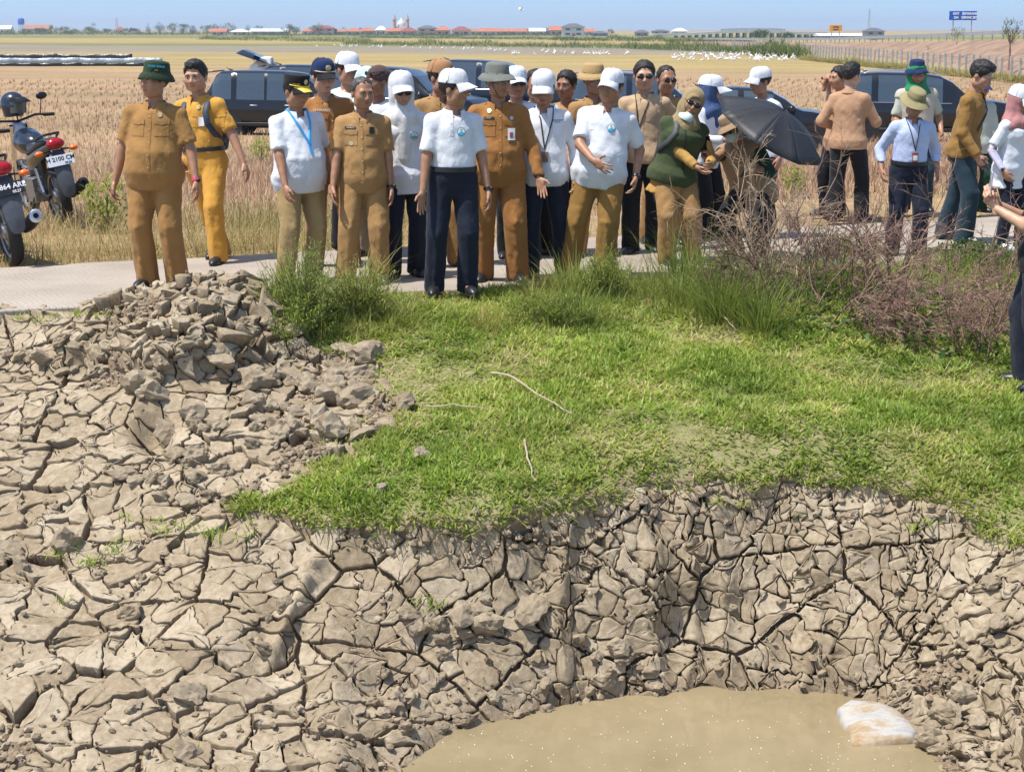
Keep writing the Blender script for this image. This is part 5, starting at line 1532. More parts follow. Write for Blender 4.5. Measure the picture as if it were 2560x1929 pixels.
collar(i, WHITE); cap(i, WHITE); lanyard(i, LANY, 1.09, -.02, (.062, .085), CARDB); patch(i, .09, 1.25, .09, .105, WHITE, 'pocket'); patch(i, 0, 1.1, .03, .4, WHITE, 'placket', n=8); shirt_text(i, 'BADAN USAHA', .088, 1.328, .014, INKN); shirt_text(i, 'milik daerah', .088, 1.313, .010, INKN)
i = man('man in white polo and white cap pointing down with one hand, bronze trousers', 1478, 694, 163, 'cap', top_px=1530, yaw=-.10, girth=1.10, belly=.055, skin=1, head=(-.28, .03, .05), shirt=WHITE, pants=BRONZE, pants_w=1.1, shoes=SHOE, seed=21, fat=1, lean=(.03, .13, 0), pelvis=(.06, 0, -.01), rw=(.03, -.36, 1.00), rhand='spread', rroll=1.25, rdir=(.75, -.45, -.45), rpole=(-1, .2, -.7), lw=(.36, -.04, .84), rf=(-.19, .03, .085), lf=(.11, -.04, .085))
polo(i, logo=1, lx=.16, lz=1.25); cap(i, WHITE); watch(i, 1)
i = man('man in tan shirt, black trousers and sunglasses standing behind the pointing man', 1602, 628, 150, 'hair', top_px=1612, yaw=-.12, girth=1.0, skin=2, head=(.10, .05, 0), shirt=TAN, pants=BLACKC, shoes=SHOE, seed=23, sleeve='long', hem_z=-.09, lw=(.22, .12, .98), rf=(-.09, -.10, .085), lf=(.11, .08, .085))
collar(i, TAN); shades(i); lanyard(i, LANY, 1.12, -.03, (.05, .08), CARDW); patch(i, .08, 1.24, .09, .105, TAN, 'pocket'); patch(i, 0, 1.1, .03, .4, TAN, 'placket', n=8)
i = man('woman in dark green vest and olive headscarf leaning towards the phone', 1690, 656, 245, 'scarf', Hfix=1.49, yaw=.22, girth=1.04, belly=.0, skin=0, head=(-.10, .10, .30), hair=None, shirt=MUSTARD, pants=KHAKI, pants_w=1.15, shoes=SHOE, seed=25, sleeve='long', lean=(.10, .22, 0), hem='long', chest=.035, pelvis=(-.05, 0, -.03), lw=(.22, -.31, .97), rw=(.08, -.32, .95), rhand='relax')
hijab(i, OLIVE, .0, front=.20, seed=8); shades(i)
T_ = i
def vest(info, m, hz=-.10, open_=False, name='vest'):
    S = info['S']; P0, M, prof = info['P0'], info['M'], info['prof']
    t = SDF(P0 - np.array([.4, .4, .3]), P0 + np.array([.5, .35, .62]), .0145)
    t.torso([(z, rx + .010 + .034 * (z < .06), ry + .010 + .038 * (z < .06), cy) for z, rx, ry, cy in prof], P0, M, .030, .02, -9, .50)
    for e in (-1, 1):
        s0, el, w_ = info['arms'][e]
        t.cone(s0 + (el - s0) * -.05, s0 + (el - s0) * .10, .070, .074, .03, cut1=True); t.cone(info['tor']((e * .045, .010, .478)), s0 + np.array([0, 0, .004]), .072, .068, .03)
    t.wrinkle(.002, 36, 91); t.cutplane(info['tor']((0, 0, hz)), M @ np.array([0, 0, -1.0]))
    V, F = t.mesh()
    o = link(name, np_mesh(name, V * S, F, [m]), info['ob']); info['bvh'] = BVHTree.FromPolygons([tuple(v) for v in V * S], F.tolist()); info['shirt'] = o
    return o
vest(i, FOREST); patch(i, .0, 1.08, .012, .42, BELT, 'zip', n=8, off=.005); mask(i, MASKC, -.085, -.012)
i = man('masked person in camp hat holding a black umbrella and a phone', 1868, 640, 310, 'bucket', Hfix=1.58, yaw=-.45, girth=1.0, skin=1, head=(-.35, .25, -.30), hair='short', shirt=DKGREEN, pants=BLACKC, shoes=SHOE, seed=27, sleeve='long', hem='long', lean=(.48, -.16, 0), pelvis=(.0, .10, -.29), rw=(-.16, -.64, .93), rhand='grip', rdir=(-.2, -.35, .9), lw=(.16, -.46, .86), lhand='grip', ldir=(-.2, -.4, .85), rf=(-.12, .0, .085), lf=(.12, .05, .085))
bucket(i, HATCAMP, brimw=.05, flop=.03); shades(i); mask(i, MASKC); vest(i, cloth('cloth_vest_tan', (.33, .23, .14)), -.17); patch(i, -.06, 1.12, .10, .03, CARDR, 'red_stripe', n=5)
U_ = i
i = man('person in light blue shirt, olive bucket hat and dark trousers with badge on lanyard', 2262, 636, 217, 'bucket', top_px=2272, yaw=.02, girth=1.05, belly=.02, skin=1, head=(.30, .42, .05), shirt=PALEBLUE, pants=NAVY, shoes=SHOE, seed=29, sleeve='long', hem='tuck', rw=(-.30, -.06, .90), lw=(.30, .0, .88), lean=(.10, .02, 0), rf=(-.13, .04, .085), lf=(.13, -.06, .085))
collar(i, PALEBLUE); bucket(i, HATOLIVE, band=cloth('hat_band_olive', (.22, .19, .10)), brimw=.060, flop=.034); shades(i); ring_band(i, .066, .104, BELT); lanyard(i, LANY, 1.10, .02, (.062, .095), CARDR); patch(i, .02, 1.028, .046, .05, CARDW, 'id_photo', off=.019, n=3)
i = man('man seen from behind in cocoa brown jacket and black trousers', 2118, 552, 157, 'hair', top_px=2165, yaw=2.55, girth=1.04, skin=2, head=(-.25, .10, 0), hair='long_top', shirt=COCOA, pants=BLACKC, shoes=SHOE, seed=31, sleeve='long', hem_z=-.10, rw=(-.17, -.34, 1.08), lw=(.24, -.14, 1.02), rf=(-.12, -.10, .085), lf=(.14, .14, .085))
collar(i, COCOA); X_man = i
i = man('man in profile with a phone at his ear, half hidden by the cocoa brown jacket', 2088, 540, 163, 'hair', top_px=2108, yaw=-1.05, girth=1.0, skin=0, head=(.0, .02, 0), shirt=COCOA, pants=BLACKC, shoes=SHOE, seed=33, sleeve='long', fine=False, rw=(-.13, -.12, 1.48), rhand='grip', rdir=(.15, .1, .9))
Y_man = i
i = man('man in umber brown jacket and jeans bowing his head, phone in hand', 2398, 604, 192, 'hair', top_px=2450, Hfix=1.66, yaw=1.0, girth=1.02, skin=0, head=(.05, .42, 0), hair='long_top', shirt=UMBER, pants=JEANS, shoes=SHOE, seed=35, sleeve='long', hem_z=-.09, lean=(.16, 0, 0), rw=(-.22, -.20, .84), rhand='grip', rf=(-.12, -.08, .085), lf=(.12, .20, .085))
collar(i, UMBER); AC_ = i
q = MB(); P_ = [Vector(i['tor']((.10, -.02, .50))) * i['S']] + [surf_pt(i, .10 - .20 * k / 6, 1.36 - .30 * k / 6, .012) for k in range(7)]; q.tube(P_, .014 * i['S'], 6, flat=.4); q.build('shoulder_strap', BELT, i['shirt'])
i = man('woman in mauve headscarf and white cap walking in black leggings and white sneakers', 2512, 622, 215, 'cap', top_px=2548, yaw=.75, girth=1.02, belly=.03, skin=1, head=(.10, .25, 0), hair=None, shirt=WHITE, pants=NAVY, pants_w=.82, shoes=SHOE_WHITE, seed=37, hem='long', sleeve='short', chest=.04, lean=(.10, 0, 0), rw=(-.26, -.08, .87), rf=(-.10, .0, .085), lf=(.10, -.12, .085))
hijab(i, MAUVE, .01, front=.18, seed=12); cap(i, WHITE, sc=1.13); glasses(i); watch(i, -1); lanyard(i, SKYB, 1.05, .05, None, None, .009)
for e in (-1, 1):                                          # lilac arm covers under the short sleeves
    s0, el, w_ = i['arms'][e]; q = MB(); q.tube([Vector(s0 * .35 + el * .65) * i['S'], Vector(el) * i['S'], Vector(w_) * i['S']], [.050 * i['S'], .047 * i['S'], .033 * i['S']], 12); q.build('arm_cover', LILAC, i['ob'])
AD_ = i
# ---- people standing behind the front row
BGR = dict(fine=False)
i = man('person in white cap mostly hidden behind the navy peaked cap', 876, 622, 127, 'cap', yaw=.5, skin=1, head=(.4, .1, 0), shirt=WHITE, pants=BLACKC, shoes=SHOE, seed=41, **BGR); cap(i, WHITE)
i = man('person with brown head cloth and sunglasses pushed up, behind the white headscarf', 950, 640, 160, 'scarf', top_px=958, yaw=-.5, skin=3, head=(-.5, .12, 0), hair=None, shirt=WHITE, pants=CAMO, shoes=SHOE, seed=43, **BGR)
q = SDF((-.13, -.14, -.05), (.13, .16, .17), .009); q.ell((0, .018, .038), (.088, .110, .098), .01); gg = np.meshgrid(*q.ax, indexing='ij'); q.F = np.maximum(q.F, (np.interp(gg[1], [-.1, -.02, .12], [.045, .005, -.03]) - gg[2]).astype(np.float32)); V_, F_ = q.mesh(); link('head_cloth', np_mesh('head_cloth', i['toh'](V_) * i['S'], F_, [BROWNC]), i['ob']); shades(i, up=.075, back=.02)
i = man('person in pale teal headscarf half hidden beside the brown head cloth', 922, 628, 165, 'scarf', yaw=.3, skin=2, head=(.2, .1, 0), hair=None, shirt=WHITE, pants=BLACKC, shoes=SHOE, seed=45, hem='long', **BGR); hijab(i, cloth('cloth_pale_teal', (.50, .66, .64)), front=.2, seed=5)
i = man('man in khaki shirt and brown cap behind the white polo', 1095, 664, 145, 'cap', top_px=1120, yaw=.35, skin=1, head=(.35, .05, 0), shirt=KHAKI, pants=KHAKI, shoes=SHOE, seed=47, **BGR); cap(i, HATBROWN); uniform(i, KHAKI, pockets=False, buttons=False)
i = man('person in white cap and sunglasses hidden behind the grey bucket hat', 1298, 644, 162, 'cap', top_px=1286, yaw=.0, skin=1, head=(.2, .05, 0), shirt=WHITE, pants=BLACKC, shoes=SHOE, seed=49, **BGR); cap(i, WHITE); shades(i)
i = man('man with glasses and receding hair between grey hat and white cap', 1338, 636, 172, 'hair', yaw=.1, skin=1, head=(.1, .12, 0), hair='thin', shirt=WHITE, pants=BLACKC, shoes=SHOE, seed=51, **BGR); glasses(i)
i = man('dark-haired man peering out just behind the white-capped man with the brown card', 1408, 632, 175, 'hair', yaw=-.2, skin=3, head=(-.2, .05, 0), shirt=KHAKI, pants=BLACKC, shoes=SHOE, seed=53, **BGR)
i = man('man in khaki uniform and khaki bucket hat behind the pointing man', 1482, 636, 153, 'bucket', top_px=1505, yaw=.2, skin=1, head=(.35, .05, 0), shirt=KHAKI, pants=KHAKI, shoes=SHOE, seed=55, **BGR); bucket(i, HATKHAKI, band=HATKHAKI, brimw=.045, flop=.03); uniform(i, KHAKI, pockets=False, buttons=False)
i = man('man in sunglasses half hidden behind the tan shirt', 1648, 606, 162, 'hair', yaw=.1, skin=1, head=(.3, .05, 0), hair='thin', shirt=KHAKI, pants=KHAKI, shoes=SHOE, seed=57, **BGR); shades(i)
i = man('person in white cap and blue patterned scarf behind the olive headscarf', 1760, 592, 190, 'cap', top_px=1772, yaw=.9, skin=1, head=(.4, .1, 0), hair=None, shirt=WHITE, pants=BLACKC, shoes=SHOE, seed=59, sleeve='long', rw=(-.18, -.34, 1.08), **BGR); hijab(i, BLUEPRINT, front=.15, seed=6); cap(i, WHITE, sc=1.13)
i = man('person in white shirt and white cap stooping behind the black umbrella', 1905, 592, 200, 'cap', Hfix=1.58, yaw=-.9, skin=1, head=(-.2, .1, 0), shirt=WHITE, pants=BLACKC, shoes=SHOE, seed=61, sleeve='short', lean=(.12, .0, 0), rw=(-.10, -.40, 1.12), **BGR); cap(i, WHITE)
i = man('man in navy bucket hat with green scarf and pale vest beside the dark car', 2286, 528, 147, 'bucket', yaw=.0, skin=1, head=(-.05, .12, 0), shirt=GREYGREEN, pants=JEANS, shoes=SHOE, seed=63, sleeve='short', rw=(-.20, -.26, 1.0), lw=(.24, -.12, .92), **BGR); bucket(i, HATNAVY, brimw=.045, flop=.03); glasses(i); patch(i, 0, 1.28, .05, .05, CARDW, 'badge', n=4); hj = hijab(i, GREENC, .0, front=.16, seed=9, name='neck_scarf')
vest(i, cloth('cloth_vest_cream', (.48, .44, .36)), -.06)
i = man('man in grey-green shirt and navy cap behind the umber jacket', 2430, 530, 187, 'cap', top_px=2420, yaw=.3, skin=1, head=(.1, .2, 0), shirt=GREYGREEN, pants=DKGREEN, shoes=SHOE, seed=65, sleeve='long', **BGR); cap(i, HATNAVY)
# ---- the photographer at the edge, lower on the slope
pz = surf_px(2556, 972)
i = person('person in black trousers at the picture edge holding up a phone to film', (pz.x + .09, pz.y + .02, pz.z), 1.70, yaw=-1.9, girth=1.02, skin=2, head=(0, .1, 0), shirt=BLACKC, pants=NAVY, pants_w=1.1, shoes=SHOE, seed=67, sleeve='short', rw=(-.05, -.33, 1.20), lw=(.10, -.31, 1.18), rhand='grip', lhand='grip', rdir=(.2, -.3, .9), ldir=(-.2, -.3, .9), rf=(-.11, -.06, .085), lf=(.11, .10, .085))
AE_ = i
# ------------------------------------------------------------------ things held or worn
PHONE_B = mat('phone_black', (0.01, 0.01, 0.012), 0.2, 0.1); PHONE_G = mat('phone_grey', (0.10, 0.12, 0.16), 0.25, 0.1)
def phone(label, at, xd, up, m=PHONE_B):
    xd = Vector(xd).normalized(); up = Vector(up); up = (up - xd * up.dot(xd)).normalized(); n = xd.cross(up)
    rot = Matrix((xd, n, up)).transposed()
    e = empty('phone', at)
    mb = MB(); mb.box((0, 0, 0), (.074, .009, .155), rot); mb.build('phone_case', m, e, bevel=.003)
    q = MB(); q.box(n * .0052, (.068, .001, .147), rot); q.build('screen', mat('phone_screen', (.012, .013, .016), .08), e)
    q = MB(); q.box(-n * .006 + xd * -.018 + up * .052, (.030, .004, .034), rot); q.build('camera_block', SILVERM, e)
    return tag(e, label, 'phone')
def hand_pt(i, sd, d=.095):
    B, w_ = i['hands'][sd]
    return wpt(i, w_ + B @ np.array([.022 * (1 if sd == -1 else -1), -.005, -d]))
phone('black phone held up by the masked person under the umbrella', hand_pt(U_, -1, .09) + Vector((0, .01, .06)), (.9, .35, 0), (.1, .1, 1))
phone('dark grey phone in the lowered hand of the umber jacket', hand_pt(AC_, -1, .11), (.5, -.8, 0), (.55, .1, -.6), PHONE_G)
phone('silver phone held up at the picture edge', (hand_pt(AE_, -1, .09) + hand_pt(AE_, 1, .09)) / 2 + Vector((0, 0, .05)), (.15, 1, 0), (.05, 0, 1), SILVERM)
phone('phone pressed to the ear of the man behind the cocoa jacket', wpt(Y_man, Y_man['toh'](np.array([[-.095, -.01, .0]]))[0]), (0, 1, .1), (.1, -.3, 1))
# umbrella
ua = hand_pt(U_, 1, .07)
ax = Vector((.46, -.30, .83)).normalized(); apex = ua + ax * .52
a1 = ax.cross(Vector((0, 0, 1))).normalized(); a2 = ax.cross(a1)
um = empty('umbrella', ua)
UMB = mat('umbrella_cloth', (0.022, 0.023, 0.027), 0.55, 0.15, 30, 0.2, 25, 0.01)
ribs = 8; Ru = .53
def upt(k, f, sag=0.0):
    an = 2 * PI * k / ribs + .25
    r = Ru * f; h_ = .20 * (1 - f ** 1.7)
    return apex + (a1 * math.cos(an) + a2 * math.sin(an)) * (r - sag) + ax * (h_ - .20)
for k in range(ribs):
    mb = MB(); rows = []
    for j in range(8):
        f = .02 + .98 * j / 7
        row = []
        for q in range(7):
            t = q / 6
            p = upt(k, f).lerp(upt(k + 1, f), t)
            p += (p - apex - ax * (p - apex).dot(ax)) * (-.05 * 4 * t * (1 - t) * f) - ax * .018 * 4 * t * (1 - t) * f
            row.append(p - ua)
        rows.append(row)
    V_ = [p for r_ in rows for p in r_]
    F_ = [(j * 7 + q, j * 7 + q + 1, j * 7 + q + 8, j * 7 + q + 7) for j in range(7) for q in range(6)]
    mb.add(V_, F_); o = mb.build('canopy_panel', UMB, um, sharp=80)
    so = o.modifiers.new('cloth_thickness', 'SOLIDIFY'); so.thickness = .0015
    MB().tube([upt(k, .03) - ua - ax * .006, upt(k, .5) - ua - ax * .008, upt(k, 1.0) - ua - ax * .004], .0022, 5).build('rib', SILVERM, um)
MB().tube([ua - ua - ax * .10, apex - ua + ax * .035], .0065, 8).build('shaft', FRAME_BLACK, um)
MB().tube([-ax * .16, -ax * .02], .013, 10).build('handle', FRAME_BLACK, um)
tag(um, 'open black umbrella tilted over the masked person', 'umbrella')
# backpack on the young man in yellow
i = BP_B
bpk = empty('backpack', wpt(i, (0, 0, .9)), i['yaw'] + 0.0)
m_ = mat('backpack_blue', (0.02, 0.035, 0.06), 0.6, 0.2, 40, 0.3)
def lo(v): return Vector(i['tor'](v)) * i['S'] - Vector((0, 0, .9)) * i['S']
MB().loft([[lo((x * s_, y, z)) for x, y in ((-.14, .12), (-.15, .2), (-.10, .26), (.10, .26), (.15, .2), (.14, .12))] for z, s_ in ((.05, .85), (.12, 1), (.36, 1), (.44, .7))]).build('bag', m_, bpk, bevel=.02)
for e in (-1, 1):
    P_ = [lo((e * .09, .14, .43)), lo((e * .105, .03, .505)), lo((e * .105, -.06, .478)), lo((e * .11, -.125, .40)), lo((e * .125, -.135, .30)), lo((e * .165, -.08, .20)), lo((e * .17, .04, .14)), lo((e * .13, .14, .12))]
    MB().tube(P_, .026, 8, flat=.35).build('shoulder_strap', m_, bpk)
tag(bpk, 'dark blue backpack worn by the young man in yellow', 'backpack')
i = T_
bpk = empty('backpack', wpt(i, (0, 0, .9)), i['yaw'])
m_ = mat('backpack_grey', (0.05, 0.055, 0.06), 0.6, 0.2, 40, 0.3)
MB().loft([[lo((x * s_, y, z)) for x, y in ((-.15, .12), (-.17, .2), (-.12, .26), (.10, .26), (.15, .2), (.14, .12))] for z, s_ in ((.0, .9), (.10, 1), (.34, 1), (.42, .7))]).build('bag', m_, bpk, bevel=.02)
P_ = [lo((-.10, .15, .44)), lo((-.115, .03, .535)), lo((-.115, -.085, .49)), lo((-.13, -.155, .40)), lo((-.175, -.14, .30)), lo((-.215, -.04, .20)), lo((-.17, .12, .10))]
MB().tube(P_, .024, 8, flat=.35).build('shoulder_strap', m_, bpk)
tag(bpk, 'grey backpack slung behind the woman in the green vest', 'backpack')

# ------------------------------------------------------------------ cars
def car_paint(name, c, rough=0.22):
    m, nt, b = nodes_of(name)
    n = noise_node(nt, 1.2, 4)
    r = ramp(nt, n.outputs[0], [(0.3, c), (0.7, tuple(min(1, q * 1.25 + .002) for q in c))]); nt.links.new(r.outputs[0], b.inputs['Base Color'])
    b.inputs['Roughness'].default_value = rough; b.inputs['Coat Weight'].default_value = 0.35; b.inputs['Coat Roughness'].default_value = 0.06
    n2 = noise_node(nt, 9, 3); bump(nt, b, n2.outputs[0], 0.02, 0.01)
    return m
PAINT_DK = car_paint('paint_black_blue', (0.006, 0.008, 0.012)); PAINT_BK = car_paint('paint_black', (0.005, 0.006, 0.008)); PAINT_NV = car_paint('paint_navy', (0.007, 0.013, 0.026)); PAINT_GY = car_paint('paint_graphite', (0.030, 0.036, 0.046))
CGLASS = mat('car_glass', (0.045, 0.068, 0.09), 0.05, 0.1, spec=0.9, coat=0.6); TRIM = mat('car_trim_black', (0.012, 0.012, 0.013), 0.5); CHROME = mat('chrome', (0.72, 0.73, 0.75), 0.18, 0.03, metal=1.0); TYRE = mat('tyre_rubber', (0.018, 0.018, 0.019), 0.85, 0.2, 40, 0.4, 60, 0.01)
RIM = mat('alloy_rim', (0.35, 0.36, 0.38), 0.35, 0.1, metal=0.7); TAIL = mat('tail_lamp_red', (0.35, 0.008, 0.012), 0.15, 0.2, 30); HEADL = mat('head_lamp', (0.55, 0.58, 0.62), 0.12, 0.1); INDIC = mat('indicator_orange', (0.75, 0.16, 0.02), 0.25, 0.1)
def car(label, loc, yaw, paint, kind='mpv', L=4.7, W=1.80, Hh=1.78, tail_open=False, rails=False):
    """x runs from the rear bumper to the nose; built from closed sections; glass areas are cut out of the same skin"""
    root = empty('parked_car', loc, yaw)
    prof = {'mpv': [(0, .62, .95, .95), (.02, .42, 1.0, 1.02), (.06, .34, 1.02, 1.30), (.10, .30, 1.02, 1.66), (.13, .28, 1.02, 1.765), (.22, .24, 1.01, 1.78), (.36, .22, 1.00, 1.78), (.50, .22, .99, 1.765), (.60, .22, .985, 1.70), (.66, .22, .985, 1.57), (.72, .22, .99, 1.33), (.765, .22, 1.02, 1.10), (.80, .22, 1.02, 1.045), (.88, .24, .97, .99), (.94, .28, .88, .91), (.985, .36, .74, .78), (1.0, .45, .62, .64)],
            'suv': [(0, .60, .95, .96), (.015, .42, 1.03, 1.08), (.045, .36, 1.08, 1.40), (.075, .32, 1.08, 1.70), (.11, .30, 1.07, 1.81), (.22, .28, 1.06, 1.84), (.36, .27, 1.05, 1.83), (.48, .27, 1.04, 1.80), (.56, .27, 1.04, 1.74), (.62, .27, 1.04, 1.60), (.68, .27, 1.05, 1.34), (.715, .27, 1.10, 1.18), (.76, .27, 1.10, 1.14), (.86, .29, 1.06, 1.09), (.94, .33, .98, 1.02), (.985, .40, .80, .84), (1.0, .50, .66, .68)],
            'hatch': [(0, .55, .85, .86), (.02, .38, .95, .97), (.06, .30, .97, 1.18), (.11, .26, .97, 1.42), (.15, .25, .96, 1.47), (.25, .22, .95, 1.51), (.38, .2, .93, 1.52), (.50, .2, .92, 1.49), (.58, .2, .915, 1.41), (.65, .2, .92, 1.25), (.71, .2, .95, 1.05), (.745, .2, .97, .99), (.80, .22, .95, .965), (.88, .24, .88, .90), (.95, .28, .76, .78), (.985, .36, .62, .64), (1.0, .45, .54, .56)]}[kind]
    P = np.array(prof); base_h = P[:, 3].max()
    P[:, 1:] *= Hh / base_h
    ts_ = np.unique(np.concatenate([np.linspace(0, 1, 61), P[:, 0]]))
    zb, zt, zr = (np.interp(ts_, P[:, 0], P[:, k]) for k in (1, 2, 3))
    hw = W / 2 * np.interp(ts_, [0, .015, .06, .15, .8, .93, .985, 1], [.72, .86, .96, 1, 1, .95, .84, .70])
    rings = []
    for t, b0, bl, rf_, w_ in zip(ts_, zb, zt, zr, hw):
        cab = np.clip((rf_ - bl) / (.5 * Hh / base_h), 0, 1)
        rw_ = w_ * (1 - .20 * cab - .02)
        x = t * L
        half = [(0.0, b0), (w_ * .80, b0), (w_ * .93, b0 + .06), (w_ * .985, b0 + (bl - b0) * .35), (w_, b0 + (bl - b0) * .62), (w_ * .985, bl - .05), (w_ * .965, bl),
                (w_ * .965 + (rw_ - w_ * .965) * .33, bl + (rf_ - bl) * .34), (w_ * .965 + (rw_ - w_ * .965) * .66, bl + (rf_ - bl) * .68), (rw_ * .985, rf_ - .050 * cab - .004), (rw_ * .90, rf_ - .012 * cab), (rw_ * .55, rf_ + .012), (0.0, rf_ + .018)]
        pts_ = [Vector((x, y, z)) for y, z in half] + [Vector((x, -y, z)) for y, z in half[-2:0:-1]]
        rings.append(pts_)
    n = len(rings[0]); nh = 13
    t_ws0 = P[np.argmax(P[:, 2] - P[:, 3] < 0), 0]
    ws = {'mpv': (.605, .765), 'suv': (.56, .715), 'hatch': (.575, .735)}[kind]
    rwin = {'mpv': (.035, .10), 'suv': (.03, .08), 'hatch': (.045, .115)}[kind]
    sidew = {'mpv': [(.075, .20), (.235, .40), (.425, .60), (.612, .655)], 'suv': [(.07, .19), (.225, .385), (.41, .575)], 'hatch': [(.10, .165), (.20, .385), (.41, .585)]}[kind]
    body = MB(); wins = [MB() for _ in sidew for _e in (0, 1)]; shield = MB(); rear = MB()
    allv = [p for r_ in rings for p in r_]
    def addq(mb, i_, j): mb.add([rings[i_][j], rings[i_][(j + 1) % n], rings[i_ + 1][(j + 1) % n], rings[i_ + 1][j]], [(3, 2, 1, 0)])
    bf = []
    glassq = []
    for i_ in range(len(rings) - 1):
        tm = (ts_[i_] + ts_[i_ + 1]) / 2
        for j in range(n):
            jj = j if j < nh - 1 else n - 1 - j
            g_ = None
            if jj in (7, 8) or (jj == 6 and (zr[i_] - zt[i_]) > .2):
                for k, (a, c) in enumerate(sidew):
                    if a < tm < c and (zr[i_] - zt[i_]) > .22: g_ = wins[2 * k + (j >= nh - 1)]
            if jj in (10, 11) and ws[0] < tm < ws[1] - .012: g_ = shield
            if jj in (10, 11) and rwin[0] < tm < rwin[1]: g_ = rear
            if g_ is not None: addq(g_, i_, j); glassq.append((i_, j))
            else: bf.append((i_ * n + j, (i_ + 1) * n + j, (i_ + 1) * n + (j + 1) % n, i_ * n + (j + 1) % n))
    bf.append(tuple(range(n))); bf.append(tuple((len(rings) - 1) * n + j for j in range(n - 1, -1, -1)))
    body.add(allv, bf)
    bo = body.build('body', paint, root, sharp=50)
    for k, mb in enumerate(wins):
        if mb.v: mb.build('window', CGLASS, root, sharp=80)
    shield.build('windscreen', CGLASS, root, sharp=80); rear.build('rear_window', CGLASS, root, sharp=80)
    zs = Hh / base_h
    bl0 = float(np.interp(.3, P[:, 0], P[:, 2]))
    rwh = .36 if kind == 'suv' else .325
    for fx in ((.185, .80) if kind != 'hatch' else (.165, .80)):
        for e in (-1, 1):
            c = Vector((fx * L, e * (W / 2 - .10), rwh - .02))
            wh = empty('wheel', c); wh.parent = root
            Mw = Matrix.Rotation(PI / 2, 3, 'X')
            MB().lathe([(rwh * .62, -.10), (rwh * .95, -.105), (rwh, -.06), (rwh, .06), (rwh * .95, .105), (rwh * .62, .10)], (0, 0, 0), 26, Mw).build('tyre', TYRE, wh)
            rm = MB(); rm.lathe([(rwh * .63, -.09), (rwh * .63, .09)], (0, 0, 0), 20, Mw); rm.lathe([(.001, .03), (rwh * .12, .03)], (0, 0, 0), 10, Mw)
            for s_ in range(5):
                a = 2 * PI * s_ / 5; rm.box((rwh * .33 * math.cos(a), e * .06, rwh * .33 * math.sin(a)), (rwh * .62, .03, rwh * .15), Matrix.Rotation(-a, 3, 'Y'))
            rm.build('rim', RIM, wh)
            ar = MB(); ar.lathe([(rwh * 1.03, 0), (rwh * 1.20, 0), (rwh * 1.20, .012), (rwh * 1.03, .012)], (c.x, e * (W / 2 + (.004 if e > 0 else -.004)) - (0.012 if e > 0 else 0) + (0), c.z), 26, Matrix.Rotation(-PI / 2, 3, 'X')); ar.lathe([(.01, .002), (rwh * 1.03, .002)], (c.x, e * (W / 2 - .006) - (0.0 if e > 0 else 0.0), c.z), 26, Matrix.Rotation(-PI / 2, 3, 'X'))
            ar.build('wheel_arch', TRIM, root)
    for fx in (.36, .57) if kind != 'suv' else (.355, .55):
        for e in (-1, 1):
            MB().tube([(fx * L - .20, e * (W / 2 + .012), bl0 - .15), (fx * L - .15, e * (W / 2 + .03), bl0 - .15), (fx * L - .05, e * (W / 2 + .03), bl0 - .15), (fx * L, e * (W / 2 + .012), bl0 - .15)], .014, 6).build('door_handle', CHROME if kind != 'hatch' else paint, root)
    for e in (-1, 1):
        MB().ell((ws[1] * L - .22, e * (W / 2 + .10), bl0 + .10), (.09, .11, .085), 12, 8).build('wing_mirror', paint, root)
        MB().box((.022 * L, e * W * .40, .88 * zs), (.10, .16, .34 if kind != 'hatch' else .20)).build('tail_lamp', TAIL, root, bevel=.02)
        MB().ell((.958 * L, e * W * .37, .72 * zs), (.14, .17, .085), 12, 8).build('head_lamp', HEADL, root)
        if kind == 'suv': MB().tube([(t * L, e * (h_ * .965 + .006), z_ + .004) for t, h_, z_ in zip(ts_, hw, zt) if .08 < t < .62], .007, 5).build('window_trim', CHROME, root)
        MB().box((.48 * L, e * (W / 2 - .01), .34 * zs), (.50 * L, .05, .08)).build('sill', TRIM, root, bevel=.015)
        for k_, (a, c) in enumerate(zip(sidew[:-1], sidew[1:])):
            pass
    if kind != 'hatch': MB().loft([[Vector((.085 * L, -.62, Hh - .03)), Vector((.085 * L, .62, Hh - .03)), Vector((.085 * L, .62, Hh + .012)), Vector((.085 * L, -.62, Hh + .012))], [Vector((.035 * L, -.60, Hh - .055)), Vector((.035 * L, .60, Hh - .055)), Vector((.035 * L, .60, Hh - .035)), Vector((.035 * L, -.60, Hh - .035))]]).build('spoiler', paint, root, bevel=.008)
    MB().tube([(.17 * L, 0, Hh + .01), (.15 * L, 0, Hh + .035), (.13 * L, 0, Hh + .09)], [.03, .018, .004], 6).build('aerial', paint, root)
    if rails:
        for e in (-1, 1): MB().tube([(.14 * L, e * W * .37, Hh - .01), (.17 * L, e * W * .37, Hh + .05), (.50 * L, e * W * .37, Hh + .045), (.55 * L, e * W * .37, Hh - .03)], .018, 6).build('roof_rail', CHROME, root)
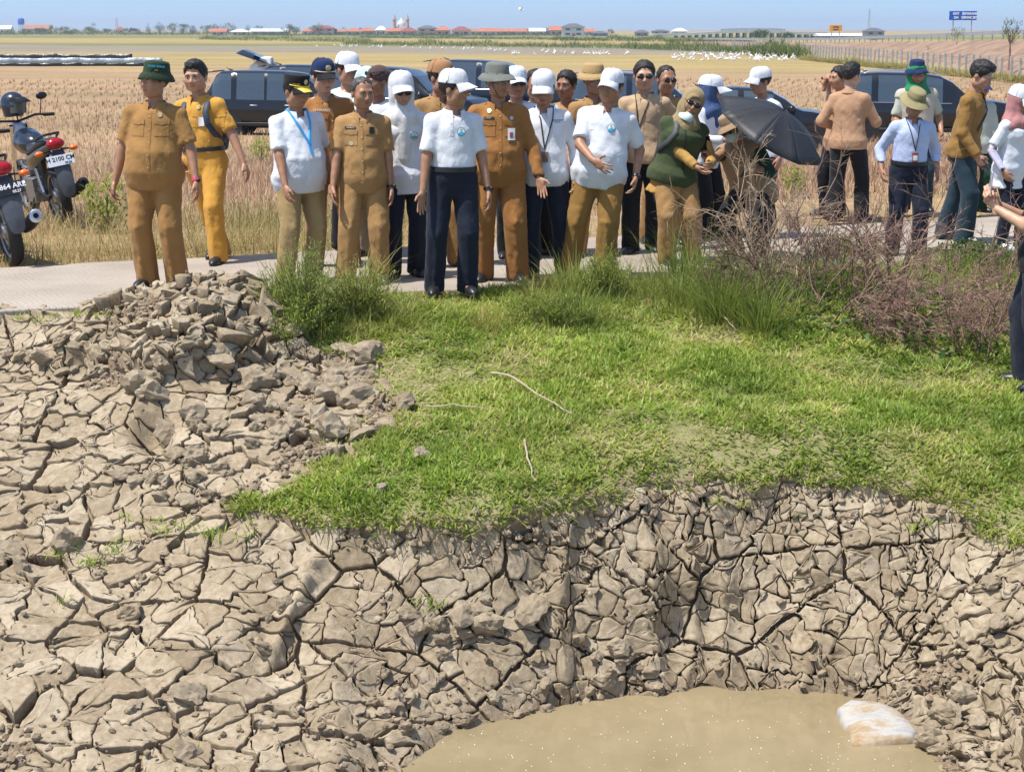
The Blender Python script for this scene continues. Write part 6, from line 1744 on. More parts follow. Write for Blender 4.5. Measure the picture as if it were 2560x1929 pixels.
    if tail_open:
        g_ = MB()
        hinge = Vector((.12 * L, 0, Hh)); d = Vector((-.88, 0, .30)).normalized(); up = Vector((.30, 0, .88)).normalized()
        rr_ = []
        for f, hw_, th in ((0, .66, .05), (.25, .72, .09), (.62, .76, .13), (.9, .74, .15), (1.0, .66, .05)):
            c = hinge + d * f * 1.15
            rr_.append([c + Vector((0, s_ * hw_, 0)) + up * u for s_, u in ((-1, 0), (-.6, th), (.6, th), (1, 0), (.6, -.02), (-.6, -.02))])
        g_.loft(rr_); to = g_.build('tailgate', paint, root)
        gl = MB(); gl.add([hinge + d * a + up * .098 + Vector((0, s_ * .58, 0)) + up * b_ for a, s_, b_ in ((.18, -1, .0), (.18, 1, .0), (.62, 1, .04), (.62, -1, .04))], [(0, 1, 2, 3)]); gl.build('rear_glass', CGLASS, to)
        for e in (-1, 1): MB().tube([hinge + Vector((-.05, e * .6, -.25)), hinge + d * .6 + Vector((0, e * .66, -.02))], .012, 6).build('strut', SILVERM, to)
    return tag(root, label, 'car', 'dark cars parked on the stubble field')
def car_at(px, py, kind_h, yaw_face_right=True, yaw=0.0):
    pass
CARS = [
 # label, px of rear bottom, depth, kind, length, height, paint, yaw, extras
 ('black people carrier parked behind the yellow uniform and black peaked cap', 530, 50.0, 'mpv', 4.75, 1.80, PAINT_DK, -.10, {}),
 ('dark car with its tailgate raised behind the black people carrier', 655, 56.0, 'suv', 4.8, 1.84, PAINT_DK, -.04, {'tail_open': True}),
 ('long black car whose windscreen shows between brown head cloth and brown cap', 815, 49.0, 'suv', 4.9, 1.95, PAINT_BK, -.30, {}),
 ('navy car behind the grey bucket hat, farthest of the row', 1062, 55.0, 'suv', 5.0, 2.02, PAINT_NV, -.22, {}),
 ('dark car with chrome roof rails behind the khaki bucket hat', 1405, 50.0, 'suv', 4.8, 1.74, PAINT_NV, -.10, {'rails': True}),
 ('black hatchback with red tail lamp behind the black umbrella', 1668, 42.5, 'hatch', 4.25, 1.50, PAINT_BK, -.12, {}),
 ('dark blue car behind the navy bucket hat and the cocoa jacket', 2075, 47.0, 'suv', 4.8, 1.80, PAINT_DK, -.14, {'rails': True}),
]
for lab, px, dep, kd, L_, H_, pm, yw, ex in CARS:
    x = (px - 1280) / FPX * (dep / math.cos(PITCH)) * 0.985
    z = float(ground_z(x, dep))
    car(lab, (x, dep, z), yw, pm, kd, L_, 1.82, H_, **ex)
# white sack lying in the open boot
bx_ = (640 - 1280) / FPX * 56 + 0.1
wb = MB(); wb.loft([[Vector((bx_ + x_, 55.75 + y_, z_)) for x_, y_ in ((-.10, -.35), (.62, -.35), (.62, .3), (-.10, .3))] for z_, in ((.35,), (.80,))] + [[Vector((bx_ + x_, 55.75 + y_, 1.10)) for x_, y_ in ((.30, -.3), (.60, -.3), (.60, .25), (.30, .25))]])
tag(wb.build('white_sack', mat('sack_white', (.72, .72, .70), .8, .06), bevel=.05), 'white sack in the boot under the raised tailgate', 'sack')

# ------------------------------------------------------------------ motorcycles
def P3(*a): return Vector(a)
PL_OLIVE = car_paint('paint_black_olive', (0.018, 0.020, 0.010), 0.25); PL_RED = car_paint('paint_crimson', (0.38, 0.012, 0.045), 0.25); SEATM = mat('seat_vinyl', (0.022, 0.026, 0.034), 0.42, 0.2, 30, 0.25, 90)
GREYP = mat('grey_plastic', (0.075, 0.085, 0.10), 0.5, 0.15); STEEL = mat('engine_steel', (0.28, 0.28, 0.28), 0.42, 0.3, 30, 0.3, 80, metal=0.7); PLATE_W = mat('plate_white', (0.66, 0.70, 0.74), 0.4, 0.06); PLATE_K = mat('plate_black', (0.016, 0.018, 0.022), 0.35, 0.1)
def motorcycle(label, loc, yaw, plate, paint, plate_m, ink, lean=0.16, helmet=False, fuel_tank=True):
    """local: rear wheel at origin, nose towards +x, up z"""
    r = empty('motorcycle', loc, yaw); r.rotation_euler = (lean, 0, yaw)
    Mw = Matrix.Rotation(PI / 2, 3, 'X')
    for cx in (0.0, 1.26):
        wh = empty('wheel', (cx, 0, .30)); wh.parent = r
        MB().lathe([(.225, -.045), (.27, -.055), (.30, -.025), (.304, 0), (.30, .025), (.27, .055), (.225, .045)], (0, 0, 0), 36, Mw).build('tyre', TYRE, wh)
        rm = MB(); rm.lathe([(.205, -.028), (.228, -.04), (.228, .04), (.205, .028)], (0, 0, 0), 30, Mw)
        for k in range(6):
            a = k * PI / 3; rm.tube([(.04 * math.cos(a), 0, .04 * math.sin(a)), (.21 * math.cos(a), 0, .21 * math.sin(a))], .014, 6)
        rm.build('rim', STEEL, wh); MB().lathe([(.001, -.05), (.06, -.05), (.075, -.03), (.075, .03), (.06, .05), (.001, .05)], (0, 0, 0), 18, Mw).build('hub', STEEL, wh)
    for e in (-1, 1):
        MB().tube([(0, e * .085, .30), (.50, e * .085, .36)], .022, 8).build('swing_arm', TRIM, r)
        sp = MB(); sp.tube([(.04, e * .13, .36), (.16, e * .13, .66)], .014, 8)
        for k in range(11): sp.lathe([(.020, -.006), (.030, 0), (.020, .006)], (.05 + .075 * k / 10 + .02, e * .13, .40 + .21 * k / 10), 10)
        sp.build('shock_absorber', CHROME, r)
    MB().tube([(.16, .0, .70), (.55, 0, .72), (.92, 0, .86)], .045, 8).build('frame', TRIM, r); MB().tube([(.92, 0, .86), (.70, 0, .30), (.40, 0, .28), (.30, 0, .66)], .03, 8).build('cradle', TRIM, r)
    en = MB(); en.box((.60, 0, .34), (.34, .26, .26)); en.box((.70, 0, .52), (.16, .18, .22), Matrix.Rotation(-.3, 3, 'Y'))
    for k in range(6): en.box((.70 + .012 * k, 0, .45 + .03 * k), (.20, .22, .008), Matrix.Rotation(-.3, 3, 'Y'))
    en.build('engine', STEEL, r, bevel=.02)
    for e in (-1, 1): MB().tube([(1.26, e * .085, .30), (.98, e * .085, 1.00)], .024, 8).build('fork_leg', CHROME, r)
    MB().tube([(.98, -.36, 1.04), (.97, -.2, 1.07), (1.0, 0, 1.03), (.97, .2, 1.07), (.98, .36, 1.04)], .013, 8).build('handlebar', TRIM, r)
    for e in (-1, 1):
        MB().tube([(.98, e * .28, 1.05), (.985, e * .40, 1.035)], .019, 10).build('grip', TYRE, r)
        ms = MB().tube([(.98, e * .25, 1.06), (1.0, e * .30, 1.22)], .006, 6).build('mirror', FRAME_BLACK, r); MB().ell((1.0, e * .31, 1.25), (.015, .062, .04), 12, 8).build('mirror_glass', FRAME_BLACK, ms)
    MB().ell((1.06, 0, .93), (.10, .10, .10), 14, 10).build('head_lamp', HEADL, r)
    if fuel_tank:
        s = SDF((.3, -.22, .62), (1.0, .22, 1.02), .016); s.ell((.66, 0, .82), (.26, .145, .13), .03); s.ell((.78, 0, .84), (.14, .15, .13), .05)
        V_, F_ = s.mesh(); link('fuel_tank', np_mesh('fuel_tank', V_, F_, [PAINT_NV]), r)
        MB().lathe([(.04, 0), (.04, .012), (.001, .016)], (.72, 0, .945), 16).build('tank_cap', CHROME, r)
    # seat: low saddle that climbs to the tail
    rings = []
    for x, z, w_, t in ((-.24, .885, .055, .03), (-.16, .885, .10, .06), (0, .86, .125, .075), (.16, .815, .135, .08), (.32, .785, .135, .085), (.44, .80, .11, .085), (.52, .83, .08, .05)):
        rings.append([P3(x, w_ * math.cos(a) * (1 if math.sin(a) > -.2 else 1.05), z + t * (.55 * math.sin(a) if math.sin(a) > 0 else .9 * math.sin(a))) for a in np.linspace(0, 2 * PI, 17)[:-1]])
    MB().loft(rings).build('seat', SEATM, r, sharp=70)
    # side cowls sweeping up to the tail
    for e in (-1, 1):
        rows = [[P3(.50, e * .10, .76), P3(.30, e * .145, .72), P3(.05, e * .14, .79), P3(-.22, e * .085, .865), P3(-.34, e * .05, .885)], [P3(.48, e * .13, .68), P3(.28, e * .165, .63), P3(.04, e * .155, .70), P3(-.20, e * .10, .785), P3(-.34, e * .06, .83)], [P3(.44, e * .12, .58), P3(.24, e * .15, .57), P3(.05, e * .13, .64), P3(-.18, e * .085, .735), P3(-.32, e * .05, .79)]]
        mb = MB(); mb.add([p for rr_ in rows for p in rr_], [(a * 5 + k, a * 5 + k + 1, (a + 1) * 5 + k + 1, (a + 1) * 5 + k) for a in range(2) for k in range(4)])
        o = mb.build('side_cowl', paint, r, sharp=80); so = o.modifiers.new('shell', 'SOLIDIFY'); so.thickness = .012; sb = o.modifiers.new('smooth', 'SUBSURF'); sb.levels = 1; sb.render_levels = 1
    MB().tube([(.0, -.115, .90), (-.16, -.10, .945), (-.30, -.06, .965), (-.33, 0, .968), (-.30, .06, .965), (-.16, .10, .945), (.0, .115, .90)], .013, 8).build('grab_rail', FRAME_BLACK, r)
    MB().ell((-.335, 0, .865), (.05, .095, .058), 16, 10, Matrix.Rotation(.35, 3, 'Y')).build('tail_lamp', TAIL, r)
    for e in (-1, 1):
        st_ = MB().tube([(-.30, e * .06, .80), (-.31, e * .15, .79)], .010, 6).build('indicator_stalk', FRAME_BLACK, r); MB().ell((-.315, e * .18, .79), (.035, .046, .028), 12, 8).build('indicator', INDIC, st_)
    fd = MB()
    rows = [(-.28, .80, .080), (-.36, .70, .085), (-.42, .58, .085), (-.45, .46, .080), (-.465, .36, .06), (-.462, .33, .035)]
    fd.loft([[P3(x, -w_, z), P3(x - .02, 0, z - .005), P3(x, w_, z), P3(x + .022, 0, z + .006)] for x, z, w_ in rows]); fd.build('rear_mudguard', GREYP, r, sharp=60)
    nrm = Vector((-.90, 0, .35)).normalized(); up = Vector((.35, 0, .90)).normalized()
    pc = P3(-.405, 0, .70)
    Mp = Matrix((nrm, Vector((0, 1, 0)), up)).transposed()
    pl = MB().box(pc, (.004, .275, .110), Mp).build('number_plate', plate_m, r, bevel=.003)
    text_obj(plate[0], .062, ink, pl, pc + nrm * .0035 + up * .014, (0, -1, 0), up, depth=.0008, bold=.0012)
    text_obj(plate[1], .032, ink, pl, pc + nrm * .0035 - up * .036 + Vector((0, -.07, 0)), (0, -1, 0), up, depth=.0008, bold=.0008)
    ex = MB().tube([(.62, -.10, .22), (.40, -.16, .24), (.10, -.17, .28), (-.12, -.175, .34), (-.36, -.18, .42)], [.02, .025, .048, .058, .055], 14).build('exhaust', TRIM, r)
    MB().lathe([(.056, 0), (.058, .02), (.045, .028), (.024, .028), (.022, .0)], (-.37, -.18, .424), 18, Matrix.Rotation(-PI / 2 + .25, 3, 'Y')).build('exhaust_tip', SILVERM if not fuel_tank else TRIM, ex)
    MB().tube([(.50, .12, .28), (.42, .26, .02)], .012, 6).build('side_stand', TRIM, r)
    return tag(r, label, 'motorcycle', 'motorcycles parked on the verge')
def place_bike(lab, rear_px, rear_py, head, **kw):
    p = PT(rear_px, rear_py, -.03)
    motorcycle(lab, p, head, **kw)
    return p
mp1 = place_bike('black motorcycle with red tail lamp and white number plate', 162, 560, R(120), plate=('H 2100 CM', '09.26'), paint=PL_OLIVE, plate_m=PLATE_W, ink=PLATE_K, lean=-.17)
mp2 = place_bike('crimson and black motorcycle with black number plate at the picture edge', 40, 662, R(118), plate=('H 4864 ARE', '03.27'), paint=PL_RED, plate_m=PLATE_K, ink=INKW, lean=-.17, fuel_tank=False)
# helmet hanging on the handlebar of the black motorcycle
hp = PD(32, 262, mp1.y + 0.80)
s = SDF((-.17, -.17, -.17), (.17, .17, .17), .009); s.ell((0, 0, .01), (.118, .140, .128), .01); s.cone((0, -.02, -.03), (0, .0, -.10), .112, .104, .03)
s.ell((.0, -.16, -.03), (.09, .10, .062), .01, mode=-1); s.ell((0, .0, -.17), (.10, .12, .10), .01, mode=-1)
V_, F_ = s.mesh()
he = empty('helmet', hp, R(70))
link('shell', np_mesh('shell', V_, F_, [car_paint('helmet_blue_black', (0.008, 0.016, 0.032))]), he)
MB().loft([[P3(.11 * math.sin(a), -.135 * math.cos(a) - f * .085 * max(0, math.cos(a)), .055 + .02 * math.cos(a) - f * .035 + dz_) for a in np.linspace(-1.3, 1.3, 15)] for f, dz_ in ((0, .012), (1, .004), (1, -.004), (0, -.006))], False, False).build('peak', FRAME_BLACK, he, sharp=70)
vz = MB().loft([[P3(.122 * math.sin(a), -.147 * math.cos(a), z) for a in np.linspace(-1.25, 1.25, 15)] for z in (.03, -.03, -.085)], False, False).build('visor', mat('visor_smoke', (.10, .09, .08), .08, .1), he, sharp=80)
MB().tube([(.06, .0, -.10), (.05, -.02, -.20), (.03, -.02, -.27), (.045, -.02, -.34)], .008, 6).build('chin_strap', FRAME_BLACK, he)
tag(he, 'dark blue open-face helmet hung on the black motorcycle', 'helmet')
# ------------------------------------------------------------------ plants
vr = np.random.default_rng(2024)
def leaf_material(name, stops, rough=0.5, trans=0.45):
    m, nt, b = nodes_of(name)
    at = N(nt, 'ShaderNodeAttribute', attribute_name='tint')
    r = ramp(nt, at.outputs['Fac'], stops)
    nz = noise_node(nt, 1.7, 3)
    v = ramp(nt, nz.outputs[0], [(0.3, (0.8, 0.8, 0.8)), (0.7, (1.15, 1.12, 1.1))])
    c = mixc(nt, 1.0, r.outputs[0], v.outputs[0], 'MULTIPLY')
    nt.links.new(c, b.inputs['Base Color']); b.inputs['Roughness'].default_value = rough; b.inputs['Specular IOR Level'].default_value = 0.35
    tr = N(nt, 'ShaderNodeBsdfTranslucent'); nt.links.new(c, tr.inputs[0])
    mx = N(nt, 'ShaderNodeMixShader'); mx.inputs[0].default_value = trans
    out = nt.nodes['Material Output']
    nt.links.new(b.outputs[0], mx.inputs[1]); nt.links.new(tr.outputs[0], mx.inputs[2]); nt.links.new(mx.outputs[0], out.inputs[0])
    return m
GR = leaf_material('grass_green', [(0, (0.12, 0.205, 0.026)), (0.35, (0.25, 0.365, 0.05)), (0.65, (0.41, 0.495, 0.095)), (0.84, (0.52, 0.50, 0.16)), (1, (0.58, 0.49, 0.27))])
GRL = leaf_material('grass_long', [(0, (0.09, 0.16, 0.028)), (0.35, (0.20, 0.27, 0.05)), (0.65, (0.34, 0.35, 0.085)), (0.85, (0.47, 0.37, 0.15)), (1, (0.44, 0.22, 0.085))])
DRY = leaf_material('grass_dry', [(0, (0.14, 0.18, 0.04)), (0.35, (0.32, 0.28, 0.09)), (0.65, (0.48, 0.38, 0.17)), (1, (0.58, 0.47, 0.26))])
STRAW = leaf_material('stubble_straw', [(0, (0.17, 0.105, 0.07)), (0.25, (0.36, 0.225, 0.14)), (0.6, (0.52, 0.355, 0.235)), (0.9, (0.62, 0.455, 0.32)), (1, (0.30, 0.28, 0.08))], 0.8, 0.2)
SHRUB = leaf_material('shrub_leaf', [(0, (0.11, 0.18, 0.025)), (0.5, (0.26, 0.34, 0.055)), (0.85, (0.42, 0.44, 0.10)), (1, (0.48, 0.38, 0.16))])
CREEP = leaf_material('creeper_leaf', [(0, (0.025, 0.07, 0.012)), (0.6, (0.075, 0.155, 0.025)), (1, (0.17, 0.25, 0.05))], 0.35)
TWIG = mat('dry_twig', (0.27, 0.165, 0.125), 0.85, 0.35, 12); TWIG2 = mat('pale_twig', (0.42, 0.33, 0.24), 0.8, 0.25, 14); STEM = mat('green_stem', (0.13, 0.15, 0.05), 0.7, 0.2, 12)
def blades(P, L, W, az, tilt, droop, tint, segs=3, shape='taper'):
    """one flat curved strip per plant blade; all arguments are arrays"""
    P = np.asarray(P, float); n = len(P)
    L, W, az, tilt, droop, tint = (np.broadcast_to(np.asarray(a, float), n) for a in (L, W, az, tilt, droop, tint))
    cx, sx = np.cos(az), np.sin(az); rows = []
    tw = vr.uniform(-.6, .6, n)
    wx_, wy_ = np.cos(az + PI / 2 + tw), np.sin(az + PI / 2 + tw)
    for k in range(segs + 1):
        t = k / segs
        hz = L * (np.sin(tilt) * t + droop * t * t * np.cos(tilt) * .7); zz = L * (np.cos(tilt) * t - droop * t * t * .45)
        w = W * ((1 - t) ** 0.6 if shape == 'taper' else math.sin(PI * (0.12 + 0.86 * t)) ) * .5
        w = np.maximum(w, W * .03)
        c = np.stack([P[:, 0] + cx * hz, P[:, 1] + sx * hz, P[:, 2] + zz], 1)
        o = np.stack([wx_ * w, wy_ * w, np.zeros(n)], 1)
        rows += [c - o, c + o]
    V = np.stack(rows, 1).reshape(-1, 3); m2 = 2 * (segs + 1)
    base = (np.arange(n) * m2)[:, None, None]
    q = np.array([[2 * k, 2 * k + 1, 2 * k + 3, 2 * k + 2] for k in range(segs)])[None]
    return V, (base + q).reshape(-1, 4), np.repeat(tint, m2)
def plant_obj(name, sets, m, parent=None):
    Vs, Fs, Ts = [], [], []; o = 0
    for V, F, T in sets:
        Vs.append(V); Fs.append(F + o); Ts.append(T); o += len(V)
    return link(name, np_mesh(name, np.concatenate(Vs), np.concatenate(Fs), [m], True, {'tint': np.concatenate(Ts)}), parent)
def scatter(n, x0, x1, y0, y1):
    return vr.uniform(x0, x1, n), vr.uniform(y0, y1, n)
def on_bank(x, y): return base_z(x, y) - .008 + .02 * fbm(np.asarray(x) * 4, np.asarray(y) * 4, 201, 3)
def bank_px(x, y):
    return project(np.stack([x, y, base_z(x, y)], 1))

# short turf covering the slope
n = 380000
x, y = scatter(n, -2.3, 6.2, 8.6, 15.0)
z = on_bank(x, y); px, py = bank_px(x, y)
gm = grass_mask(x, y, z)
road_gap = y < road_near(x) - .05
bare = fbm(x * 1.4, y * 1.4, 71, 3) - .06 + .20 * np.exp(-((px - 1560) / 190) ** 2 - ((py - 1010) / 70) ** 2) + .14 * np.exp(-((px - 1600) / 160) ** 2 - ((py - 1110) / 50) ** 2) + .22 * smooth01(1210, 1300, py) * smooth01(2200, 2450, px)
keep = gm & road_gap & (vr.random(n) > smooth01(.05, .45, bare) * .66) & (px > 520) & (px < 3150) & ((px < 2720) | (vr.random(n) < .5))
x, y, z, px, py, bare = (a[keep] for a in (x, y, z, px, py, bare)); n = len(x)
clump = fbm(x * 7, y * 7, 83, 2)
tint = np.clip(vr.normal(.47, .19, n) + .5 * bare * .5 + .45 * fbm(x * 2, y * 2, 93, 2) + .25 * fbm(x * 9, y * 9, 95, 2) + .35 * (vr.random(n) < .07), .16, 1)
L_ = vr.uniform(.030, .075, n) * (1 + 1.1 * clump + .5 * fbm(x * 1.7, y * 1.7, 97, 2))
turf = plant_obj('turf_grass', [blades(np.stack([x, y, z], 1), L_, vr.uniform(.008, .0145, n), vr.uniform(0, 2 * PI, n), np.clip(vr.uniform(.4, 1.15, n) + .9 * np.clip(bare, 0, .4), 0, 1.45), vr.uniform(0, .4, n), tint, 2, 'leaf')], GR)
tag(turf, 'short green turf growing over the slope above the mud wall', 'grass', kind='stuff')
print('TURF', n)
n2_ = 4200
x2, y2 = scatter(n2_, -2.3, 4.9, 8.6, 14.4); k2 = grass_mask(x2, y2, on_bank(x2, y2)) & (y2 < road_near(x2) - .1); x2, y2 = x2[k2], y2[k2]; n2_ = len(x2)
tag(plant_obj('dead_stems', [blades(np.stack([x2, y2, on_bank(x2, y2) + .015], 1), vr.uniform(.06, .2, n2_), vr.uniform(.003, .005, n2_), vr.uniform(0, 6.28, n2_), vr.uniform(.9, 1.5, n2_), .1, vr.uniform(.6, 1, n2_), 2)], DRY), 'dead straw-coloured stems lying in the turf', 'dead grass', kind='stuff')
# creeping stems hanging over the cut edge and in the mud
sp = [(x_, y_) for x_, y_ in [(300, 1375), (250, 1400), (180, 1360), (210, 1395), (310, 1350), (400, 1330), (420, 1335), (525, 1350), (560, 1345), (610, 1360), (470, 1320), (500, 1330), (150, 1500), (140, 1385), (640, 1330), (330, 1300), (800, 1075), (815, 1110), (1080, 1480), (1060, 1470), (720, 930), (90, 800), (40, 800), (130, 790), (200, 785), (260, 790), (1790, 1255), (1850, 1260), (2000, 1290), (2290, 1320), (2330, 1310), (2480, 1350), (470, 1850), (230, 1390), (270, 1365), (545, 1360), (390, 1300)]]
sets = []
for a, b_ in sp:
    p = surf_px(a, b_); q = surf(p.x, p.y); k = int(vr.integers(14, 34))
    pp = np.stack([q.x + vr.normal(0, .035, k), q.y + vr.normal(0, .03, k), np.full(k, q.z - .005)], 1)
    sets.append(blades(pp, vr.uniform(.03, .09, k), vr.uniform(.005, .011, k), vr.uniform(0, 6.28, k), vr.uniform(.2, 1.0, k), .3, vr.uniform(.25, .75, k), 2, 'leaf'))
tag(plant_obj('mud_weeds', sets, GR), 'small green weeds sprouting from the cracked mud', 'weeds', kind='stuff')
# longer grass along the road edge
n = 90000
x, y = scatter(n, -2.0, 5.2, 9.8, 15.2); e_ = road_near(x) - y
keep = (e_ > -.10) & (e_ < 1.35)
x, y, e_ = x[keep], y[keep], e_[keep]
px, py = bank_px(x, y); keep = grass_mask(x, y, base_z(x, y)) & (vr.random(len(x)) < (1 - smooth01(.25, 1.3, e_)) * (0.40 + 1.6 * np.clip(fbm(x * 1.6, y * 1.6, 111, 2) + .25, 0, 1))) & (px > 660)
x, y, px, py, e_ = (a[keep] for a in (x, y, px, py, e_)); n = len(x)
rust = np.exp(-((px - 1230) / 140) ** 2)
hgt = (.12 + .26 * np.clip(fbm(x * 1.1, y * 1.1, 121, 2) + .45, 0, 1)) * (1 - .80 * np.exp(-((px - 1150) / 200) ** 4) * (e_ < .8))
L_ = vr.uniform(.5, 1.25, n) * hgt
tint = np.clip(vr.normal(.42, .2, n) + .28 * rust, 0, 1)
tag(plant_obj('edge_grass', [blades(np.stack([x, y, on_bank(x, y)], 1), L_, vr.uniform(.004, .008, n), vr.uniform(0, 6.28, n), vr.uniform(.05, .7, n), vr.uniform(.1, 1.0, n), tint, 3)], GRL), 'longer yellow-green grass along the near edge of the road', 'grass', kind='stuff')
print('EDGE', n)
# runners and roots hanging over the cut edge of the turf
gx_i = vr.integers(0, nxv, 160000); gy_i = vr.integers(0, nyv, 160000); ok = (gsoft[gx_i, gy_i] > .42) & (gsoft[gx_i, gy_i] < .97) & (py_all[gx_i, gy_i] > 1150) & (px_all[gx_i, gy_i] > 560)
gx_i, gy_i = gx_i[ok][:9000], gy_i[ok][:9000]; n = len(gx_i)
P_ = np.stack([GX[gx_i, gy_i], GY[gx_i, gy_i], BZ2[gx_i, gy_i] + .01], 1)
tag(plant_obj('edge_runners', [blades(P_, vr.uniform(.04, .12, n), vr.uniform(.006, .011, n), vr.normal(-PI / 2, 1.3, n), vr.uniform(.3, 1.5, n), vr.uniform(.2, 1.0, n), np.clip(vr.normal(.58, .2, n), 0, 1), 3, 'leaf')], GR), 'grass runners hanging over the cut edge of the turf', 'grass', kind='stuff')
# tall grass tufts standing up in front of the people
def tuft(label, px, py, n, h_, spread, tint=(.35, .18), lean_=.35, m=None):
    c = surf_px(px, py); a = vr.uniform(0, 6.28, n)
    rr = np.abs(vr.normal(0, spread, n)); P_ = np.stack([c.x + rr * np.cos(a), c.y + rr * np.sin(a), np.zeros(n)], 1); P_[:, 2] = on_bank(P_[:, 0], P_[:, 1])
    o = plant_obj('grass_tuft', [blades(P_, vr.uniform(.45, 1.1, n) * h_, vr.uniform(.0045, .009, n), a + vr.normal(0, .5, n), np.abs(vr.normal(0, lean_, n)), vr.uniform(.1, .9, n), np.clip(vr.normal(*tint, n), 0, 1), 4)], m or GRL)
    return tag(o, label, 'grass tuft', 'tall grass tufts on the road edge')
for lab, a in [('tall green grass tuft below the woman in the green vest', (1800, 800, 420, .62, .13)), ('tall grass tuft beside the dry brush, its blades arching over the turf', (1900, 830, 330, .55, .12)), ('wispy grass tuft in front of the bronze trousers', (1440, 745, 90, .55, .10, (.5, .2))),
               ('grass tuft with pale blades in front of the khaki uniform', (900, 770, 70, .62, .10, (.6, .2))), ('loose grass tuft below the olive headscarf and khaki trousers', (1690, 760, 200, .45, .16)), ('low arching tuft right of the green bush', (985, 815, 190, .22, .14, (.5, .2))),
               ('grass tuft drooping over the turf below the rust uniform', (1210, 815, 230, .17, .2, (.62, .2))), ('thick green tuft below the bronze trousers', (1450, 800, 320, .34, .2, (.3, .15))), ('green tuft left of the dry brush, tallest blades', (1730, 720, 230, .70, .16)), ('sparse tuft beside the white-capped man with brown card', (1330, 750, 60, .30, .14, (.5, .2)))]:
    tuft(lab, *a)
# bushes with fine leaves
def bush(label, px, py, n_st, h_, rad, per=30, leaf=(.012, .034), m=SHRUB, tint=(.5, .2), stem=STEM, wd=.0065):
    c = surf_px(px, py); root = empty('green_bush', c)
    sm = MB(); LP, LA, LT = [], [], []
    for k in range(n_st):
        a = vr.uniform(0, 6.28); rr = rad * math.sqrt(vr.random()) * (1 + .35 * math.sin(a * 3 + n_st)); hh = h_ * vr.uniform(.35, 1.1) * (1 - .35 * (rr / rad) ** 2)
        b0 = Vector((rr * .35 * math.cos(a), rr * .35 * math.sin(a), 0)); b0.z = float(base_z(c.x + b0.x, c.y + b0.y)) - c.z - .02
        t0 = Vector((rr * math.cos(a) + vr.normal() * .03, rr * math.sin(a) + vr.normal() * .03, hh))
        mid = b0.lerp(t0, .5) + Vector((vr.normal() * .03, vr.normal() * .03, .03))
        sm.tube([b0, mid, t0], [.004, .003, .0015], 3, False)
        for q in range(per):
            f = vr.uniform(.25, 1.02) ** .8
            p = (b0.lerp(mid, f * 2) if f < .5 else mid.lerp(t0, f * 2 - 1)) + Vector(vr.normal(0, .018, 3))
            LP.append(p); LA.append(vr.uniform(0, 6.28)); LT.append(np.clip(vr.normal(*tint) + .18 * (f - .6), 0, 1))
    sm.build('stems', stem, root, sharp=180)
    n = len(LP)
    o = plant_obj('foliage', [blades(np.array([tuple(p) for p in LP]), vr.uniform(leaf[0], leaf[1], n), vr.uniform(wd * .7, wd * 1.3, n), np.array(LA), vr.uniform(.1, 1.4, n), .3, np.array(LT), 2, 'leaf')], m, root)
    o['kind'] = 'stuff'
    return tag(root, label, 'bush')
bush('fine-leaved green bush in front of the heavy man in white polo', 762, 800, 150, .60, .30)
bush('fine-leaved green bush in front of the khaki uniform, right of the taller bush', 905, 790, 110, .42, .28, tint=(.62, .2))
bush('low green bush beside the mud mound under the taller bush', 735, 838, 70, .24, .25, tint=(.35, .2))
bush('yellow-green bush below the bronze trousers', 1512, 742, 110, .36, .24, tint=(.55, .18))
bush('low dense herb between grey hat man and the tufts', 1380, 800, 110, .20, .34, tint=(.4, .2))
bush('low herb under the pale blue shirt man, beside the road', 2150, 650, 90, .24, .30, tint=(.45, .2))
bush('leafy weed beside the white sneakers', 2440, 668, 90, .20, .42, leaf=(.03, .06), m=CREEP, tint=(.6, .2), wd=.016)
bush('green weed by the feet of the cocoa jacket', 2060, 640, 60, .30, .22, tint=(.5, .2))
# broad-leaved creeper under the brush
n = 3800
x, y = scatter(n, 1.1, 4.3, 10.9, 13.8); px, py = bank_px(x, y)
keep = (np.exp(-((px - 2150 - (py - 780) * 1.1) / 260) ** 4 - ((py - 800 - .10 * (px - 2100)) / 75) ** 4) > vr.random(n) * .8)
x, y = x[keep], y[keep]; n = len(x)
tag(plant_obj('creeper', [blades(np.stack([x, y, on_bank(x, y) + vr.uniform(.02, .16, n)], 1), vr.uniform(.035, .07, n), vr.uniform(.03, .05, n), vr.uniform(0, 6.28, n), vr.uniform(.7, 1.5, n), .25, vr.random(n), 2, 'leaf')], CREEP), 'dark green broad-leaved creeper spreading under the dry brush', 'creeper', kind='stuff')
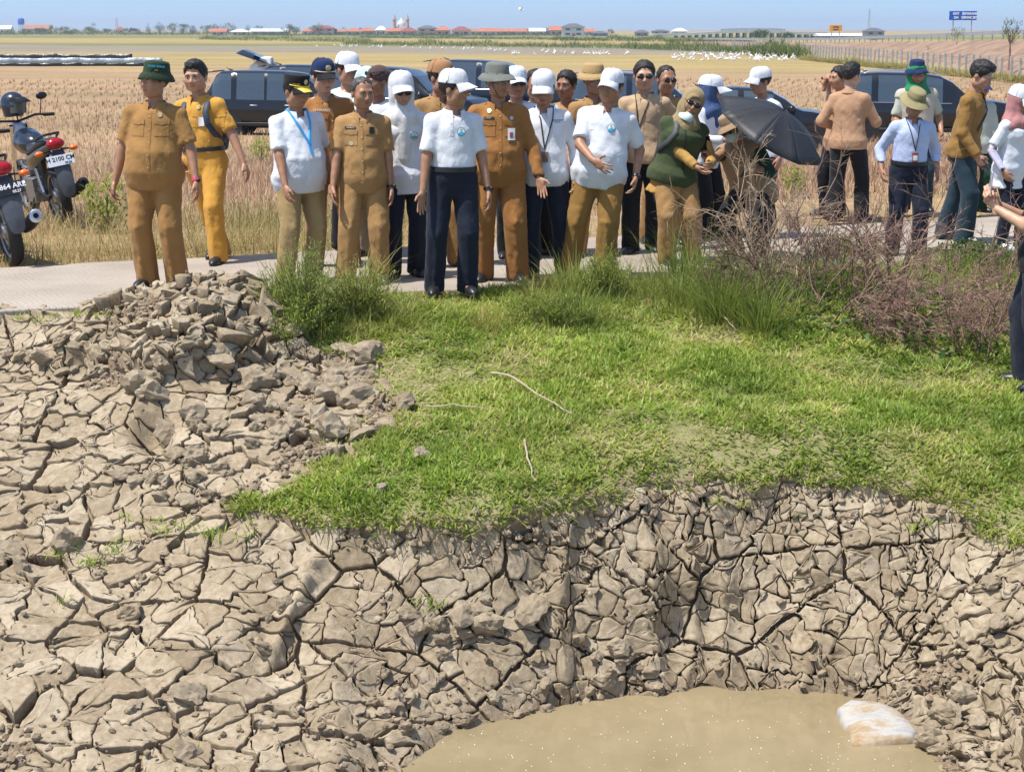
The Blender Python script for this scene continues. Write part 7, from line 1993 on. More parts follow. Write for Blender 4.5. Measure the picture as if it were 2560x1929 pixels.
# dry brush: many thin branching twigs
def brush(label, px, py, n_st, h_, spread, lean_=(0, 0), m=TWIG, depth=3, th=.0085):
    c = surf_px(px, py); root = empty('dry_bush', c); mb = MB(); cnt = [0]
    def grow(p, d, L, r, lv):
        pts_ = [p]; q = p.copy(); dd = d.copy()
        for k in range(3):
            dd = (dd + Vector(vr.normal(0, .16, 3)) + Vector((lean_[0], lean_[1], -.05 * (3 - lv))) * .3).normalized(); q = q + dd * L / 3; pts_.append(q.copy())
        mb.tube(pts_, [r, r * .8, r * .62, r * .4], 3, False); cnt[0] += 1
        if lv == 0: return
        for k in range(int(vr.integers(3, 6)) if lv > 1 else int(vr.integers(3, 7))):
            f = vr.uniform(.25, 1.0); i_ = min(2, int(f * 3)); s_ = pts_[i_].lerp(pts_[i_ + 1], f * 3 - i_)
            nd = (dd + Vector(vr.normal(0, .55, 3))).normalized()
            grow(s_, nd, L * vr.uniform(.35, .62), r * .60, lv - 1)
    for k in range(int(n_st * 1.5)):
        a = vr.uniform(0, 6.28); b0 = Vector((vr.normal() * spread * .4, vr.normal() * spread * .4, 0)); b0.z = float(base_z(c.x + b0.x, c.y + b0.y)) - c.z - .02
        d = Vector((math.cos(a) * .5 + lean_[0], math.sin(a) * .4 + lean_[1], 1.0)).normalized()
        grow(b0, d, h_ * vr.uniform(.65, 1.15), th, depth)
    o = mb.build('twigs', m, root, sharp=180); o['kind'] = 'stuff'
    return tag(root, label, 'dry bush', 'dry brush on the road edge')
TWIG_D = mat('dark_twig', (0.17, 0.10, 0.075), 0.85, 0.4, 10); TWIG_P = mat('straw_twig', (0.36, 0.26, 0.18), 0.85, 0.35, 10)
for lab, a in [('dry brown bush standing in front of the umbrella holder', (1905, 740, 10, .85, .12, (.05, 0))), ('dry brown bush left of the pale blue shirt, reaching over the road', (2080, 760, 9, .62, .25, (.15, 0))), ('tallest dry bush in front of the pale blue shirt', (2235, 745, 11, .70, .14, (0, 0))),
               ('matted dry brush lying over the dark creeper', (2120, 800, 10, .55, .3, (.5, -.5))), ('sprawling dry brush below the umber jacket', (2330, 800, 10, .55, .3, (.6, -.5))), ('low dry brush next to the legs at the picture edge', (2450, 880, 8, .5, .25, (.0, -.3))),
               ('dry brush leaning left towards the tall grass', (1960, 770, 8, .6, .2, (-.5, -.2))), ('dry brush behind the picture edge legs', (2520, 760, 8, .6, .25, (.2, -.2))), ('matted brush below the pale blue shirt', (2230, 830, 9, .45, .3, (.2, -.7)))]:
    brush(lab, *a, m=[TWIG, TWIG_D, TWIG, TWIG_P][len(lab) % 4])
# long bare stalks
def stalk(label, pts_px, lift, r=.006, m=TWIG2, name='stick'):
    P_ = []
    for (a, b_), h_ in zip(pts_px, lift):
        p = surf_px(a, b_); P_.append(Vector((p.x, p.y, p.z + h_)))
    o0 = P_[0]; mb = MB(); fine_ = []
    for k in range(len(P_) - 1):
        for q in range(4): fine_.append(P_[k].lerp(P_[k + 1], q / 4) - o0 + Vector(vr.normal(0, .004, 3)))
    fine_.append(P_[-1] - o0)
    mb.tube(fine_, [r * (1 - .6 * k / len(fine_)) for k in range(len(fine_))], 6)
    o = mb.build(name, m); o.location = o0
    return tag(o, label, 'stick')
stalk('long forked dry stick lying across the middle of the turf', [(1230, 945), (1280, 960), (1340, 1000), (1430, 1045)], [.04, .05, .04, .03], .008)
stalk('short pale stick beside the clod on the turf edge', [(1062, 1030), (1130, 1028), (1215, 1034)], [.035, .04, .035], .006)
stalk('thin pale stick on the turf pointing down towards the mud wall', [(1310, 1115), (1320, 1165), (1340, 1215)], [.04, .05, .03], .007)
stalk('pale dry stalk half hidden in the turf below the tall grass', [(1778, 790), (1810, 812), (1842, 836)], [.05, .05, .03], .008)
stalk('thin curved root lying on the mud wall', [(880, 1690), (1000, 1610), (1100, 1548)], [.06, .07, .06], .004, TWIG)
stalk('pale branch arching out of the dry brush', [(2250, 640), (2400, 660), (2540, 700)], [.10, .30, .30], .006)
stalk('pale branch lying along the underside of the dry brush', [(1840, 705), (1950, 700), (2060, 690)], [.05, .16, .14], .005)
d0 = surf_px(1905, 740)
sk = MB(); P_ = [Vector((0, 0, -.03)), Vector((.10, -.02, .28)), Vector((.24, -.02, .62)), Vector((.42, 0, 1.02)), Vector((.47, 0, 1.22))]; sk.tube(P_, [.007, .006, .005, .003, .0015], 6)
for k in range(16):
    f = vr.uniform(.4, 1); i_ = min(3, int(f * 4)); s_ = P_[i_].lerp(P_[i_ + 1], f * 4 - i_); sk.tube([s_, s_ + Vector((vr.normal() * .06, vr.normal() * .05, .08)), s_ + Vector((vr.normal() * .12, vr.normal() * .08, .15))], [.002, .0015, .0008], 4)
so = sk.build('dry_stalk', TWIG); so.location = d0; tag(so, 'tall dark dry stalk rising diagonally from the brush', 'dry stalk')
# clods that rolled onto the turf
for lab, a, b_, r_ in [('large pale clod at the edge of the turf by the short stick', 1016, 1018, .085), ('pale angular clod lying alone on the turf', 1052, 1148, .065), ('small pale clod half sunk in the turf near the mud', 955, 1228, .038), ('tiny pale clod on the turf by the thin stick', 1190, 1290, .035)]:
    p = surf_px(a, b_); k = int(vr.integers(0, 999))
    o = link('clod', clod_mesh(k, sq=(1, .9, .8)), None, (p.x, p.y, p.z + r_ * .45), (vr.uniform(-.4, .4), vr.uniform(-.4, .4), vr.uniform(0, 6))); o.scale = (r_, r_, r_)
    tag(o, lab, 'clod')
# ---- far side of the road: verge of dry grass
n = 90000
x, y = scatter(n, -6.2, 8.5, 13.2, 24.0); d = y - road_far(x)
dens = np.where(x < -1.0, 1.0, .22)
keep = (d > .02) & (d < 5.0) & (vr.random(n) < dens * np.where(d < .35, .45, 1) * (1 - .75 * smooth01(2.2, 5, d)) * np.clip(.55 + 1.1 * fbm(x * .9, y * .9, 211, 2), .1, 1))
x, y, d = x[keep], y[keep], d[keep]; n = len(x)
tall = np.where(x < -1.0, 1.0, .55) * smooth01(-.1, .9, d)
L_ = vr.uniform(.14, .50, n) * (.25 + .75 * tall)
gp = smooth01(.0, .35, fbm(x * .8, y * .8, 231, 2) - .02)
tint = np.clip(vr.normal(.56, .2, n) - .55 * gp * vr.random(n), 0, 1)
tag(plant_obj('verge_grass', [blades(np.stack([x, y, ground_z(x, y) - .01], 1), L_, vr.uniform(.005, .010, n), vr.uniform(0, 6.28, n), np.abs(vr.normal(.25, .45, n)), vr.uniform(.1, 1.1, n), tint, 3)], DRY), 'dry yellow grass on the verge beyond the road', 'grass', kind='stuff')
# fallen straw on the verge edge
n = 5000
x, y = scatter(n, -6, 8, 13.4, 20); d = y - road_far(x); keep = (d > -.12) & (d < .8); x, y = x[keep], y[keep]; n = len(x)
tag(plant_obj('fallen_straw', [blades(np.stack([x, y, np.full(n, -.035)], 1), vr.uniform(.06, .2, n), .006, vr.uniform(0, 6.28, n), vr.uniform(1.3, 1.5, n), 0, vr.uniform(.6, 1, n), 1)], DRY), 'fallen straw strewn along the far road edge', 'straw', kind='stuff')
# ---- rice stubble in rows
rows_y = []; yy = 17.0
P_, LL, TT, AZ, TI = [], [], [], [], []
sp_ = .21
while yy < 105:
    w_ = 7 + yy * .33
    xs_r = np.arange(-w_, w_, sp_) 
    xs_r = xs_r + vr.normal(0, .05, len(xs_r)); ys_r = yy + .06 * xs_r + vr.normal(0, .06, len(xs_r))
    ok = (ys_r - road_far(xs_r) > 2.3 + 1.2 * vr.random(len(xs_r))) & (fbm(xs_r * .16, ys_r * .16, 251, 3) > -.36)
    xs_r, ys_r = xs_r[ok], ys_r[ok]
    k = 7 if yy < 30 else (5 if yy < 55 else 4)
    for _ in range(k):
        P_.append(np.stack([xs_r + vr.normal(0, .045, len(xs_r)), ys_r + vr.normal(0, .045, len(xs_r)), ground_z(xs_r, ys_r) - .02], 1))
    yy += sp_ * (1.0 if yy < 30 else 1.0 + (yy - 30) * .022); sp_ = .21 if yy < 30 else .21 + (yy - 30) * .0075
P_ = np.concatenate(P_); n = len(P_)
far = smooth01(30, 100, P_[:, 1])
shade = fbm(P_[:, 0] * .22, P_[:, 1] * .35, 261, 3)
plant_obj_ = plant_obj('rice_stubble', [blades(P_, vr.uniform(.12, .30, n), vr.uniform(.012, .022, n) * (1 + 2.2 * far), vr.uniform(0, 6.28, n), np.abs(vr.normal(0, .38, n)), .2, np.clip(vr.normal(.55, .2, n) + .35 * shade, 0, .93) + .07 * (vr.random(n) < .02), 1)], STRAW)
tag(plant_obj_, 'pinkish rice stubble covering the harvested field', 'stubble', kind='stuff')
print('STUBBLE', n)
# scattered green regrowth and the small shrubs standing in the stubble
n = 2600
x, y = scatter(n, -16, 20, 19, 60); ok = fbm(x * .25, y * .25, 271, 3) > .16; x, y = x[ok], y[ok]; n = len(x)
tag(plant_obj('field_weeds', [blades(np.stack([x, y, ground_z(x, y)], 1), vr.uniform(.1, .35, n), .02, vr.uniform(0, 6.28, n), vr.uniform(.1, .9, n), .4, vr.uniform(.1, .6, n), 2)], GRL), 'green weeds scattered through the stubble', 'weeds', kind='stuff')
for lab, px, py, dep, h_ in [('small green shrub beside the black people carrier', 650, 300, 38.0, .55), ('yellow-green shrub behind the parked cars', 800, 170, 66.0, .9), ('round green shrub beside the parked motorcycles', 262, 470, 17.3, .6), ('green weed clump behind the cocoa jacket', 1985, 475, 21.0, .4)]:
    p = PD(px, py, dep); zz = float(ground_z(p.x, dep)); root = empty('field_shrub', (p.x, dep, zz)); k = 420
    cc = vr.normal(0, 1, (k, 3)); cc /= np.linalg.norm(cc, axis=1)[:, None]; cc *= (vr.random(k) ** .4)[:, None] * np.array([h_ * .45, h_ * .45, h_ * .5]); cc[:, 2] += h_ * .5
    plant_obj('foliage', [blades(cc, vr.uniform(.05, .12, k) * h_ * 1.3, .05 * h_, vr.uniform(0, 6.28, k), vr.uniform(.1, 1.4, k), .3, vr.uniform(.3, .9, k), 2, 'leaf')], SHRUB, root)['kind'] = 'stuff'
    MB().tube([(0, 0, -.05), (.02, 0, h_ * .6)], [.02, .008], 5).build('stem', STEM, root)
    tag(root, lab, 'shrub')
# ------------------------------------------------------------------ far plain: plots, fence, embankment, town
b8 = np.random.default_rng(88)
HAZE_D = 0.00023
def far_pt(px, py, z=FIELD_Z): return PT(px, py, z)
# plastic sheet barrier round a seed bed
bk = mat('sheet_black', (0.014, 0.015, 0.018), 0.35, 0.3, 3, 0.5, 4, 0.1); sv = mat('sheet_silver', (0.30, 0.36, 0.42), 0.3, 0.25, 2, 0.5, 3, 0.1)
def sheet(label, px0, px1, py_base, hgt, m, dep_sl=0.0):
    a = far_pt(px0, py_base); c = far_pt(px1, py_base + dep_sl); e = empty('sheet_barrier', a); rows = []
    nseg = 70
    mb = MB(); V_ = []
    for k in range(nseg + 1):
        t = k / nseg; p = a.lerp(c, t) - a; wob = .05 * math.sin(k * 1.1) + .05 * math.sin(k * 2.7); h_ = hgt * (1 + .05 * math.sin(k * .31) + .04 * math.sin(k * .83))
        V_ += [Vector((p.x, p.y + wob * .3, -.1)), Vector((p.x, p.y + wob, h_ * .5)), Vector((p.x + .05, p.y - wob * .5, h_))]
    mb.add(V_, [(k * 3 + j, k * 3 + 3 + j, k * 3 + 4 + j, k * 3 + 1 + j) for k in range(nseg) for j in range(2)])
    o = mb.build('sheet', m, e, sharp=80); s_ = o.modifiers.new('thickness', 'SOLIDIFY'); s_.thickness = .01
    for k in range(0, nseg + 1, 7):
        p = a.lerp(c, k / nseg) - a; MB().tube([(p.x, p.y + .12, -.1), (p.x, p.y + .12, hgt * 1.05)], .03, 5).build('stake', TWIG, e)
    return tag(e, label, 'barrier')
sheet('low black plastic sheet barrier round the seed bed, far side', -250, 330, 148, .55, bk, 2)
sheet('silver-grey plastic sheet barrier in front of the black one', -250, 405, 160, .50, sv, 0)
sheet('dark lower plastic sheet along the foot of the silver barrier', -250, 410, 166, .26, bk, 0)
# egrets resting on the bare plot
EG = mat('egret_white', (0.80, 0.80, 0.78), 0.7, 0.04)
eg = MB(); eg.ell((0, 0, .24), (.17, .085, .10), 8, 6, Matrix.Rotation(-.35, 3, 'Y')); eg.tube([(.12, 0, .28), (.17, 0, .36), (.13, 0, .44), (.18, 0, .50)], [.045, .03, .024, .026], 6); eg.ell((.195, 0, .505), (.045, .028, .03), 8, 6); eg.tube([(.23, 0, .50), (.31, 0, .485)], [.012, .003], 5)
eg.tube([(-.15, 0, .20), (-.26, 0, .13)], [.05, .02], 5)
for e in (-1, 1): eg.tube([(0, e * .03, .18), (.01, e * .03, .0)], .009, 4)
egm = eg.build('egret_proto', EG); me_e = egm.data; bpy.data.objects.remove(egm); me_e.name = 'egret'
spots = [(b8.uniform(790, 1280), b8.uniform(116, 131)) for _ in range(48)] + [(b8.uniform(1280, 1420), b8.uniform(131, 139)) for _ in range(16)] + [(b8.normal(1490, 40), b8.uniform(136, 141)) for _ in range(18)] + [(b8.uniform(1680, 1990), b8.uniform(138, 156)) for _ in range(120)]
for a, c in spots:
    if 790 < a < 1280: c = 116 + (a - 790) / 490 * 12 + b8.uniform(-2, 3)
    p = far_pt(a, c)
    o = link('egret', me_e, None, (p.x, p.y, FIELD_Z), (0, 0, b8.uniform(0, 6.28))); s_ = b8.uniform(.75, 1.15); o.scale = (s_, s_, s_)
    tag(o, *(('white egret in the dense flock beside the grassy bank near the fence', 'bird', 'white egrets in the dense flock') if a > 1640 else ('white egret strung along the grey plot behind the parked cars', 'bird', 'white egrets along the grey plot')))
fl = far_pt(1300, 200); p = PD(1302, 25, 160.0)
fb = MB(); fb.ell((0, 0, 0), (.28, .07, .08), 8, 6); fb.add([(.1, 0, .03), (-.12, 0, .03), (-.05, .55, .22), (.08, .5, .22), (-.05, -.55, .22), (.08, -.5, .22)], [(0, 3, 2, 1), (0, 1, 4, 5)]); fb.tube([(.25, 0, .02), (.4, 0, .0)], [.05, .01], 5)
fo = fb.build('flying_egret', EG); fo.location = p; fo.rotation_euler = (0, .1, .3); tag(fo, 'single white egret flying in the blue sky', 'bird')
# low green bunds and tall weeds across the plain (each a mass nobody could count)
BUSHG = leaf_material('far_green', [(0, (0.06, 0.10, 0.03)), (0.5, (0.13, 0.185, 0.05)), (1, (0.24, 0.27, 0.085))])
BUSHD = leaf_material('far_dark_green', [(0, (0.035, 0.065, 0.03)), (0.5, (0.065, 0.11, 0.04)), (1, (0.12, 0.17, 0.06))])
def hedge(label, x0, y0, x1, y1, thick, h_, n, lf, m=BUSHG, name='reed_bank'):
    a, c = far_pt(x0, y0), far_pt(x1, y1); t = b8.random(n)
    P_ = np.stack([a.x + (c.x - a.x) * t, a.y + (c.y - a.y) * t + b8.normal(0, thick, n), np.full(n, FIELD_Z)], 1)
    hh = h_ * np.clip(.55 + .9 * fbm(t * 14, t * 3, 5, 3), .25, 1.3)
    P_[:, 2] += b8.random(n) * hh
    o = plant_obj(name, [blades(P_, b8.uniform(.6, 1.4, n) * lf, lf * .35, b8.uniform(0, 6.28, n), b8.uniform(.1, 1.2, n), .3, b8.random(n), 1, 'leaf')], m)
    return tag(o, label, 'reeds', kind='stuff')
hedge('green strip of reeds beyond the grey plot, middle of the plain', 860, 112, 1560, 122, 4, 1.0, 3500, .8)
hedge('tall green weeds along the far bund on the plain', 500, 100, 930, 107, 6, 1.3, 2200, 1.0)
hedge('grassy bank of tall weeds below the embankment', 1880, 140, 2010, 146, 3, 2.0, 1400, .9)
hedge('green bank of weeds at the corner of the wire fence', 1560, 122, 2000, 138, 5, 1.3, 3500, .8)
hedge('weeds along the foot of the fence', 2000, 150, 2600, 215, 1.6, .5, 3500, .45, leaf_material('far_yellow_green', [(0, (.20, .21, .06)), (.5, (.34, .31, .09)), (1, (.46, .38, .16))]))
hedge('maize rows in front of the town', 900, 95, 1380, 101, 6, 1.1, 3200, .8, BUSHD, 'maize_field')
hedge('maize rows below the flyover', 1380, 102, 1880, 108, 6, 1.5, 3200, .9, BUSHD, 'maize_field')
hedge('far line of low bushes along the horizon', -150, 88, 620, 88.5, 25, 2.6, 5200, 1.5, BUSHD, 'far_bushes')
hedge('far line of scrub between the houses', 600, 90, 1400, 90.5, 25, 1.8, 4600, 1.2, BUSHD, 'far_bushes')
# fence of concrete posts
fen = far_pt(1985, 150); ff = empty('post_fence', fen); CP_ = mat('post_concrete', (0.42, 0.40, 0.36), 0.9, 0.2, 3)
A_, B_ = far_pt(2000, 141), far_pt(2700, 222); dirv = (B_ - A_); Lf = dirv.length; npst = int(Lf / 2.0)
for k in range(npst + 1):
    p = A_.lerp(B_, k / npst) - fen; MB().box((p.x + b8.normal() * .05, p.y, .62), (.16, .16, 1.45 + b8.normal() * .05), Matrix.Rotation(b8.normal() * .03, 3, 'Y')).build('post', CP_, ff)
for z_ in (.3, .75, 1.15): MB().tube([A_ - fen + Vector((0, 0, z_)), B_ - fen + Vector((0, 0, z_))], .012, 4).build('wire', STEEL, ff)
C_ = far_pt(1830, 130); D_ = far_pt(1962, 130)
for k in range(22):
    p = C_.lerp(D_, k / 21) - fen; MB().box((p.x, p.y, .62), (.16, .16, 1.45)).build('post', CP_, ff)
tag(ff, 'long fence of white concrete posts at the foot of the embankment', 'fence')
# toll-road embankment
m, nt, b = nodes_of('embankment_soil')
n1 = noise_node(nt, .35, 6, .7); r = ramp(nt, n1.outputs[0], [(.3, (.16, .10, .062)), (.5, (.27, .175, .115)), (.62, (.34, .235, .155)), (.75, (.26, .235, .10))]); nt.links.new(r.outputs[0], b.inputs['Base Color']); b.inputs['Roughness'].default_value = .95
n2 = noise_node(nt, 1.4, 5, .7); bump(nt, b, n2.outputs[0], .7, .3)
foot = [far_pt(1700, 108), far_pt(1850, 116), far_pt(2000, 128), far_pt(2200, 146), far_pt(2400, 168), far_pt(2600, 196), far_pt(3000, 275)]
tops = []
for k, p in enumerate(foot):
    tops.append(Vector((p.x + 6.5 + 1.2 * k * .3, p.y + 13, FIELD_Z + [.25, .5, 1.0, 1.65, 2.1, 2.45, 2.6][k])))
mb = MB(); V_ = []
ns = 12
fi_ = []
for k in range(len(foot) - 1):
    for q in range(8): fi_.append((foot[k].lerp(foot[k + 1], q / 8), tops[k].lerp(tops[k + 1], q / 8)))
fi_.append((foot[-1], tops[-1]))
for f_, t_ in fi_:
    for j in range(ns + 1):
        u_ = j / ns; p = f_.lerp(t_, u_); p = p + Vector((b8.normal() * .1, b8.normal() * .1, b8.normal() * .06 * (0 < j < ns))); p.z += -.2 * (j == 0); V_.append(p)
    V_ += [t_ + Vector((5, 8, 0)), t_ + Vector((10, 16, -4))]
w_ = ns + 3
mb.add(V_, [(k * w_ + j, (k + 1) * w_ + j, (k + 1) * w_ + j + 1, k * w_ + j + 1) for k in range(len(fi_) - 1) for j in range(w_ - 1)])
tag(mb.build('embankment', m, sharp=180), kind='structure')
gd = empty('guard_rail', tops[0]); GRM = mat('guard_grey', (.36, .38, .40), .5, .15, 5, metal=.3)
for k in range(len(tops) - 1):
    MB().box((tops[k].lerp(tops[k + 1], .5) - tops[0]) + Vector((0, 0, .62)), ((tops[k + 1] - tops[k]).length, .08, .34), Matrix.Rotation(math.atan2(tops[k + 1].y - tops[k].y, tops[k + 1].x - tops[k].x), 3, 'Z') @ Matrix.Rotation(-math.asin((tops[k + 1].z - tops[k].z) / (tops[k + 1] - tops[k]).length), 3, 'Y')).build('rail', GRM, gd)
    nq = max(3, int((tops[k + 1] - tops[k]).length / 4))
    for q in range(nq): p = tops[k].lerp(tops[k + 1], q / nq) - tops[0]; MB().box(p + Vector((0, .1, .35)), (.12, .12, .9)).build('post', GRM, gd)
tag(gd, 'grey guard rail along the top of the embankment', 'guard rail')
# road signs
SGB = mat('sign_blue', (.01, .10, .52), .45, .04); SGO = mat('sign_orange', (.85, .33, .01), .45, .05); PST = mat('sign_post', (.45, .46, .47), .5, .1, metal=.4)
def sign(label, px0, px1, py0, py1, py_foot, dep, m, panels=1, lines=()):
    a, c = PD(px0, py1, dep), PD(px1, py0, dep); w_, h_ = c.x - a.x, c.z - a.z; zb = PD(px0, py_foot, dep).z
    e = empty('road_sign', ((a.x + c.x) / 2, dep, zb))
    for k in range(panels):
        xw = w_ / panels; pn = MB().box((-w_ / 2 + xw * (k + .5), 0, a.z - zb + h_ / 2), (xw * .975, .12, h_)).build('panel', m, e, bevel=.03)
        for s_, u, v, sz_ in lines[k] if k < len(lines) else ():
            text_obj(s_, sz_ * h_, INKW if m is SGB else PLATE_K, pn, Vector((-w_ / 2 + xw * (k + .5) + u * xw, -.07, a.z - zb + h_ / 2 + v * h_)), (1, 0, 0), (0, 0, 1), depth=.01, bold=.02)
    for s_ in (-.33, .33) if panels > 1 else (-.3, .3): MB().tube([(w_ * s_, .12, -1.5), (w_ * s_, .12, a.z - zb + h_ * .9)], .14 * h_ / 2.2, 8).build('post', PST, e)
    return tag(e, label, 'road sign')
sign('blue overhead road sign on two posts above the embankment', 2372, 2443, 28, 51, 84, 210, SGB, 2, [[('EXIT', 0, .2, .34), ('234', 0, -.22, .34)], [('SEMARANG', 0, .2, .34), ('DEMAK 2KM', 0, -.22, .34)]])
sign('small orange road sign beside the flyover', 2073, 2106, 63, 78, 98, 330, SGO, 1, [[('AWAS', 0, .15, .36), ('JALAN', 0, -.28, .3)]])
# town along the horizon
WAL = [mat('wall_cream', (.62, .58, .50), .85, .1, 1), mat('wall_white', (.66, .66, .66), .85, .08, 1), mat('wall_grey', (.40, .42, .45), .85, .1, 1), mat('wall_rose', (.55, .42, .36), .85, .1, 1)]
ROOF = [mat('roof_red', (.42, .15, .09), .85, .25, 1), mat('roof_rust', (.34, .17, .11), .85, .25, 1), mat('roof_dark', (.10, .11, .13), .8, .2, 1), mat('roof_white', (.62, .64, .66), .6, .1, 1), mat('roof_maroon', (.24, .07, .06), .8, .2, 1)]
WIN = mat('far_window', (.05, .06, .08), .2, .2)
def house(label, px, py, wpx, hpx, dep, wall, roof, kind='hip', group=None, fl=1):
    s_ = FPX / dep; w_ = wpx / s_; h_ = hpx / s_; p = PD(px, py, dep); z0 = FIELD_Z
    e = empty('house', (p.x, dep, z0)); top = p.z - z0 + 0.0
    tot = PD(px, py - hpx, dep).z - z0; wh = tot * (.56 if fl == 1 else .70); dpt = max(6, w_ * .7)
    MB().box((0, dpt / 2, wh / 2), (w_, dpt, wh)).build('wall', WAL[wall], e)
    ov = w_ * .05 + .4
    rr_ = MB(); x_, y0_, y1_ = w_ / 2 + ov, -ov, dpt + ov
    if kind == 'hip': rr_.add([(-x_, y0_, wh), (x_, y0_, wh), (x_, y1_, wh), (-x_, y1_, wh), (-w_ * .16, dpt / 2, tot), (w_ * .16, dpt / 2, tot)], [(0, 1, 5, 4), (1, 2, 5), (2, 3, 4, 5), (3, 0, 4), (3, 2, 1, 0)])
    else: rr_.add([(-x_, y0_, wh), (x_, y0_, wh), (x_, y1_, wh), (-x_, y1_, wh), (-x_, dpt / 2, tot), (x_, dpt / 2, tot)], [(0, 1, 5, 4), (1, 2, 5), (2, 3, 4, 5), (3, 0, 4), (3, 2, 1, 0)])
    ro = rr_.build('roof', ROOF[roof], e, smooth=False)
    nwin = max(2, int(w_ / 4))
    for f_ in range(fl):
        for k in range(nwin):
            zc = wh * (f_ + .5) / fl
            wo = MB().box((-w_ / 2 + w_ * (k + .5) / nwin, -.03, zc), (w_ / nwin * .42, .10, wh / fl * .42)).build('window', WIN, e)
    MB().box((w_ * .02, -.05, wh / fl * .32), (w_ / nwin * .30, .10, wh / fl * .64)).build('door', ROOF[1], e)
    return tag(e, label, 'house', group)
house('two-storey white house with grey hip roof standing out on the horizon', 1433, 93, 54, 34, 780, 1, 2, 'hip', None, 2)
house('long white-roofed shed among the trees', 672, 88, 84, 16, 900, 2, 3, 'gable')
house('grey-walled building with reddish roof on the far skyline', 92, 80, 54, 18, 1100, 3, 1, 'gable')
house('small house with bright red roof left of the tree row', 297, 79, 20, 13, 1150, 1, 0, 'hip')
house('white building at the picture edge on the far skyline', 12, 78, 26, 14, 1150, 1, 3, 'gable')
house('large dark-roofed house with two gables in the town', 1068, 86, 46, 22, 850, 3, 2, 'hip', None, 2)
house('red-brown two-storey house behind trees', 812, 84, 44, 20, 900, 3, 4, 'hip', None, 2)
house('grey house with pyramid roof right of the white two-storey house', 1500, 93, 40, 15, 780, 2, 2, 'hip')
house('dark house with flat upper storey', 1652, 92, 40, 18, 780, 3, 2, 'hip', None, 2)
house('grey house with pointed roof beside the dark house', 1605, 92, 32, 17, 780, 2, 2, 'hip')
house('blue-grey warehouse with peaked end near the orange sign', 2188, 97, 44, 27, 520, 2, 2, 'hip', None, 2)
house('long low warehouse joined to the blue-grey one', 2110, 97, 110, 13, 540, 2, 3, 'gable')
for px, w_, h_, wl_, rf_ in [(548, 30, 13, 0, 0), (600, 36, 12, 1, 3), (770, 30, 14, 1, 0), (850, 28, 12, 3, 1), (884, 32, 14, 0, 0), (920, 34, 15, 3, 0), (950, 22, 18, 1, 3), (985, 36, 14, 3, 0), (1025, 34, 15, 0, 4), (1110, 30, 18, 3, 0), (1150, 40, 17, 1, 4), (1190, 30, 13, 0, 1), (1220, 34, 14, 1, 0), (1256, 34, 13, 3, 0), (1300, 44, 13, 1, 0), (1340, 30, 14, 1, 3), (1365, 30, 15, 2, 2), (1395, 28, 18, 3, 0), (1470, 30, 13, 1, 0), (1700, 30, 14, 1, 3)]:
    house('low house of the far town under a tiled roof', px + b8.uniform(-4, 4), 88, w_ * 1.15, h_ * 1.25, 860 + b8.uniform(-50, 60), wl_, rf_, 'hip' if b8.random() < .6 else 'gable', 'low houses of the far town')
# mosque: dome and two minarets
p = PD(1003, 86, 900.0); mo = empty('mosque', (p.x, 900, FIELD_Z)); mm = mat('minaret', (.50, .36, .30), .8, .15, 1)
for dx_ in (-3.3, 3.1): MB().lathe([(.9, 0), (.8, 7.5), (1.15, 7.6), (1.15, 8.1), (.7, 8.2), (.6, 9.3), (.05, 10.6)], (dx_ * 1.05, 0, 0), 10).build('minaret', mm, mo)
MB().box((0, 4, 2.2), (8, 8, 4.4)).build('prayer_hall', WAL[1], mo); MB().lathe([(2.2, 4.4), (2.4, 5.4), (1.8, 6.8), (.6, 7.9), (.06, 9.2)], (0, 3, 0), 14).build('dome', WAL[1], mo)
tag(mo, 'mosque with white dome between two slim minarets', 'mosque')
# masts
def mast(label, px, py0, py1, dep, r_):
    a, c = PD(px, py1, dep), PD(px, py0, dep); e = empty('radio_mast', (a.x, dep, FIELD_Z)); h_ = c.z - FIELD_Z
    for sx_, sy_ in ((-1, -1), (1, -1), (0, 1)): MB().tube([(sx_ * r_, sy_ * r_, 0), (sx_ * r_ * .3, sy_ * r_ * .3, h_)], r_ * .16, 4).build('leg', PST, e)
    for k in range(8):
        f_ = (k + .5) / 8; rr_ = r_ * (1 - .7 * f_); MB().tube([(-rr_, -rr_, h_ * f_), (rr_, -rr_, h_ * (f_ + .03)), (0, rr_, h_ * f_), (-rr_, -rr_, h_ * f_)], r_ * .09, 4).build('brace', PST, e)
    return tag(e, label, 'mast')
mast('thin radio mast left of the tree row', 293, 45, 84, 1150, 1.0); mast('tall thin mast right of the orange sign', 2171, 22, 95, 560, .45)
# blue water tank on stilts
p = PD(54, 78, 1150); tk = empty('water_tank', (p.x, 1150, FIELD_Z)); MB().lathe([(2.0, 6), (2.2, 7), (2.2, 9), (1.6, 10), (.1, 10.3)], (0, 0, 0), 12, cap=True).build('tank', SGB, tk)
for a in range(4): MB().tube([(1.8 * math.cos(a * PI / 2), 1.8 * math.sin(a * PI / 2), 0), (1.6 * math.cos(a * PI / 2), 1.6 * math.sin(a * PI / 2), 6.2)], .2, 5).build('leg', PST, tk)
tag(tk, 'blue water tank on stilts over the far skyline', 'water tank')
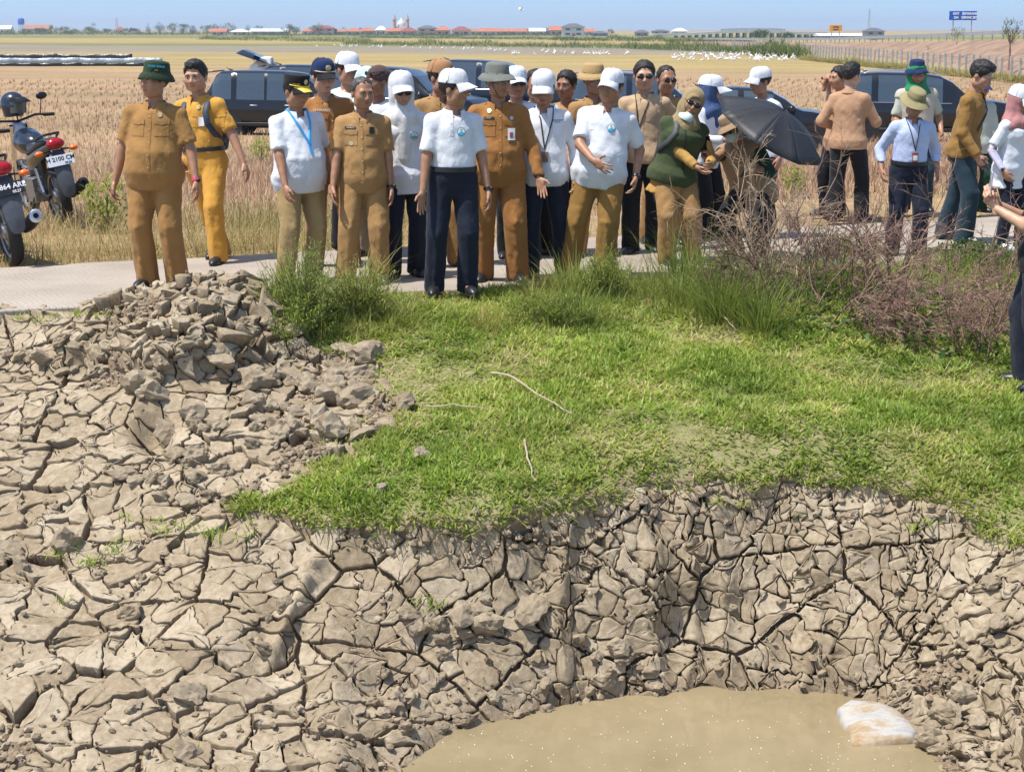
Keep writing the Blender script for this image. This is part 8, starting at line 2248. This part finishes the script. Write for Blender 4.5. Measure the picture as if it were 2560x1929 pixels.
# flyover on piers with a noise barrier
p0, p1 = PD(1690, 90, 640.0), PD(1990, 86, 640.0); fy = empty('flyover', (p0.x, 640, FIELD_Z)); FC = mat('flyover_concrete', (.46, .46, .46), .8, .12, .5)
Lx = p1.x - p0.x; dk = MB()
dz = lambda u: .7 + 1.0 * float(smooth01(0, .55, np.array(u))) - .6 * float(smooth01(.75, 1, np.array(u)))
dk.loft([[Vector((Lx * u, y_, dz(u) + z_)) for y_, z_ in ((-4, 0), (4, 0), (4, .9), (-4, .9))] for u in np.linspace(-.2, 1.25, 24)]); dk.build('deck', FC, fy)
for u in np.linspace(0, 1.2, 22): MB().box((Lx * u, 0, dz(u) / 2), (.9, 5, dz(u) + .05)).build('pier', FC, fy)
for u0, u1 in ((.36, .9),):
    for k in range(18):
        u = u0 + (u1 - u0) * k / 18; MB().box((Lx * (u + .015), -3.9, dz(u) + 1.3), (Lx * .0285, .15, .8)).build('barrier_panel', WAL[2], fy)
tag(fy, 'grey concrete flyover on piers with a pale noise barrier', 'flyover')
# trees: trunk, limbs and a loose crown
def tree(label, px, py_foot, py_top, wpx, dep, m=BUSHD, n=420, group='trees on the far plain', trunk_f=.30):
    s_ = FPX / dep; f_ = PD(px, py_foot, dep); tp = PD(px, py_top, dep); z0 = min(f_.z, tp.z - .5); hh = tp.z - z0; w_ = wpx / s_ / 2
    e = empty('tree', (f_.x, dep, z0)); MB().tube([(0, 0, -.3), (w_ * .04, 0, hh * .3), (-w_ * .03, 0, hh * .7)], [hh * .028, hh * .02, hh * .008], 6).build('trunk', TWIG, e)
    lm = MB(); cl = []
    for k in range(7):
        a = k * 2.4; r_ = w_ * b8.uniform(.35, .8); zz = hh * b8.uniform(trunk_f + .12, .88); lm.tube([(0, 0, hh * trunk_f), (r_ * .5 * math.cos(a), r_ * .5 * math.sin(a), zz * .85), (r_ * math.cos(a), r_ * math.sin(a), zz)], [hh * .012, hh * .008, hh * .003], 4); cl.append((r_ * math.cos(a), r_ * math.sin(a), zz))
    cl.append((0, 0, hh * .86)); lm.build('limbs', TWIG, e)
    cl = np.array(cl); k_ = b8.integers(0, len(cl), n); d_ = b8.normal(0, 1, (n, 3)); d_ /= np.linalg.norm(d_, axis=1)[:, None]; rad = (b8.random(n) ** .45)[:, None]
    P_ = cl[k_] + d_ * rad * np.array([w_ * .45, w_ * .45, hh * (1 - trunk_f) * .30])
    P_[:, 2] = np.clip(P_[:, 2], hh * trunk_f * .8, hh)
    lf = max(w_, hh * .3) * .30
    o = plant_obj('crown', [blades(P_, b8.uniform(.6, 1.3, n) * lf, lf * .55, b8.uniform(0, 6.28, n), b8.uniform(.1, 1.4, n), .3, b8.random(n), 1, 'leaf')], m, e); o['kind'] = 'stuff'
    return tag(e, label, 'tree', group)
for px, tp, w_ in [(100, 72, 26), (130, 66, 24), (160, 70, 30), (185, 74, 26), (222, 70, 30), (236, 60, 22), (265, 74, 26), (330, 74, 34), (373, 60, 14), (402, 58, 24), (430, 60, 26), (457, 62, 26), (480, 66, 22), (520, 66, 28), (540, 62, 26), (572, 60, 32), (620, 64, 14), (645, 66, 20), (720, 64, 30), (742, 70, 26), (800, 58, 20), (790, 66, 24), (860, 70, 18), (900, 72, 20), (945, 72, 20), (1090, 72, 18), (1330, 74, 20), (1525, 74, 16), (60, 74, 24), (30, 76, 20)]:
    tree('bluish green tree in the row on the far skyline', px + b8.uniform(-3, 3), 88, tp, w_ * 1.25, 880 + b8.uniform(-40, 160), BUSHD if b8.random() < .7 else BUSHG, 420, trunk_f=.14)
tree('broad dark tree standing below the flyover', 1898, 104, 78, 58, 480, BUSHD, 500, None, .22)
tree('dark green tree right of the broad one', 1965, 104, 83, 40, 470, BUSHD, 400, None, .2)
tree('small leafy tree on the plain below the flyover', 1742, 120, 100, 22, 330, BUSHG, 260, None, .2)
tree('bushy young tree before the orange sign', 2018, 112, 88, 26, 350, BUSHG, 260, None, .25)
tree('slim young tree standing on the embankment near the picture edge', 2522, 165, 47, 44, 118, BUSHG, 330, None, .45)
tree('young tree on the embankment below the blue sign', 2392, 104, 70, 40, 150, BUSHG, 200, None, .3)
tree('small sapling on the embankment slope', 2320, 126, 112, 14, 140, BUSHG, 120, None, .2)
tree('stunted tree at the start of the embankment', 2180, 104, 95, 28, 260, BUSHG, 160, None, .2)
tree('round bush standing on the near plot below the white house', 1412, 110, 95, 20, 360, BUSHD, 200, None, .1)
tree('small dark bush on the plain left of the flyover', 1602, 118, 106, 10, 330, BUSHD, 120, None, .15)

# ------------------------------------------------------------------ air over the plain
hz = MB(); hz.box((0, 2380, 12.0), (4200, 4800, 31.0))
hm = bpy.data.materials.new('haze'); hm.use_nodes = True; hn = hm.node_tree
hn.nodes.remove(hn.nodes['Principled BSDF'])
pv = hn.nodes.new('ShaderNodeVolumePrincipled'); pv.inputs['Color'].default_value = (0.78, 0.86, 1.0, 1); pv.inputs['Density'].default_value = HAZE_D; pv.inputs['Anisotropy'].default_value = 0.2
hn.links.new(pv.outputs[0], hn.nodes['Material Output'].inputs['Volume'])
ho = hz.build('haze', hm, smooth=False); tag(ho, 'pale blue haze in the air over the plain', 'haze', kind='stuff')
